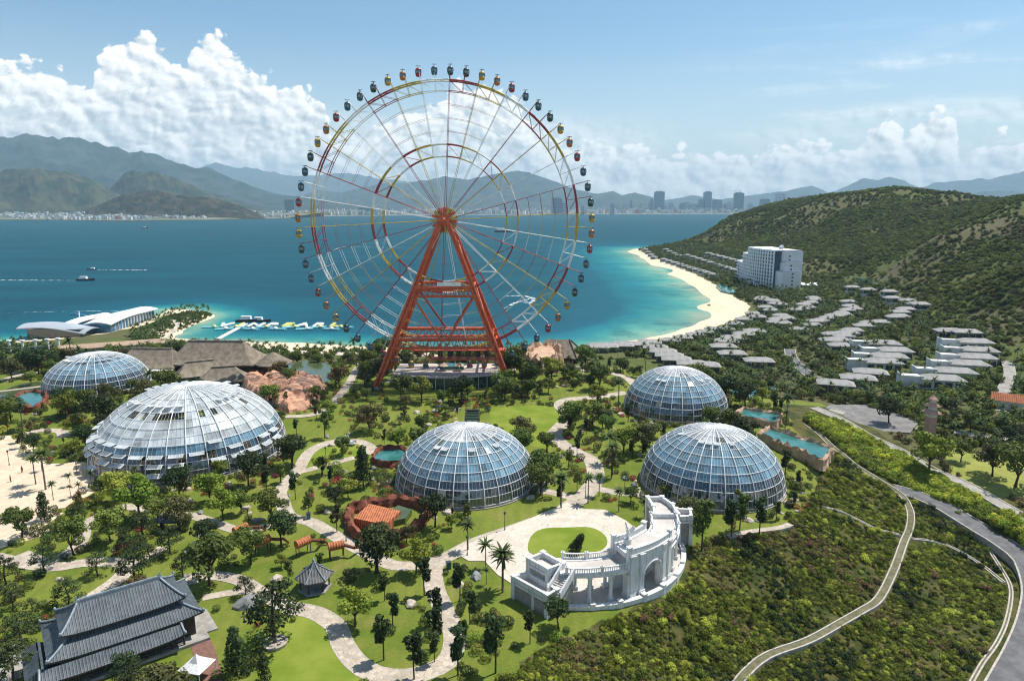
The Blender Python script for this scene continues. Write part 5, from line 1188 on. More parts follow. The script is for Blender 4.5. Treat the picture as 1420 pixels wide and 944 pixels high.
for y0,y1,h in segs:
    b=MB(); n=max(1,int((y1-y0)/8)); vs=[];
    pl=[(hxw(y0+(y1-y0)*i/n),y0+(y1-y0)*i/n) for i in range(n+1)]+[(24+hxw(y1)*.3,y1),(24,y0)]
    pl=[(p[0],p[1]) for p in pl][::-1]
    b.prism(pl,0,h); b.build('wing','hotel_glass',ht)
    b=MB(); b.prism([(p[0],p[1]) for p in pl],h+.003,h+1.3); b.build('roof_slab','hotel_white',ht)
    f=MB(); nf=int(h/3.5)
    for i in range(n):
        ya=y0+(y1-y0)*i/n; yb=y0+(y1-y0)*(i+1)/n; xa,xb=hxw(ya),hxw(yb); d=Vector((xb-xa,yb-ya)); a=math.atan2(d.y,d.x); m=((xa+xb)/2-.55,(ya+yb)/2)
        for k in range(nf+1): f.box((m[0],m[1],k*3.5+.35),(d.length,1.3,.75),a)
        for k in range(2): q=Vector((xa,ya))+d*(k/2); f.box((q.x-.6,q.y,h/2),(.9,1.5,h-.02),a-PI/2)
    f.build('balcony_grid','hotel_white',ht)
for y0,y1,x0,x1,h in ((0,8,3,21,18.6),(4,11,7,25,27.5),(8,14,8,27,38.)):
    b=MB(); b.box(((x0+x1)/2,(y0+y1+8)/2,h/2),(x1-x0,y1-y0+8,h)); b.build('end_block','hotel_white',ht); b=MB(); b.box(((x0+x1)/2,(y0+y1+8)/2,h+.5),(x1-x0-1.2,y1-y0+7,1.)); b.build('end_roof','hotel_grey',ht)
for z in (3,6.5,10,13.5,17,21,24.5,30,33.5):
    y=-.06 if z<18 else (3.94 if z<27 else 7.94); b=MB(); b.box((13.5,y,z),(1.8,.14,1.5)); b.build('window','hotel_glass',ht)
b=MB(); [b.box((15+i*3.2,30+i*6,40.3),(3,4,2.2)) for i in range(6)]; b.build('roof_plant','hotel_grey',ht)
e=empty('hotel_annex',(hx+36,hy+18,hz),0,'low round glass annex behind the white hotel','building'); b=MB(); b.lathe([(13,0),(13,5)],24,smooth=False); b.build('wall','hotel_glass',e); b=MB(); b.lathe([(14,5.003),(14,5.8),(.1,6)],24,smooth=False); b.build('roof','hotel_white',e)
def drape2(name,l,m,lift=.4): P=[G(*q) for q in l]; z=sum(p.z for p in P)/len(P)+lift; b=MB(); b.prism([(p.x,p.y) for p in P],z-4,z); return tag(b.build(name,m),kind='structure')
drape2('swimming_pool',[(993,398),(1000,394),(1020,399),(1026,406),(1012,408),(1000,405)],'pool_water',1.)
drape2('swimming_pool',[(1187,389),(1200,386),(1216,388),(1218,393),(1200,394)],'pool_water',1.)
drape2('swimming_pool',[(1012,545),(1018,541),(1047,542),(1050,549),(1030,552)],'pool_water',1.)
drape2('swimming_pool',[(1055,543),(1075,541),(1078,548),(1057,550)],'pool_water',.8)
# ------------------------------------------------------------ villas
VIL=[]
def vmesh(kind):
    """0 broad hipped villa, 1 villa with a white flat wing, 2 narrow row house"""
    rf=MB(); wl=MB(); wg=MB(); gl=MB()
    hl,hw=((7.0,4.3),(7.6,3.6),(6.1,3.5))[kind]; ze=3.3; zt=4.9
    wl.box((0,0,.4),(2*hl-1.6,2*hw-1.8,5.7)); rf.add([(-hl,-hw,ze),(hl,-hw,ze),(hl,hw,ze),(-hl,hw,ze),(-hl+3.2,0,zt),(hl-3.2,0,zt)],[(0,1,5,4),(1,2,5),(2,3,4,5),(3,0,4)])
    rf.box((0,0,ze-.12),(2*hl,2*hw,.22))
    for i in range(4): gl.box((-hl+2.6+i*(2*hl-5)/3,-hw+.86,1.3),(2.4,.12,2.2))
    gl.box((-hl+.76,0,1.4),(.12,5,2.0))
    if kind==1: wg.box((-hl-2.6,.4,1.2),(7,2*hw-1.,5.0)); wg.box((-hl-2.6,-hw+.8,4.0),(7.3,.3,.7)); wg.box((-hl-6.0,.4,4.05),(.3,2*hw-1,.7))
    return rf,wl,wg,gl
VM={}
def villa(px,py,kind,rz,label,group,s=1.,lift=0):
    p=G(px,py); p=Vector((p.x,p.y,0)); z=max(H1(p.x,p.y),H1(p.x+4,p.y+3),H1(p.x-4,p.y-3))+.3+lift
    e=empty('villa',(p.x,p.y,z),rz,label,'villa',group,s)
    if kind not in VM:
        rf,wl,wg,gl=vmesh(kind); q=[('roof',rf.build('roof','villa_roof',e)),('wall',wl.build('wall','villa_wall' if kind else 'villa_wall_dark',e)),('glazing',gl.build('glazing','villa_glass',e))]
        if kind==1: q.append(('white_wing',wg.build('white_wing','villa_wall',e)))
        VM[kind]=[(n,o.data) for n,o in q]
    else:
        for n,d in VM[kind]: o=bpy.data.objects.new(n,d); col.objects.link(o); o.parent=e
    VIL.append((p.x,p.y)); return e
O7=lambda a,b:(1060+a/3.944,380+b/3.944); O4=lambda a,b:(820+a/2.367,220+b/2.367)
rowdef=[
 ('white sided villas stepping up the right slope',1,[O7(*q) for q in [(1140,420),(1165,463),(1150,503),(1105,542),(1030,580),(960,622)]],-14),
 ('pair of villas high on the right under the dry hillside',0,[O7(*q) for q in [(1100,358),(1005,350)]],-14),
 ('villas just above the bottom palms',1,[O7(*q) for q in [(645,420),(705,460),(672,495),(640,525)]],-12),
 ('three grey roofed villas nearest the car park',0,[O7(*q) for q in [(575,578),(508,612),(385,645)]],-22),
 ('long overlapping villa row left of the leafy slope',2,[O7(*q) for q in [(630,293),(575,297),(540,312),(480,338),(455,352),(430,370),(400,392),(410,425),(370,360),(360,395)]],-8),
 ('upper right villa row climbing towards the hill',2,[O7(*q) for q in [(770,225),(740,240),(715,266),(780,180),(830,198),(695,163),(680,128),(565,114),(480,97),(735,262),(850,200)]],-8),
 ('central villa row running down to the left',2,[O7(*q) for q in [(455,178),(465,200),(450,222),(420,240),(380,255),(350,268),(310,280),(490,215),(280,285),(430,250)]],-6),
 ('villa cluster right of the hotel garden',2,[O7(*q) for q in [(265,155),(255,180),(235,205),(170,218),(200,212),(280,165),(215,190)]],-6),
 ('villas beside the small curving road',2,[O7(*q) for q in [(90,255),(70,275),(100,296),(260,306),(190,330),(60,290)]],-12),
 ('villas between beach and hotel pool',2,[O7(*q) for q in [(20,165),(60,185),(5,205),(35,222),(-20,160)]]+[O4(*q) for q in [(560,470),(595,480),(620,492)]],-10),
 ('villa row behind the beach palms',2,[O4(*q) for q in [(530,523),(500,543),(470,558),(545,535),(640,540),(440,575),(400,575),(370,585),(340,595),(300,605),(260,614)]],-8),
 ('middle villas above the rear right dome',0,[O4(*q) for q in [(535,583),(500,594),(465,606),(440,618),(432,636),(460,660),(548,685)]],-8),
 ('villas close behind the rear right dome',0,[O4(*q) for q in [(210,640),(235,655),(255,670),(278,684),(330,700),(370,705)]],-10),
 ('low houses along the beach left of the dome',0,[O4(*q) for q in [(100,632),(50,635),(150,628),(20,637),(190,620)]]+[(832,487),(862,485)],-5)]
def along(a,b,n): return [(a[0]+(b[0]-a[0])*i/(n-1),a[1]+(b[1]-a[1])*i/(n-1)) for i in range(n)]
strips_=[('row houses near the far beach end',along(O4(178,305),O4(205,330),4)),('second row houses near the far beach end',along(O4(245,305),O4(285,325),4)),('long roof row left of the hotel',along(O4(315,325),O4(470,375),9)),('roof row at the hill foot behind the hotel',along(O4(385,320),O4(485,347),6)),('roof row along the upper beach',along(O4(238,338),O4(400,390),10))]
ordn=['first','second','third','fourth','fifth','sixth','seventh','eighth','ninth','tenth','eleventh']
for g,k,l,a in rowdef:
    for i,(px,py) in enumerate(l): villa(px,py,k,R(a+random.uniform(-3,3)),f'{ordn[i]} villa of the {g}' if i<11 else 'villa of the '+g,g,s=(1.12 if k==1 else 1.) )
for g,l in strips_:
    for i,(px,py) in enumerate(l): villa(px,py,2,R(-50),f'{ordn[i]} house from the sea in the {g}',g,s=1.)
# ------------------------------------------------------------ pink shrine tower, cottage
p=G(1288,606); e=empty('shrine_tower',(p.x,p.y,p.z),0,'small pink tiered shrine tower beside the car park','tower'); mat('pink_plaster',(.50,.30,.24),(.38,.22,.17),.8,.85)
b=MB(); b.box((0,0,4),(2.6,2.6,8),taper=.85); b.build('shaft','pink_plaster',e)
for z,w in ((8,4.2),(10.2,3.2),(12,2.2)):
    b=MB(); b.lathe([(w*.72,z),(w*.6,z+.5),(w*.2,z+1.3),(.3,z+1.6)],4,smooth=False,T=Matrix.Rotation(PI/4,4,'Z')); b.build('tiered_roof','pink_plaster',e); b=MB(); b.box((0,0,z-.4),(w*.55,w*.55,1.6)); b.build('storey','plaster',e)
p=G(1395,566); e=empty('cottage',(p.x,p.y,p.z),R(-35),'white cottage with orange roof among trees at right edge','cottage')
b=MB(); b.box((0,0,1.6),(9,5,3.6)); b.build('wall','plaster',e); b=MB(); b.add([(-5,-3,3.2),(5,-3,3.2),(5,3,3.2),(-5,3,3.2),(-5,0,5.6),(5,0,5.6)],[(0,1,5,4),(2,3,4,5),(1,2,5),(3,0,4),(3,2,1,0)]); b.build('roof','orange_tiles',e)
# ------------------------------------------------------------ seafront white building, jetty, boats, inflatables
mat('sail_white',(.80,.80,.79),(.7,.7,.7),.1,.5); mat('blue_glass',(.06,.22,.34),(.03,.12,.22),.12,.2,5,.7)
a=Vector(W(140,462,-19)); bb=Vector(W(212,440,-19)); d=(bb-a); L_=d.length
e=empty('aquarium_hall',(a.x,a.y,-19.5),math.atan2(d.y,d.x),'long white wave roofed seafront hall with blue glass wall','hall',None,(.86,.74,.72))
def saddle(mb,x0,x1,w0,w1,z0,z1,th=.8,off=0.):
    N=16;Mm=6; vs=[]
    for i in range(N+1):
        t=i/N; w=w0+(w1-w0)*t; zz=z0+(z1-z0)*t+1.2*math.sin(t*PI*1.4)
        for j in range(Mm+1):
            s=j/Mm*2-1; vs.append((x0+(x1-x0)*t,off+s*w+3*math.sin(t*2.5),zz+2.2*(1-s*s)))
    n=Mm+1; top=[(i*n+j,(i+1)*n+j,(i+1)*n+j+1,i*n+j+1) for i in range(N) for j in range(Mm)]
    k=len(vs); vs2=vs+[(x,y,z-th) for x,y,z in vs]; fs=top+[tuple(k+q for q in f[::-1]) for f in top]
    bd=[i*n for i in range(N+1)]+[N*n+j for j in range(1,n)]+[i*n+Mm for i in range(N-1,-1,-1)]+[j for j in range(Mm-1,0,-1)]
    fs+=[(bd[i],bd[(i+1)%len(bd)],k+bd[(i+1)%len(bd)],k+bd[i]) for i in range(len(bd))]
    mb.add(vs2,fs,0,smooth=False)
b=MB(); saddle(b,-4,L_+4,13,13,10,13); b.build('wave_roof','sail_white',e)
b=MB(); b.prism([(-2,-11),(L_*.5,-8),(L_+2,-7.5),(L_+2,12),(-2,9)],0,10.8); b.build('glass_wall','blue_glass',e)
b=MB(); saddle(b,-14,L_*.7,6,7,9,11,off=26); b.build('rear_roof','sail_white',e); b=MB(); b.prism([(-12,22),(L_*.66,24),(L_*.66,30),(-12,30)],0,9); b.build('rear_wall','blue_glass',e)
b=MB()
for i in range(14): x=1+i*(L_/14); b.box((x,-9.6+2*x/L_,5.4),(.5,2.,10.6))
b.build('fins','hotel_white',e)
p=W(85,466,-19); e=empty('arched_roof_hall',(p[0],p[1],-19.5),R(-3),'low arched white roof left of the wave roofed hall','hall')
b=MB(); saddle(b,-24,22,9,10,7,5,.5); b.build('arched_roof','hotel_grey',e); b=MB(); b.prism([(-20,-5),(18,-6),(18,8),(-20,8)],0,6.2); b.build('wall','station_glass',e)
p=W(112,455,-19); e=empty('slide_tower',(p[0],p[1],-19.5),0,'blue coiled water slide tower beside the seafront hall','slide')
b=MB(); pts=[(5*math.cos(i*.5),5*math.sin(i*.5),2+i*.45) for i in range(24)]; b.path(pts,[.8]*24,7); b.build('coil','blue_glass',e); b=MB(); b.tube((0,0,0),(0,0,13),.5,.4,8); b.build('mast','hotel_white',e)
# long low hall near D1 (brown sheet roof)
p=W(150,484,-8); e=empty('brown_roof_hall',(p[0]+2,p[1],-13),R(24),'flat brown roofed building behind the far left dome','building')
mat('tan_roof',(.36,.25,.17),(.28,.19,.13),.2,.9,6)
b=MB(); b.box((0,0,7.4),(52,15,.6)); b.build('roof','tan_roof',e); b=MB(); b.box((0,0,3.5),(49,13,7)); b.build('wall','villa_wall_dark',e)
# dark curved stand with white pillars, far left
p=W(30,478,-10); e=empty('curved_stand',(p[0],p[1],-14),0,'dark curved structure with white pillars at left edge','building')
b=MB()
for i in range(12):
    a0=-150+i*10; P=[(30*math.cos(R(a0+q)),14*math.sin(R(a0+q))) for q in (0,10)]; b.prism([P[0],P[1],(P[1][0]*.8,P[1][1]*.8),(P[0][0]*.8,P[0][1]*.8)],0,5)
b.build('stand_base','dark_steel',e)
for i in range(10): a0=-148+i*13; b=MB(); x,y=30.5*math.cos(R(a0)),14.5*math.sin(R(a0)); b.tube((x,y,0),(x,y,9),.7,.6,8); b.box((x,y,9.2),(2,2,.6)); b.build('pillar','hotel_white',e)
# gangway + floating inflatable park, letters
mat('infl_yellow',(.62,.62,.15),None,.5,.4); mat('infl_cyan',(.25,.60,.66),None,.5,.4); mat('infl_white',(.75,.77,.74),None,.5,.4)
a=Vector(W(302,470,-19.4)); bb=Vector(W(341,449,-19.4)); d=bb-a; m_=(a+bb)/2
e=empty('floating_pier',(m_.x,m_.y,-19.6),math.atan2(d.y,d.x),'white floating pier reaching the inflatable water park','pier'); b=MB(); b.box((0,0,.2),(d.length,3,.6)); b.build('deck','sail_white',e)
for i in range(6):
    for s in (-1,1): b=MB(); b.tube((-d.length/2+i*d.length/5,s*1.4,.4),(-d.length/2+i*d.length/5,s*1.4,1.6),.12,.12,5); b.build('bollard','sail_white',e)
def txt(ch,h):
    c=bpy.data.curves.new('t','FONT'); c.body=ch; c.size=h*1.35; c.extrude=.55; c.bevel_depth=.35; c.bevel_resolution=1; c.align_x='CENTER'
    o=bpy.data.objects.new('t',c); col.objects.link(o); dg=bpy.context.evaluated_depsgraph_get(); me=bpy.data.meshes.new_from_object(o.evaluated_get(dg)); bpy.data.objects.remove(o); bpy.data.curves.remove(c); return me
word='VINPEARL'; x0,x1=298,474
for i,ch in enumerate(word):
    px=x0+(x1-x0)*(i+.5)/len(word); p=W(px,452,-19.3); me=txt(ch,9.); me.name='inflatable_letter'; me.materials.append(M[['infl_white','infl_yellow','infl_white'][i%3]])
    o=bpy.data.objects.new('inflatable_letter',me); col.objects.link(o); o.location=(p[0],p[1]-3,-19.2); o.rotation_euler=(0,0,R(2)); o.scale=(1.15,1.7,.9)
    tag(o,f'floating inflatable letter {ch}, '+['first','second','third','fourth','fifth','sixth','seventh','last'][i]+' of the row on the bay','inflatable','inflatable letters on the bay')
for i in range(11):
    px=292+i*18.6; p=W(px,456.5 if i%2 else 454,-19.6); e=empty('inflatable_track',(p[0],p[1],-19.7),R(random.uniform(-20,20)),'cyan and yellow inflatable walkway piece floating by the letters','inflatable','inflatable walkway pieces')
    b=MB(); b.tube((-6,-1.2,.3),(6,-1.2,.3),.7,.7,7); b.tube((-6,1.2,.3),(6,1.2,.3),.7,.7,7); b.build('float','infl_cyan',e)
    b=MB(); b.lathe([(2.2,.4),(1.6,1.4),(.5,2.2),(.05,2.3)],8,T=Matrix.Translation((random.uniform(-3,3),0,0))); b.build('hump',['infl_yellow','infl_white'][i%2],e)
def boat(px,py,L2,rz,label,wake=None,dark=True,cabin_=True):
    p=W(px,py,SEA); e=empty('boat',(p[0],p[1],SEA),rz,label,'boat'); b=MB(); w=L2*.14
    prof=[(-L2/2,w*.8),(-L2*.2,w),(L2*.2,w*.85),(L2*.42,w*.4),(L2/2,.05)]
    vs=[]; 
    for x,h in prof: vs+=[(x,-h*.6,-.3),(x,-h,L2*.09*(1+max(0,x/L2))),(x,h,L2*.09*(1+max(0,x/L2))),(x,h*.6,-.3)]
    fs=[(i*4+j,i*4+(j+1)%4,(i+1)*4+(j+1)%4,(i+1)*4+j) for i in range(4) for j in range(4)]+[(0,1,2,3),(19,18,17,16)]
    b.add(vs,fs); b.build('hull','dark_steel' if dark else 'sail_white',e)
    if cabin_: b=MB(); b.box((-L2*.12,0,L2*.16),(L2*.4,w*1.2,L2*.13),taper=.9); b.build('cabin','hotel_white' if dark else 'hotel_glass',e)
    if wake:
        b=MB(); b.add([(-L2*.5,-.8,.12),(-L2*.5,.8,.12),(-wake,3.2,.10),(-wake,-3.2,.10)],[(0,1,2,3)]); b.build('wake','foam',e)
foam=bpy.data.materials.new('foam'); foam.use_nodes=True; nt=foam.node_tree; bb_=nt.nodes['Principled BSDF']; bb_.inputs['Base Color'].default_value=(.75,.82,.85,1); bb_.inputs['Roughness'].default_value=.8
tc=nn(nt,'ShaderNodeTexCoord'); nz_=nn(nt,'ShaderNodeTexNoise'); nz_.inputs['Scale'].default_value=.22; nz_.inputs['Detail'].default_value=6; nt.links.new(tc.outputs['Object'],nz_.inputs[0]); nt.links.new(smooth(nt,nz_.outputs[0],.42,.62),bb_.inputs['Alpha']); M['foam']=foam
boat(127,374,14,R(175),'dark boat speeding left, upper of two wakes',80); boat(119,389,22,R(-2),'larger dark boat with a long wake behind on the left, lower one',150); boat(201,316.5,26,0,'tiny far boat off the dark headland',60); boat(346,446,20,R(3),'dark moored boat behind the inflatable letters, left one',None); boat(362,446,16,R(-4),'dark moored boat behind the inflatable letters, right one',None); boat(698,322,60,R(5),'small far boat seen through the wheel spokes',None)
def wake(name,l,w):
    fr=frames(cat([Vector(W(*q,SEA)[:2]) for q in l],8)); b=MB(); zs=[SEA+.1]*len(fr); n=len(fr)
    vs=[]; fs=[]
    for i,(p,nr) in enumerate(fr): ww=w*(.25+.75*math.sin(PI*min(1,i/n*1.0))) ; vs+=[(*(p+nr*ww),SEA+.12),(*(p-nr*ww),SEA+.12)]
    fs=[(2*i,2*i+1,2*i+3,2*i+2) for i in range(n-1)]; b.add(vs,fs); return tag(b.build(name,'foam'),kind='structure')
wake('water_foam',[(700,411),(715,410),(730,411),(741,415),(735,420),(722,419)],2.6); wake('water_foam',[(698,428),(715,420),(728,416),(740,413)],1.8); wake('water_foam',[(455,350),(480,342),(520,343),(560,344)],1.2)
e_=wake('buoy_line',[(0,434.5),(60,432.5),(120,431.5),(180,431)],.5)
# ------------------------------------------------------------ city across the bay
mat('tower_blue',(.10,.20,.26),(.16,.26,.32),.02,.3,3,.6); mat('tower_pale',(.40,.44,.46),(.30,.34,.37),.02,.5); mat('tower_teal',(.03,.17,.21),(.05,.22,.26),.02,.3,3,.6)
def towermat(name,c1,c2):
    m=bpy.data.materials.new(name); m.use_nodes=True; nt=m.node_tree; L=nt.links.new; b=nt.nodes['Principled BSDF']; b.inputs['Roughness'].default_value=.4
    tc=nn(nt,'ShaderNodeTexCoord'); sp=nn(nt,'ShaderNodeSeparateXYZ'); L(tc.outputs['Object'],sp.inputs[0]); w=smooth(nt,mathn(nt,'SINE',mathn(nt,'MULTIPLY',sp.outputs[2],.35)),-.2,.2); w2=smooth(nt,mathn(nt,'SINE',mathn(nt,'MULTIPLY',sp.outputs[0],.42)),-.1,.5)
    L(mixc(nt,mathn(nt,'MAXIMUM',w,w2),c1,c2),b.inputs['Base Color']); M[name]=m
towermat('tower_blue',(.03,.11,.16),(.12,.22,.28)); towermat('tower_pale',(.08,.13,.17),(.36,.42,.45)); towermat('tower_teal',(.005,.07,.09),(.01,.11,.14))
OC=lambda a:840+a/5.07
tw=[(310,330,235,'tower_blue'),(335,408,183,'tower_blue'),(165,183,245,'tower_blue'),(440,475,262,'tower_pale'),(525,552,262,'tower_blue'),(556,585,258,'tower_pale'),(650,690,237,'tower_blue'),(684,735,185,'tower_blue'),(750,808,240,'tower_blue'),(818,843,268,'tower_blue'),(847,880,255,'tower_pale'),(895,962,192,'tower_teal'),(1080,1145,235,'tower_teal'),(1187,1252,196,'tower_pale'),(1352,1405,210,'tower_pale'),(225,236,292,'tower_blue'),(65,90,280,'tower_pale'),(1148,1170,262,'tower_pale'),(1196,1218,285,'tower_blue'),(590,630,268,'tower_pale'),(410,432,292,'tower_pale')]
lab=['slim dark tower left of the biggest blue tower','broadest blue glass tower of the left skyline group','thin dark tower standing alone left of the skyline','pale mid height block right of the broadest tower','short dark slab in the middle of the skyline','pale slab next to the short dark slab','lower blue half of the twin towers','taller blue half of the twin towers','squat blue tower with white base right of the twins','short dark block between squat and teal towers','pale low tower left of the teal one','tall teal tower with cranes on its roof','short bright teal tower near the hill','pale tall tower right of the short teal one','pale tower half hidden above the hill crest','tiny dark block by the far beach','pale low block at left end of the skyline','narrow pale block right of the short teal tower','low dark block below the pale tall tower','wide pale low block before the twins','little pale block under the broadest tower']
def tower(pxl,pxr,top,base,Y,m,label,name='tower_block'):
    a=D(pxl,base,Y);c=D(pxr,base,Y);t=D(pxl,top,Y); w=c[0]-a[0]; h=t[2]-SEA
    e=empty(name,((a[0]+c[0])/2,Y,SEA),random.uniform(-.2,.2),label,'tower','city towers across the bay')
    b=MB(); b.box((0,0,h/2),(w*.94,w*.7,h)); b.build('shaft',m,e); b=MB(); b.box((0,0,h+h*.02),(w*.6,w*.45,h*.04)); b.build('roof_plant','tower_pale',e); b=MB(); b.box((0,-w*.1,h*.05),(w*1.15,w,h*.1)); b.build('podium','tower_pale',e)
    return e,w,h
for (a,c,t,m),l in zip(tw,lab):
    e,w,h=tower(OC(a),OC(c),230+t/5.07,295,8200,m,l)
    if l.startswith('tall teal'):
        for s in (-.4,.15): b=MB(); b.tube((w*s,0,h),(w*s,0,h+32),2,2,4); b.tube((w*s-30,0,h+26),(w*s+14,0,h+26),1.6,1.6,4); b.build('crane','tower_pale',e)
for a,c,t,m,l in [(396,410,277,'tower_teal','dark teal tower seen at the wheel left edge'),(497,517,288,'tower_teal','low teal slab seen through the wheel, left part'),(765,779,275,'tower_blue','pale blue double tower seen through the wheel, right part'),(779,786,281,'tower_pale','slim pale tower right beside the double tower'),(846,852,283,'tower_pale','slim pale tower between wheel and skyline'),(805,810,286,'tower_pale','tiny pale tower by the wheel right rim')]: tower(a,c,t,295,6600,m,l)
for i in range(34):
    px=[848,862,868,879,886,893,899,921,929,941,947,957,965,990,996,1004,1012,1036,1042,1050,1058,1066,1074,1090,1096,1104,1112,1120,872,934,952,962,1000,1046][i]
    r_=random.Random(i*7); w_=r_.uniform(3,7); tower(px,px+w_,r_.uniform(281,290),295,8300+r_.uniform(-300,900),r_.choice(['tower_pale','tower_blue','tower_pale']),None)
for o in [o for o in col.objects if o.name.startswith('tower_block') and 'label' not in o]: tag(o,'small pale mid rise block low in the skyline across the bay','tower','small mid rise blocks across the bay')
houses=[]
rnd=random.Random(5)
HMm=[]
for i,m in enumerate(['plaster','tower_pale','villa_wall','orange_tiles']):
    b=MB(); b.box((0,0,.5),(1,1,1)); b.box((.1,.05,1.06),(.4,.4,.12)); me=b.build('town_house',m); HMm.append(me.data); bpy.data.objects.remove(me)
def coast_y(px): return W(px,np.interp(px,[0,180,400,432,600,1000],[305,306.5,303,299.5,298.5,296.6]),SEA)[1]
def house(px,dy,h,k,label,g):
    Y=coast_y(px)+dy; x=(px-710)/F*(Y*cs+80*sn); o=bpy.data.objects.new('town_house',HMm[k]); col.objects.link(o); o.location=(x,Y,SEA+2.9+min(900,max(0,dy))*.034); o.scale=(rnd.uniform(14,30)*(1.0 if px<430 else 1.5),rnd.uniform(12,20),h); o.rotation_euler=(0,0,rnd.uniform(-.5,.5)); tag(o,label,'house',g)
for i in range(300):
    px=rnd.uniform(0,430) if i<170 else rnd.uniform(430,960)
    k=rnd.choices([0,1,2,3],[5,4,7,1])[0]
    if px<430: l='small pale town house on the shore left of the wheel'; g='town houses on the left shore'
    else: l='small pale town building on the far shore behind and right of the wheel'; g='town houses on the far shore'
    house(px,30+abs(rnd.gauss(0,330)),rnd.uniform(8,22)*(1 if px<430 else 1.9),k,l,g)
b=MB()
for i in range(1500):
    px=rnd.uniform(-60,430) if i<800 else rnd.uniform(430,1100); Y=coast_y(px)+60+abs(rnd.gauss(0,550)); x=(px-710)/F*(Y*cs+80*sn); s=rnd.uniform(10,24)*(1 if px<430 else 1.5); h=rnd.uniform(6,18)*(1 if px<430 else 2)
    b.box((x,Y,SEA+2.9+min(900,Y-coast_y(px))*.034+h/2),(s,s*.7,h),rnd.uniform(-.6,.6),rnd.choices([0,1,2],[4,4,5])[0])
tag(b.build('town_roofscape',['plaster','tower_pale','villa_wall']),kind='stuff')
# ------------------------------------------------------------ plants
def foliage(name,c1,c2,c3=None,trans=.22,rough=.7,hue=.06):
    m=bpy.data.materials.new(name); m.use_nodes=True; nt=m.node_tree; L=nt.links.new; b=nt.nodes['Principled BSDF']; b.inputs['Roughness'].default_value=rough; b.inputs['Specular IOR Level'].default_value=.25
    oi=nn(nt,'ShaderNodeObjectInfo'); g=nn(nt,'ShaderNodeNewGeometry')
    c=mixc(nt,g.outputs['Random Per Island'],c1,c2)
    if c3: c=mixc(nt,smooth(nt,oi.outputs['Random'],.72,.86),c,c3)
    hs=nn(nt,'ShaderNodeHueSaturation'); L(c,hs.inputs['Color']); L(mathn(nt,'MULTIPLY_ADD',oi.outputs['Random'],hue,.5-hue/2),hs.inputs['Hue'])
    r2=mathn(nt,'FRACT',mathn(nt,'MULTIPLY',oi.outputs['Random'],37.7)); L(mathn(nt,'MULTIPLY_ADD',r2,.75,.62),hs.inputs['Value'])
    L(hs.outputs[0],b.inputs['Base Color'])
    tr=nn(nt,'ShaderNodeBsdfTranslucent'); L(hs.outputs[0],tr.inputs[0]); mx=nn(nt,'ShaderNodeMixShader'); mx.inputs[0].default_value=trans; L(b.outputs[0],mx.inputs[1]); L(tr.outputs[0],mx.inputs[2]); L(mx.outputs[0],nt.nodes['Material Output'].inputs[0]); M[name]=m
foliage('leaf_mid',(.050,.085,.013),(.115,.15,.026),(.16,.18,.03)); foliage('leaf_dark',(.022,.040,.011),(.050,.078,.020)); foliage('leaf_bright',(.11,.17,.015),(.19,.24,.03),(.28,.26,.04)); foliage('leaf_olive',(.06,.07,.02),(.12,.12,.04),(.17,.10,.045))
foliage('leaf_palm',(.035,.07,.015),(.08,.12,.03)); foliage('leaf_hill',(.050,.078,.015),(.125,.145,.028),(.20,.21,.035),.3); foliage('leaf_bank',(.18,.27,.022),(.36,.42,.045),(.50,.45,.06),.4); foliage('leaf_dry',(.12,.11,.035),(.24,.21,.07),(.20,.09,.06)); foliage('leaf_red',(.22,.02,.03),(.35,.05,.06)); foliage('leaf_scrub',(.060,.095,.014),(.19,.22,.025),(.42,.40,.06),.3)
mat('bark',(.09,.065,.045),(.05,.036,.026),2.,.95,6,.1); mat('bark_grey',(.20,.17,.14),(.12,.10,.08),2.,.95,6,.1)
mat('boulder_pale',(.50,.44,.37),(.32,.27,.22),.6,.9,8,.2,bump=.8,bscale=2.); mat('boulder_grey',(.26,.26,.25),(.14,.15,.15),.6,.9,8,.2,bump=.8,bscale=2.)
def leaves(mb,rnd,c,rad,n,size,sx=1.,sy=1.,sz=.8,mi=0,shell=.55,up=.35):
    for _ in range(n):
        v=Vector((rnd.gauss(0,1),rnd.gauss(0,1),rnd.gauss(0,1))); v.normalize(); k=rad*(shell+(1-shell)*rnd.random()**.6)
        p=Vector(c)+Vector((v.x*sx,v.y*sy,v.z*sz))*k
        nrm=(v+Vector((rnd.uniform(-1,1),rnd.uniform(-1,1),rnd.uniform(-1,1)+up))*.9).normalized()
        a=nrm.orthogonal().normalized(); a=Matrix.Rotation(rnd.uniform(0,2*PI),3,nrm)@a; b=nrm.cross(a); s=size*rnd.uniform(.6,1.35)
        mb.add([p-a*s-b*s*.35,p+b*s*.62,p+a*s-b*s*.35,p-b*s*.75],[(0,1,2,3)],mi)
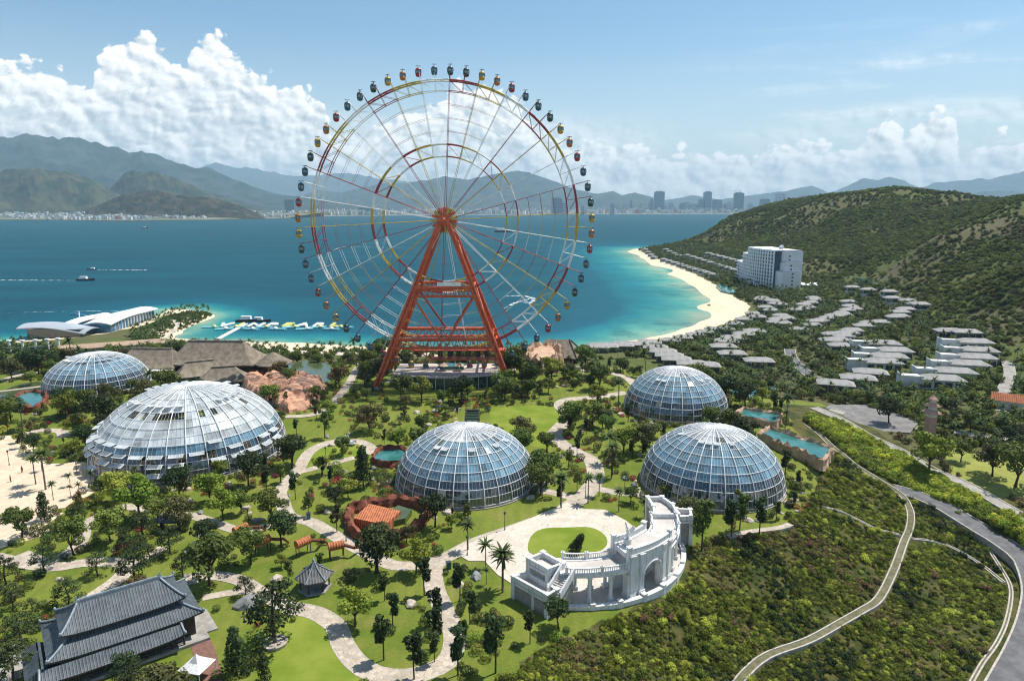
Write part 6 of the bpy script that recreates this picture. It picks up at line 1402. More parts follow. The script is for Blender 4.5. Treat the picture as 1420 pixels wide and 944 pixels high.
def tree_proto(name,seed,h,cr,kind,leafm,barkm='bark'):
    rnd=random.Random(seed); tk=MB(); cr_=MB()
    if kind=='broad':
        fork=h*rnd.uniform(.25,.36); bend=Vector((rnd.uniform(-.3,.3),rnd.uniform(-.3,.3),0))
        tk.path([Vector((0,0,-.3)),Vector((0,0,fork*.5))+bend*.3,Vector((0,0,fork))+bend],[h*.034,h*.026,h*.022],7)
        for i in range(9):
            a=2*PI*i/9+rnd.uniform(-.5,.5); q=Vector((math.cos(a)*cr*rnd.uniform(.25,.8),math.sin(a)*cr*rnd.uniform(.25,.8),h*rnd.uniform(.5,.9)))
            tk.path([Vector((0,0,fork))+bend,Vector((q.x*.45,q.y*.45,(fork+q.z)*.52)),q],[h*.016,h*.010,h*.004],5)
            leaves(cr_,rnd,q,cr*rnd.uniform(.34,.52),150,h*.036,sz=.72)
        for i in range(5):
            a=rnd.uniform(0,2*PI); q=Vector((math.cos(a)*cr*.35,math.sin(a)*cr*.35,h*rnd.uniform(.72,.93))); leaves(cr_,rnd,q,cr*rnd.uniform(.3,.42),110,h*.036)
    elif kind=='young':
        tk.path([Vector((0,0,-.3)),Vector((rnd.uniform(-.1,.1),0,h*.5)),Vector((rnd.uniform(-.2,.2),0,h*.92))],[h*.018,h*.013,h*.004],6)
        for i in range(9):
            z=h*(.42+.55*i/9); a=rnd.uniform(0,2*PI); r=cr*rnd.uniform(.2,.55)*(1.15-.6*(i/9)); q=Vector((math.cos(a)*r,math.sin(a)*r,z)); tk.tube((0,0,z-h*.08),q,h*.006,h*.003,4); leaves(cr_,rnd,q,cr*rnd.uniform(.26,.46),62,h*.036)
    elif kind=='column':
        tk.path([Vector((0,0,-.3)),Vector((0,0,h*.9))],[h*.022,h*.005],6)
        for i in range(15):
            t=i/15; a=i*2.4; r=cr*(.5*(1-t)**.6); leaves(cr_,rnd,(math.cos(a)*r,math.sin(a)*r,h*(.16+.78*t)),cr*(.62-.3*t),95,h*.026,sz=.9)
    elif kind=='layer':
        tk.path([Vector((0,0,-.3)),Vector((.3,0,h*.35)),Vector((-.2,.1,h*.7)),Vector((0,0,h*.93))],[h*.03,h*.024,h*.014,h*.006],7)
        for i in range(11):
            z=h*(.3+.66*(i/11)); a=i*2.3+rnd.uniform(-.3,.3); r=cr*(.78-.5*i/11); q=Vector((math.cos(a)*r,math.sin(a)*r,z)); tk.path([Vector((0,0,z-h*.06)),q*.5+Vector((0,0,z*.5)),q],[h*.012,h*.008,h*.004],5)
            leaves(cr_,rnd,q,cr*rnd.uniform(.36,.5),130,h*.026,sz=.34,shell=.3,up=1.)
    elif kind in('date','coco'):
        lean=.0 if kind=='date' else .12
        pts=[Vector((h*lean*(i/6)**2,0,h*i/6-.3*(i==0))) for i in range(7)]
        tk.path(pts,[h*.03]+[h*.022]*3+[h*.019]*3 if kind=='date' else [h*.024]+[h*.015]*6,7)
        top=pts[-1]; n=34 if kind=='date' else 24
        for i in range(n):
            a=2*PI*i/n*1.0+rnd.uniform(-.2,.2)+(i%3)*.7; el=rnd.choice([.95,.55,.2,-.15]) ; L_=cr*rnd.uniform(.85,1.1); K=5; p=top.copy(); d=Vector((math.cos(a)*math.cos(el),math.sin(a)*math.cos(el),math.sin(el))); pp=[p.copy()]
            for k in range(K): p=p+d*(L_/K); d=(d+Vector((0,0,-.19))).normalized(); pp.append(p.copy())
            sd_=Vector((-math.sin(a),math.cos(a),0)); w=h*.045 if kind=='date' else h*.05
            for k in range(K):
                ww=w*(1.1-.16*k); w2=w*(1.1-.16*(k+1)) if k<K-1 else .02
                for s in (-1,1): dr=Vector((0,0,-.55)); cr_.add([pp[k],pp[k+1],pp[k+1]+(sd_*s+dr*.5)*w2,pp[k]+(sd_*s+dr*.5)*ww],[(0,1,2,3)])
    elif kind=='shrub':
        tk.tube((0,0,-.1),(0,0,h*.5),h*.05,h*.03,5); leaves(cr_,rnd,(0,0,h*.5),h*.5,420,h*.075,sx=cr/h*2,sy=cr/h*2,sz=.95,shell=.75)
    elif kind=='wild':
        for i in range(6):
            a=rnd.uniform(0,2*PI); r=cr*rnd.uniform(0,.7); leaves(cr_,rnd,(math.cos(a)*r,math.sin(a)*r,h*rnd.uniform(.25,.7)),cr*rnd.uniform(.35,.6),95,h*.075,sz=.8,shell=.35)
        tk.tube((0,0,-.2),(0,0,h*.4),h*.04,h*.02,5)
    elif kind=='grassy':
        for i in range(70):
            a=rnd.uniform(0,2*PI); r=cr*rnd.random()*.6; p=Vector((math.cos(a)*r,math.sin(a)*r,-.05)); o=Vector((math.cos(a),math.sin(a),0)); t_=Vector((-o.y,o.x,0)); q=p+o*cr*rnd.uniform(.2,.6)+Vector((0,0,h*rnd.uniform(.6,1.1))); w=h*.07
            cr_.add([p-t_*w,p+t_*w,q+t_*w*.25,q-t_*w*.25],[(0,1,2,3)])
    c=cr_.build('foliage',leafm); k=tk.build('trunk',barkm) if tk.v else None
    cm,km=c.data,(k.data if k else None); bpy.data.objects.remove(c); 
    if k: bpy.data.objects.remove(k)
    return cm,km
PR={}
PR['broadleaf_tree']=[tree_proto('b',1,6.4,2.9,'broad','leaf_mid'),tree_proto('b',2,6.8,3.2,'broad','leaf_dark'),tree_proto('b',3,6.,2.7,'broad','leaf_bright'),tree_proto('b',4,6.2,3.1,'broad','leaf_olive'),tree_proto('b',14,6.6,3.3,'broad','leaf_mid')]
PR['young_tree']=[tree_proto('y',5,5.6,1.7,'young','leaf_mid'),tree_proto('y',6,6.0,1.6,'young','leaf_dark'),tree_proto('y',15,5.4,1.5,'young','leaf_olive')]
PR['columnar_tree']=[tree_proto('c',7,8.,1.9,'column','leaf_dark')]
PR['layered_pine']=[tree_proto('l',8,6.5,2.8,'layer','leaf_dark'),tree_proto('l',9,6.,2.6,'layer','leaf_dark')]
PR['date_palm']=[tree_proto('d',10,6.2,2.1,'date','leaf_palm','bark_grey'),tree_proto('d',11,5.2,2.2,'date','leaf_palm','bark_grey')]
PR['coconut_palm']=[tree_proto('k',12,6.6,2.5,'coco','leaf_palm','bark_grey'),tree_proto('k',13,5.8,2.3,'coco','leaf_palm','bark_grey')]
PR['shrub']=[tree_proto('s',20,1.5,.9,'shrub','leaf_mid'),tree_proto('s',21,1.4,.95,'shrub','leaf_dark'),tree_proto('s',22,1.2,.9,'shrub','leaf_bright'),tree_proto('s',23,1.2,.8,'shrub','leaf_olive'),tree_proto('s',24,.9,.7,'shrub','leaf_red')]
def rock_proto(seed,m):
    b=MB(); bm=bmesh.new(); bmesh.ops.create_icosphere(bm,subdivisions=2,radius=1.)
    for v in bm.verts: n=v.co.copy(); v.co*=1+.45*mn.noise(n*1.1+Vector((seed*3.3,0,0)))+.18*mn.noise(n*3+Vector((0,seed,0))); v.co.z*=.75; v.co.x*=1.2
    me=bpy.data.meshes.new('boulder'); bm.to_mesh(me); bm.free(); me.materials.append(M[m]); return me
RK=[rock_proto(1,'boulder_pale'),rock_proto(2,'boulder_pale'),rock_proto(3,'boulder_grey'),rock_proto(4,'boulder_pale')]
def pxof(x,y,z):
    z-=HC; dep=y*cs-z*sn; up=y*sn+z*cs
    if dep<1: return (-999,-999)
    return (710+F*x/dep,472-F*up/dep)
LMK=[(132,520,'the far left dome'),(260,610,'the biggest dome'),(645,650,'the middle dome'),(937,548,'the rear right dome'),(990,650,'the front right dome'),(840,770,'the white colonnade'),(160,870,'the grey pavilion'),(70,760,'the lower left winding paths'),(620,470,'the seaside promenade'),(615,530,'the ferris wheel legs'),(530,725,'the red rock enclosure'),(570,860,'the narrow winding path'),(420,870,'the bottom lawn'),(730,600,'the big green lawn'),(800,530,'the beach house path'),(470,630,'the oval lawn'),(300,520,'the thatched halls'),(395,545,'the red rock formation'),(60,650,'the sandy yard'),(400,760,'the orange wall caps'),(720,740,'the plaza'),(1100,620,'the turquoise basins'),(1230,590,'the car park'),(1350,650,'the dry meadow'),(1150,500,'the villas'),(950,490,'the villas behind the rear dome'),(1280,520,'the upper right villas'),(1000,390,'the hotel'),(700,880,'the lower slope edge'),(440,800,'the small gazebo'),(250,450,'the headland'),(1060,720,'the slope rim below the front right dome')]
KW={'broadleaf_tree':('leafy green tree with spreading crown','tree','leafy trees'),'young_tree':('slender young tree with thin trunk','tree','slender young trees'),'columnar_tree':('tall dark columnar tree','tree','tall columnar trees'),'layered_pine':('dark pruned pine with layered pads','pine','layered pines'),'date_palm':('date palm with feathery crown','palm','date palms'),'coconut_palm':('coconut palm with drooping fronds','palm','coconut palms'),'shrub':('round clipped shrub','shrub','round shrubs'),'boulder':('weathered garden boulder','boulder','garden boulders')}
LV=['mid green','dark green','bright green','olive','mid green']; 
NCOUNT={}
def area(px,py): return min(LMK,key=lambda l:((l[0]-px)**2+((l[1]-py)*1.5)**2))[2]
def plant(kind,x,y,s=1.,var=None,label=None,z=None,rnd=random):
    P_=PR[kind]; v=rnd.randrange(len(P_)) if var is None else var%len(P_)
    z=H1(x,y) if z is None else z
    ar=area(*pxof(x,y,z)); w=KW[kind]; desc=w[0]
    if kind=='broadleaf_tree': desc=f'{LV[v]} '+desc.replace('leafy green','leafy')
    if kind=='shrub': desc=f"{['mid green','dark green','bright green','olive','red'][v]} "+desc
    e=empty(kind,(x,y,z),rnd.uniform(0,2*PI),label or f'{desc} near {ar}',w[1],f'{desc.replace(" with"," with")} group near {ar}' if not label else None,s)
    cm,km=P_[v]; o=bpy.data.objects.new('foliage',cm); col.objects.link(o); o.parent=e
    if km: o=bpy.data.objects.new('trunk',km); col.objects.link(o); o.parent=e
    NCOUNT[kind]=NCOUNT.get(kind,0)+1; return e
def boulder(x,y,s,i,label=None,z=None):
    o=bpy.data.objects.new('boulder',RK[i%4]); col.objects.link(o); z=H1(x,y) if z is None else z; o.location=(x,y,z+s*.2); o.scale=(s,s*random.uniform(.7,1.),s*random.uniform(.7,1.)); o.rotation_euler=(0,0,random.uniform(0,6.3)); ar=area(*pxof(x,y,z)); c='grey' if i%4==2 else 'pale'
    tag(o,label or f'{c} weathered boulder near {ar}','boulder',None if label else f'{c} boulders near {ar}'); return o
# --- hand placed trees (base pixel, top pixel)
def at(kind,px,py,top,var=None,label=None):
    p=G(px,py); d=p.y*cs-(p.z-HC)*sn; hpx=py-top; h=hpx*d/F/math.cos(TH+math.atan((py-472)/F)*.8)
    base={'broadleaf_tree':6.3,'young_tree':5.7,'columnar_tree':8.,'layered_pine':6.3,'date_palm':7.2,'coconut_palm':8.5,'shrub':1.5}[kind]
    return plant(kind,p.x,p.y,h/base,var,label)
A=lambda ox,oy,s,L_: [(ox+a/s,oy+b/s,oy+c/s) for a,b,c in L_]
HP=[]
def hp(kind,L_,var=None):
    for i,(a,b,c) in enumerate(L_): e=at(kind,a,b,c,var); HP.append((e.location.x,e.location.y,1.8))
hp('broadleaf_tree',A(380,720,3.55,[(510,265,70),(500,262,110),(395,345,255)]),1); hp('broadleaf_tree',A(380,720,3.55,[(700,268,110),(400,525,350)]),2)
hp('young_tree',A(380,720,3.55,[(740,375,200),(545,400,280),(585,525,370),(540,690,490),(690,785,580),(790,640,450),(790,520,350),(915,400,225),(965,515,360),(905,765,540),(1090,755,490),(1260,610,460),(790,700,560),(930,600,500)]),1)
hp('date_palm',A(380,720,3.55,[(955,150,10),(1042,240,85),(1128,340,145),(1045,320,240)]))
hp('columnar_tree',A(0,680,3.38,[(210,140,0),(1110,860,640),(1240,890,770)]),0)
hp('broadleaf_tree',A(0,680,3.38,[(345,300,150),(105,230,90),(520,245,100),(740,150,40),(985,445,240),(1045,140,-10),(1270,145,10),(1175,345,190),(1130,110,10),(830,120,0)]))
hp('layered_pine',A(0,680,3.38,[(670,230,90),(800,300,170),(640,445,250),(460,400,290),(320,545,400),(210,385,250),(100,745,580),(150,570,500),(60,560,440),(30,440,310),(860,410,300),(700,340,240),(1150,495,400),(60,900,700)]))
e=at('layered_pine',382,893,812,0,'big dark pine in a round stone planter on the bottom lawn'); HP.append((e.location.x,e.location.y,3))
pp=e.location; q=empty('tree_planter',(pp.x,pp.y,0),0,'round pale stone planter around the big pine','planter'); b=MB(); b.lathe([(1.8,0),(1.9,.5),(1.5,.52),(1.5,.3),(.4,.35)],16,smooth=False); b.build('stone_ring','boulder_pale',q)
hp('broadleaf_tree',A(380,560,3.55,[(470,140,0),(610,228,115),(240,350,250),(90,300,170),(1225,240,130),(1345,235,150),(1340,400,240),(730,140,60)])); hp('columnar_tree',A(380,560,3.55,[(440,410,200),(430,330,210)]),0)
hp('young_tree',A(380,560,3.55,[(250,168,20),(105,470,340),(35,385,290),(170,550,440),(310,630,480),(235,360,260),(640,95,0),(680,175,110),(1410,500,380)]))
hp('date_palm',A(690,560,2.95,[(260,425,285),(415,375,285),(370,405,290),(495,440,345),(600,462,375),(20,770,590),(470,290,160),(520,340,270)]))
hp('young_tree',A(690,560,2.95,[(955,550,400),(1070,545,390),(835,600,390),(990,515,350),(325,360,270),(290,262,190),(325,212,135),(465,305,170),(1140,475,400),(850,460,380),(200,330,240),(1175,300,190)]))
hp('broadleaf_tree',A(690,560,2.95,[(105,205,110),(200,195,120),(390,90,0),(430,100,20),(620,170,110),(690,390,330),(190,280,200)]))
hp('broadleaf_tree',A(0,460,3.38,[(550,800,650),(840,770,650),(1165,725,590),(985,800,650),(1370,640,500),(350,480,390),(145,250,190),(510,340,240),(270,130,70),(150,180,90)])); hp('young_tree',A(0,460,3.38,[(1315,710,610),(1250,655,570),(1390,480,410),(860,780,680)]))
hp('date_palm',A(0,560,4.72,[(235,525,340),(460,540,440),(465,620,530),(520,600,500),(600,540,420),(505,455,330),(300,560,300),(440,390,300),(350,630,510),(275,440,330)]))
# weeping topiary on the plaza lawn
p=W(800,768); q=empty('topiary',(p[0],p[1],.2),0,'dark leaning cone topiary in the middle of the plaza lawn','topiary'); b=MB(); rnd=random.Random(4)
for i in range(10): t=i/10; leaves(b,rnd,(1.6*t-.6,0,.5+3.6*t),1.5*(1-t*.65),150,.2,sz=1.)
b.build('foliage','leaf_dark',q); b=MB(); b.tube((-.6,0,0),(.8,0,3.8),.16,.06,6); b.build('trunk','bark',q)
# weathered rocks shown on the photograph
for px,py,s,l in [(348,838,2.2,'large grey rock sculpture beside the big pine'),(660,800,1.1,'grey striped boulder by the path bend below the plaza'),(570,838,1.1,'pale boulder in the middle of the lower lawn'),(636,812,.9,'tan boulder under the young tree right of the narrow path')]: p=G(px,py); boulder(p.x,p.y,s,2 if 'grey' in l else 0,l); HP.append((p.x,p.y,s))
# --- masks for scattering
def free(X,Y,pad=0.):
    ok=np.ones(X.shape,bool)
    for x,y,r in DOMES: ok&=np.hypot(X-x,Y-y)>r+.9+pad
    for pts,hw in WAYS: ok&=segdist(X,Y,pts[::2]+[pts[-1]])>hw+.5+pad
    ok&=~inpoly(X,Y,PLAZA)&~inpoly(X,Y,YARD)
    ok&=np.hypot(X-cc[0],Y-cc[1])>23.5
    for P in (POND1,POND2,POND3): ok&=~inpoly(X,Y,[tuple(p) for p in P])
    a=R(37.9); dx=X-tagc[0];dy=Y-tagc[1]; u=dx*math.cos(a)+dy*math.sin(a); v=-dx*math.sin(a)+dy*math.cos(a); ok&=~((np.abs(u)<13.5)&(v>-10)&(v<6.5))
    for c,r in ((wz(314,518),20),(wz(223,520),14),(wz(277,535),8),(wz(312,541),8),(wz(381,519),8),(wz(772,500,-5),9),(wz(535,725),10),(wz(750,510),8),(wz(437,815),3.5),(wz(655,594),5),(wz(1048,585),9),(wz(1075,608),9),(wz(1105,618),9),(wz(1135,635),7),(wz(540,636),7),(wz(348,545),6),(wz(365,545),9),(wz(395,545),11),(wz(425,545),10),(wz(445,545),5),(wz(275,900),8),(wz(150,484,-8),20),(wz(45,560),6),(wz(337,757),4.),(wz(367,774),4.),(wz(423,776),4.),(wz(469,781),4.),(wz(437,832),4.),(wz(232,752),4),(wz(495,640),5)): ok&=np.hypot(X-c[0],Y-c[1])>r
    ok&=~((np.abs(X-WX)<21)&(np.abs(Y-WY+8)<19))&(np.hypot(X-4,Y-107.5)>7)
    return ok
def scat(n,poly_px,seed,dens=None,pad=0.,zok=None,z=0.):
    P=[tuple(G(*q))[:2] for q in poly_px]; xs=[p[0] for p in P];ys=[p[1] for p in P]; r=np.random.RandomState(seed)
    X=r.uniform(min(xs),max(xs),n);Y=r.uniform(min(ys),max(ys),n); ok=inpoly(X,Y,P)
    X=X[ok];Y=Y[ok]; ok=free(X,Y,pad); X=X[ok];Y=Y[ok]
    if dens is not None: ok=r.rand(len(X))<dens(X,Y); X=X[ok];Y=Y[ok]
    return X,Y
def spread(X,Y,dmin,taken):
    out=[]
    for x,y in zip(X,Y):
        if all((x-a)**2+(y-b)**2>(dmin+c)**2 for a,b,c in taken): taken.append((x,y,0)); out.append((x,y))
    return out
LAWN1=[W(*q)[:2] for q in [(679,566),(735,562),(776,564),(788,577),(770,590),(768,603),(776,615),(758,622),(735,618),(716,600),(679,597)]]
LAWN2=[W(*q)[:2] for q in [(425,860),(395,868),(382,900),(350,944),(550,980),(515,935),(488,918),(468,892),(455,872)]]
clump=lambda X,Y: np.clip((fb(X,Y,28,3,4)-.32)*3.2,0.05,1)*(~inpoly(X,Y,LAWN1))*(~inpoly(X,Y,LAWN2))
gard=[(-40,508),(300,505),(700,500),(900,520),(1010,545),(1080,565),(1130,640),(1115,700),(1080,735),(980,742),(950,760),(830,862),(745,905),(690,944),(600,990),(-60,990)]
taken=list(HP)
X,Y=scat(9000,gard,11,clump,.4); tr=spread(X,Y,3.6,taken)
def frame(x,y,m=30): px,py=pxof(x,y,0); return -m<px<1420+m and py<944+m*2
tr=[p for p in tr if frame(*p)]; rnd=random.Random(99)
cnt=0
tr.sort(key=lambda p:p[1])
rnd.shuffle(tr)
for x,y in tr[:430]:
    px,py=pxof(x,y,H1(x,y)); u=rnd.random()
    left=px<330 and py>690
    if left: k='layered_pine' if u<.42 else ('broadleaf_tree' if u<.8 else 'young_tree')
    elif py<560: k='broadleaf_tree' if u<.62 else ('young_tree' if u<.88 else 'coconut_palm')
    elif px>860: k='young_tree' if u<.5 else ('broadleaf_tree' if u<.85 else 'date_palm')
    else: k='broadleaf_tree' if u<.5 else ('young_tree' if u<.9 else 'date_palm')
    if NCOUNT.get(k,0)>=292: continue
    plant(k,x,y,rnd.choice([.5,.65,.8,.95,1.1]+([1.3,1.5] if py<720 else []))*rnd.uniform(.9,1.1)*(1.0 if k!='young_tree' else .75),rnd=rnd)
# shrubs
X,Y=scat(16000,gard,12,lambda X,Y: np.clip((fb(X,Y,16,3,9)-.40)*4,0.02,1)*(~inpoly(X,Y,LAWN1))*(~inpoly(X,Y,LAWN2)),0.)
sh=[p for p in spread(X,Y,1.15,[(a,b,0) for a,b,c in HP]) if frame(*p)]
# rings of planting round the domes
for x0,y0,r0 in DOMES:
    n=int(r0*3.2)
    for i in range(n):
        a=rnd.uniform(PI*.95,PI*2.05); r=r0+rnd.uniform(1.2,5.5); x,y=x0+math.cos(a)*r,y0+math.sin(a)*r
        if free(np.array([x]),np.array([y]))[0]: sh.append((x,y))
rnd.shuffle(sh)
def depth(p): return p[1]
near=sorted(sh,key=depth)
ind=near[:290]; rest=near[290:]
for x,y in ind: plant('shrub',x,y,rnd.uniform(.5,1.35),rnd.choices([0,1,2,3,4],[5,6,3,3,1])[0],rnd=rnd)
# boulders
nb=0
X,Y=scat(7000,gard,13,lambda X,Y: np.clip((fb(X,Y,20,3,33)-.50)*5,0.0,1)*(~inpoly(X,Y,LAWN1))*(~inpoly(X,Y,LAWN2)),0.)
bl=[p for p in spread(X,Y,1.4,[]) if frame(*p)][:170]
for x0,y0,r0 in DOMES:
    for i in range(int(r0*1.3)):
        a=rnd.uniform(PI*.95,PI*2.05); r=r0+rnd.uniform(1.5,5.); x,y=x0+math.cos(a)*r,y0+math.sin(a)*r
        if free(np.array([x]),np.array([y]))[0]: bl.append((x,y))
for i,(x,y) in enumerate(bl[:298]): boulder(x,y,rnd.uniform(.35,1.15),rnd.randrange(4))
# --- masses: instances on points
def mass(name,pts,scl,meshsrc,seed=1,tilt=0.):
    """one object: points carrying copies of a real plant's foliage"""
    me=bpy.data.meshes.new(name); n=len(pts); me.vertices.add(n); me.vertices.foreach_set('co',np.array(pts,np.float32).ravel())
    r=np.random.RandomState(seed); rot=np.c_[r.uniform(-tilt,tilt,n),r.uniform(-tilt,tilt,n),r.uniform(0,6.28,n)].astype(np.float32)
    at=me.attributes.new('rot','FLOAT_VECTOR','POINT'); at.data.foreach_set('vector',rot.ravel()); at=me.attributes.new('scl','FLOAT','POINT'); at.data.foreach_set('value',np.array(scl,np.float32)); me.update()
    o=bpy.data.objects.new(name,me); col.objects.link(o); tag(o,kind='stuff')
    ng=bpy.data.node_groups.new(name,'GeometryNodeTree'); ng.interface.new_socket('Geometry',in_out='INPUT',socket_type='NodeSocketGeometry'); ng.interface.new_socket('Geometry',in_out='OUTPUT',socket_type='NodeSocketGeometry')
    N=ng.nodes; gi=N.new('NodeGroupInput');go=N.new('NodeGroupOutput'); ip=N.new('GeometryNodeInstanceOnPoints'); ob=N.new('GeometryNodeObjectInfo'); ob.inputs['Object'].default_value=meshsrc; ob.inputs['As Instance'].default_value=True
    ra=N.new('GeometryNodeInputNamedAttribute'); ra.data_type='FLOAT_VECTOR'; ra.inputs[0].default_value='rot'; sa=N.new('GeometryNodeInputNamedAttribute'); sa.data_type='FLOAT'; sa.inputs[0].default_value='scl'
    l=ng.links.new; l(gi.outputs[0],ip.inputs['Points']); l(ob.outputs['Geometry'],ip.inputs['Instance']); l(ra.outputs[0],ip.inputs['Rotation']); l(sa.outputs[0],ip.inputs['Scale']); l(ip.outputs[0],go.inputs[0])
    md=o.modifiers.new('scatter','NODES'); md.node_group=ng; return o
def seedplant(kind_name,h,cr,kind,leaf,px,py,label,cat_,seed,s=1.):
    cm,km=tree_proto(kind_name,seed,h,cr,kind,leaf); p=G(px,py); e=empty(kind_name,(p.x,p.y,p.z),0,label,cat_,None,s); o=bpy.data.objects.new('foliage',cm); col.objects.link(o); o.parent=e
    if km: k=bpy.data.objects.new('stem',km); col.objects.link(k); k.parent=e
    return o
S={}
S['h1']=seedplant('hill_bush',4.2,2.8,'wild','leaf_hill',1180,398,'dark rounded hill tree at the foot of the slope behind the villas','tree',41)
S['h2']=seedplant('hill_bush',3.4,2.4,'wild','leaf_olive',1215,405,'olive brown rounded bush at the foot of the dry slope','bush',42)
S['h3']=seedplant('hill_bush',4.6,2.6,'wild','leaf_mid',1240,470,'mid green bushy tree above the villa row','tree',43)
S['b1']=seedplant('bank_bush',1.9,1.4,'wild','leaf_bank',1250,655,'bright yellow green bush on the bank between the two roads','bush',44)
S['b2']=seedplant('bank_bush',1.7,1.2,'wild','leaf_bright',1330,715,'mid green bush on the bank between the two roads','bush',45)
S['s1']=seedplant('wild_shrub',.95,.8,'wild','leaf_scrub',880,800+70,'mixed green low shrub below the colonnade wall','shrub',46)
S['s2']=seedplant('wild_shrub',.9,.7,'wild','leaf_dry',905,850,'dry brown low shrub on the slope below the colonnade','shrub',47)
S['s3']=seedplant('grass_tuft',.9,.6,'grassy','leaf_scrub',1000,800,'green grass tuft on the slope below the domes','grass tuft',48)
S['s4']=seedplant('wild_shrub',1.1,.9,'wild','leaf_dark',960,900,'dark low shrub low on the slope','shrub',49)
S['g1']=seedplant('bedding_plant',.5,.5,'grassy','leaf_bright',300,700,'pale green bedding plant below the biggest dome','plant',50)
S['s5']=seedplant('small_cypress',2.2,.8,'column','leaf_bright',1000,855,'small bright green conical tree on the slope','tree',51)
for px,py,l in [(951,862,'left one of three small bright cypresses on the slope'),(1042,865,'right one of three small bright cypresses on the slope'),(1110,855,'small bright cypress beside the drain channel')]:
    p=G(px,py); e=empty('small_cypress',tuple(p),1.,l,'tree',None,rnd.uniform(1.,1.3)); o=bpy.data.objects.new('foliage',S['s5'].data); col.objects.link(o); o.parent=e
npr=np.random.RandomState(77)
def massz(X,Y,dz=0.): return [(float(x),float(y),H1(x,y)+dz) for x,y in zip(X,Y)]
# shrubs beyond the nearest ones
S['sh']=[o for o in col.objects if o.name.startswith('foliage') and o.parent and o.parent.name.startswith('shrub')]
bym={}
for o in S['sh']: bym.setdefault(o.data.name,o)
srcs=list(bym.values())[:5]
for i,s_ in enumerate(srcs):
    pts=rest[i::len(srcs)]
    if pts: mass('garden_undergrowth',[(x,y,H1(x,y)) for x,y in pts],[rnd.uniform(.6,1.4) for _ in pts],s_,i)
# brush on the lower right slope
def region(n,poly,seed,pad=0.,ways=True):
    xs=[p[0] for p in poly];ys=[p[1] for p in poly]; r=np.random.RandomState(seed); X=r.uniform(min(xs),max(xs),n);Y=r.uniform(min(ys),max(ys),n); ok=inpoly(X,Y,poly)
    X=X[ok];Y=Y[ok]
    if ways:
        ok=np.ones(len(X),bool)
        for pts,hw in WAYS: ok&=segdist(X,Y,pts[::2]+[pts[-1]])>hw+.25+pad
        ok&=np.hypot(X-cc[0],Y-cc[1])>24.2
        for x,y,r0 in DOMES: ok&=np.hypot(X-x,Y-y)>r0+2
        X=X[ok];Y=Y[ok]
    return X,Y
BR=gp([(690,950),(745,905),(850,858),(935,820),(952,762),(985,744),(1080,737),(1120,702),(1138,662),(1150,640),(1165,625),(1195,650),(1225,668),(1280,697),(1330,728),(1375,762),(1405,800),(1417,850),(1402,900),(1375,940),(1340,1000),(700,1100)])
X,Y=region(105000,BR,5); gq=npr.rand(len(X))<np.clip((fb(X,Y,5,3,91)-.30)*5,.12,1); X=X[gq];Y=Y[gq]; ok=np.array([frame(x,y,60) for x,y in zip(X,Y)]); X=X[ok];Y=Y[ok]
kk=fb(X,Y,9,4,71)+.25*(npr.rand(len(X))-.5); k2=fb(X,Y,15,3,81)
lab_=np.where(k2>.68,1,np.where(kk>.52,0,np.where(kk<.42,3,2))); rr=npr.rand(len(X)); lab_=np.where(rr<.05,1,np.where(rr>.62,0,lab_))
for j,nm in enumerate(['s1','s2','s3','s4']):
    q=lab_==j; mass('slope_scrub',massz(X[q],Y[q],-.08),np.where(npr.rand(q.sum())<.025,npr.uniform(1.1,1.8,q.sum()),npr.uniform(.25,.85,q.sum())),S[nm],j,.25)
# bright bank between the roads
BK=gp([(1128,575),(1160,588),(1200,610),(1245,633),(1290,658),(1345,686),(1400,716),(1440,745),(1440,860),(1412,800),(1378,755),(1330,720),(1280,690),(1225,662),(1192,645),(1165,622),(1140,600),(1112,582)])
X,Y=region(6500,BK,6,.1); kk=fb(X,Y,9,3,5); ok=kk+.3*(npr.rand(len(X))-.5)>.5
mass('bank_bushes',massz(X[ok],Y[ok],-.2),npr.uniform(.7,1.7,ok.sum()),S['b1'],1,.2); mass('bank_bushes',massz(X[~ok],Y[~ok],-.2),npr.uniform(.5,1.5,(~ok).sum()),S['b2'],2,.2)
# villa greenery
VP=gp([(885,347),(930,340),(985,345),(1100,378),(1190,386),(1250,415),(1300,440),(1425,500),(1425,640),(1345,618),(1280,606),(1200,560),(1150,556),(1060,552),(1005,540),(990,508),(890,496),(785,500),(783,506),(850,498),(910,486),(985,466),(1036,448),(1052,430),(1008,400),(968,380),(925,362)])
VX=np.array(VIL)
def clearv(X,Y,d):
    ok=np.ones(len(X),bool)
    for vx,vy in VX: ok&=~((np.abs(X-vx)<d*1.15)&(np.abs(Y-vy)<d))
    ok&=~((X>hx-6)&(X<hx+34)&(Y>hy-6)&(Y<hy+112))
    for q,r in (((1012,401),14),((1202,390),14),((1030,547),9),((1066,545),7),((1205,583),9),((1180,575),9),((1240,588),9)): g_=G(*q); ok&=np.hypot(X-g_.x,Y-g_.y)>r
    return ok
X,Y=region(60000,VP,8,.6); ok=clearv(X,Y,6.6); X=X[ok];Y=Y[ok]; keep=npr.rand(len(X))<np.clip(.25+.9*fb(X,Y,60,3,12),0,1); X=X[keep];Y=Y[keep]
pts=spread(X[:14000],Y[:14000],3.3,[]); pts.sort(key=lambda p:p[1]); inf=[p for p in pts if frame(*p)]
pal=[p for i,p in enumerate(inf) if i%2==0]; tre=[p for i,p in enumerate(inf) if i%2]
npalm=290-NCOUNT.get('coconut_palm',0)
for x,y in pal[:npalm]: plant('coconut_palm',x,y,rnd.uniform(.6,1.0),rnd=rnd)
palm_src=[o for o in col.objects if o.name.startswith('foliage') and o.parent and o.parent.name.startswith('coconut_palm')][0]
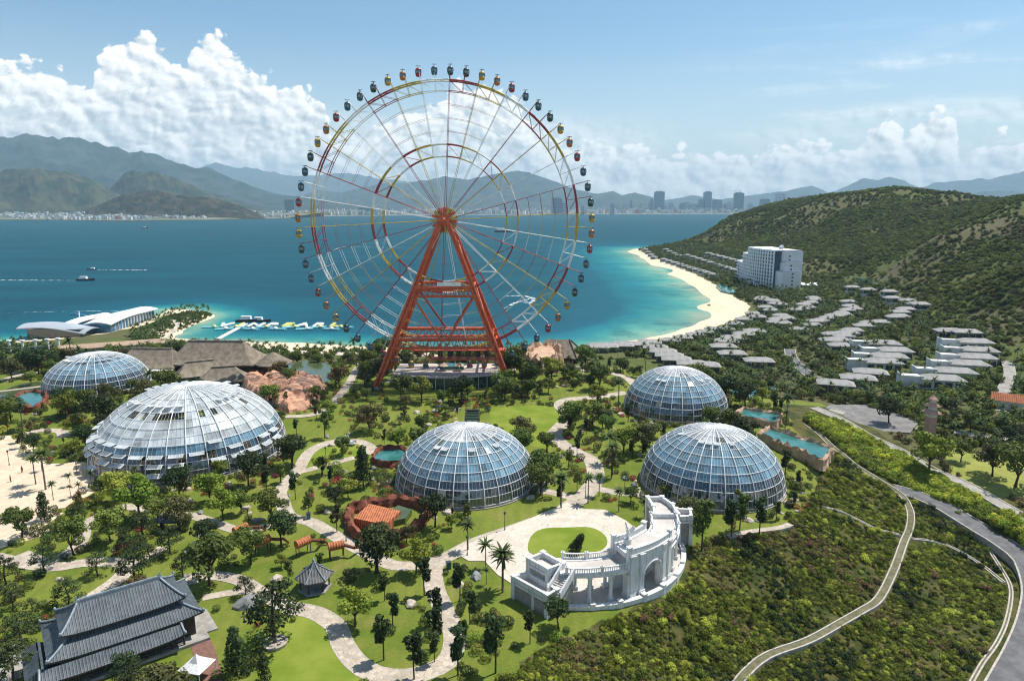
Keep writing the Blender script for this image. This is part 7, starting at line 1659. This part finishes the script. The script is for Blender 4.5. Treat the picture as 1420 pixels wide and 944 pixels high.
q=pal[npalm:]; mass('far_palms',[(x,y,H1(x,y)) for x,y in q],[rnd.uniform(.65,1.05) for _ in q],palm_src,3)
room=290-NCOUNT.get('broadleaf_tree',0); room=max(0,room)
for x,y in tre[:room]: plant('broadleaf_tree',x,y,rnd.uniform(.5,.85),rnd.choice([0,1,1,3]),rnd=rnd)
q=tre[room:]; mass('resort_greenery',[(x,y,H1(x,y)) for x,y in q[::2]],[rnd.uniform(.8,1.25) for _ in q[::2]],S['h1'],4); mass('resort_greenery',[(x,y,H1(x,y)) for x,y in q[1::2]],[rnd.uniform(.6,1.1) for _ in q[1::2]],S['h3'],5)
# low shrubbery between
X,Y=region(16000,VP,18,.2); ok=clearv(X,Y,6.); X=X[ok];Y=Y[ok]; mass('resort_undergrowth',massz(X,Y,-.4),npr.uniform(.3,.6,len(X)),S['h1'],6)
# promenade and meadow surroundings
PRM=gp([(0,505),(200,500),(300,498),(500,500),(740,497),(740,486),(640,489),(480,489),(300,482),(235,478),(120,500),(60,480),(0,478)])
X,Y=region(4200,PRM,28,.6); ok=free(X,Y,1.); X=X[ok];Y=Y[ok]; pts=spread(X,Y,3.8,[])
mass('seaside_trees',[(x,y,H1(x,y)) for x,y in pts[::2]],[rnd.uniform(.5,1.1) for _ in pts[::2]],S['h3'],7); mass('seaside_palms',[(x,y,H1(x,y)) for x,y in pts[1::2]],[rnd.uniform(.6,.9) for _ in pts[1::2]],palm_src,8)
HLD=gp([(180,466),(215,448),(240,436),(262,432),(290,434),(294,438),(270,450),(240,462),(215,476),(190,480)])
X,Y=region(2600,HLD,38,.4); pts=spread(X,Y,4.2,[]); mass('headland_palms',[(x,y,H1(x,y)) for x,y in pts],[rnd.uniform(.7,1.05) for _ in pts],palm_src,9)
X,Y=region(2600,HLD,39,.2); mass('headland_scrub',massz(X,Y,-.5),npr.uniform(.25,.5,len(X)),S['h3'],10)
# meadow edge woods, lower right of the car park
MW=[gp([(1290,600),(1350,585),(1425,590),(1425,636),(1360,622),(1300,612)]),gp([(1235,600),(1290,618),(1330,660),(1425,705),(1425,688),(1380,690),(1310,655),(1290,625),(1240,612)]),gp([(1130,545),(1250,560),(1300,585),(1290,594),(1200,566),(1140,556)])]
for i,P in enumerate(MW):
    X,Y=region(2200,P,48+i,.5); pts=spread(X,Y,2.6,[]); mass('roadside_thicket',[(x,y,H1(x,y)) for x,y in pts],[rnd.uniform(.35,.95) for _ in pts],S['h1'] if i!=1 else S['h2'],11+i)
for px,py,t in [(1332,640,612),(1376,660,615),(1408,675,620),(1288,655,600),(1345,600,572),(1232,590,555)]: at('broadleaf_tree',px,py,t,None)
# hillside woodland
X=npr.uniform(60,1250,230000);Y=npr.uniform(300,1500,230000); Z=np.array([H1(x,y) for x,y in zip(X,Y)])
px=710+F*X/(Y*cs-(Z-HC)*sn); ok=(px<1500)&(Z>-17.5)&~inpoly(X,Y,VP)&(px>900)&(segdist(X,Y,sandR,True)>16)&~inpoly(X,Y,sandR); ok&=~((Y<420)&(px<1330)); ok&=Y>330
for P in dirtP: ok&=~(inpoly(X,Y,P)&(npr.rand(len(X))>.42))
X=X[ok];Y=Y[ok];Z=Z[ok]; dn=fb(X,Y,120,4,55); keep=npr.rand(len(X))<np.clip((dn-.39)*6.5,.13,1); X=X[keep];Y=Y[keep];Z=Z[keep]; dn=dn[keep]
Pn=npr.rand(len(X)); wooda=fb(X,Y,70,3,66)+.35*(Pn-.5); 
sc_=npr.uniform(.45,1.2,len(X))*(.75+.5*np.clip((Y-400)/700,0,1))
for j,(nm,q) in enumerate([('h1',(wooda>.47)),('h3',(wooda<=.47)&(wooda>.36)),('h2',(wooda<=.36))]):
    mass('hillside_woodland',list(zip(X[q].tolist(),Y[q].tolist(),(Z[q]-.4).tolist())),sc_[q],S[nm],20+j,.1)
print('COUNTS',NCOUNT,len(tr),len(sh),len(rest),len(bl),len(inf),len(X))

# planting inside the glasshouses
for e in [o for o in col.objects if o.name.startswith('glass_dome')]:
    r0=[d[2] for d in DOMES if abs(d[0]-e.location.x)<.1][0]; b=MB(); rnd=random.Random(int(r0*10))
    for i in range(46):
        a=rnd.uniform(0,2*PI); r=r0*math.sqrt(rnd.random())*.86; h=rnd.uniform(.8,3.2)*(1.1-r/r0*.6); leaves(b,rnd,(math.cos(a)*r,math.sin(a)*r,h*.6),h*.75,46,.42,sz=.9)
    b.build('indoor_foliage','leaf_mid',e)
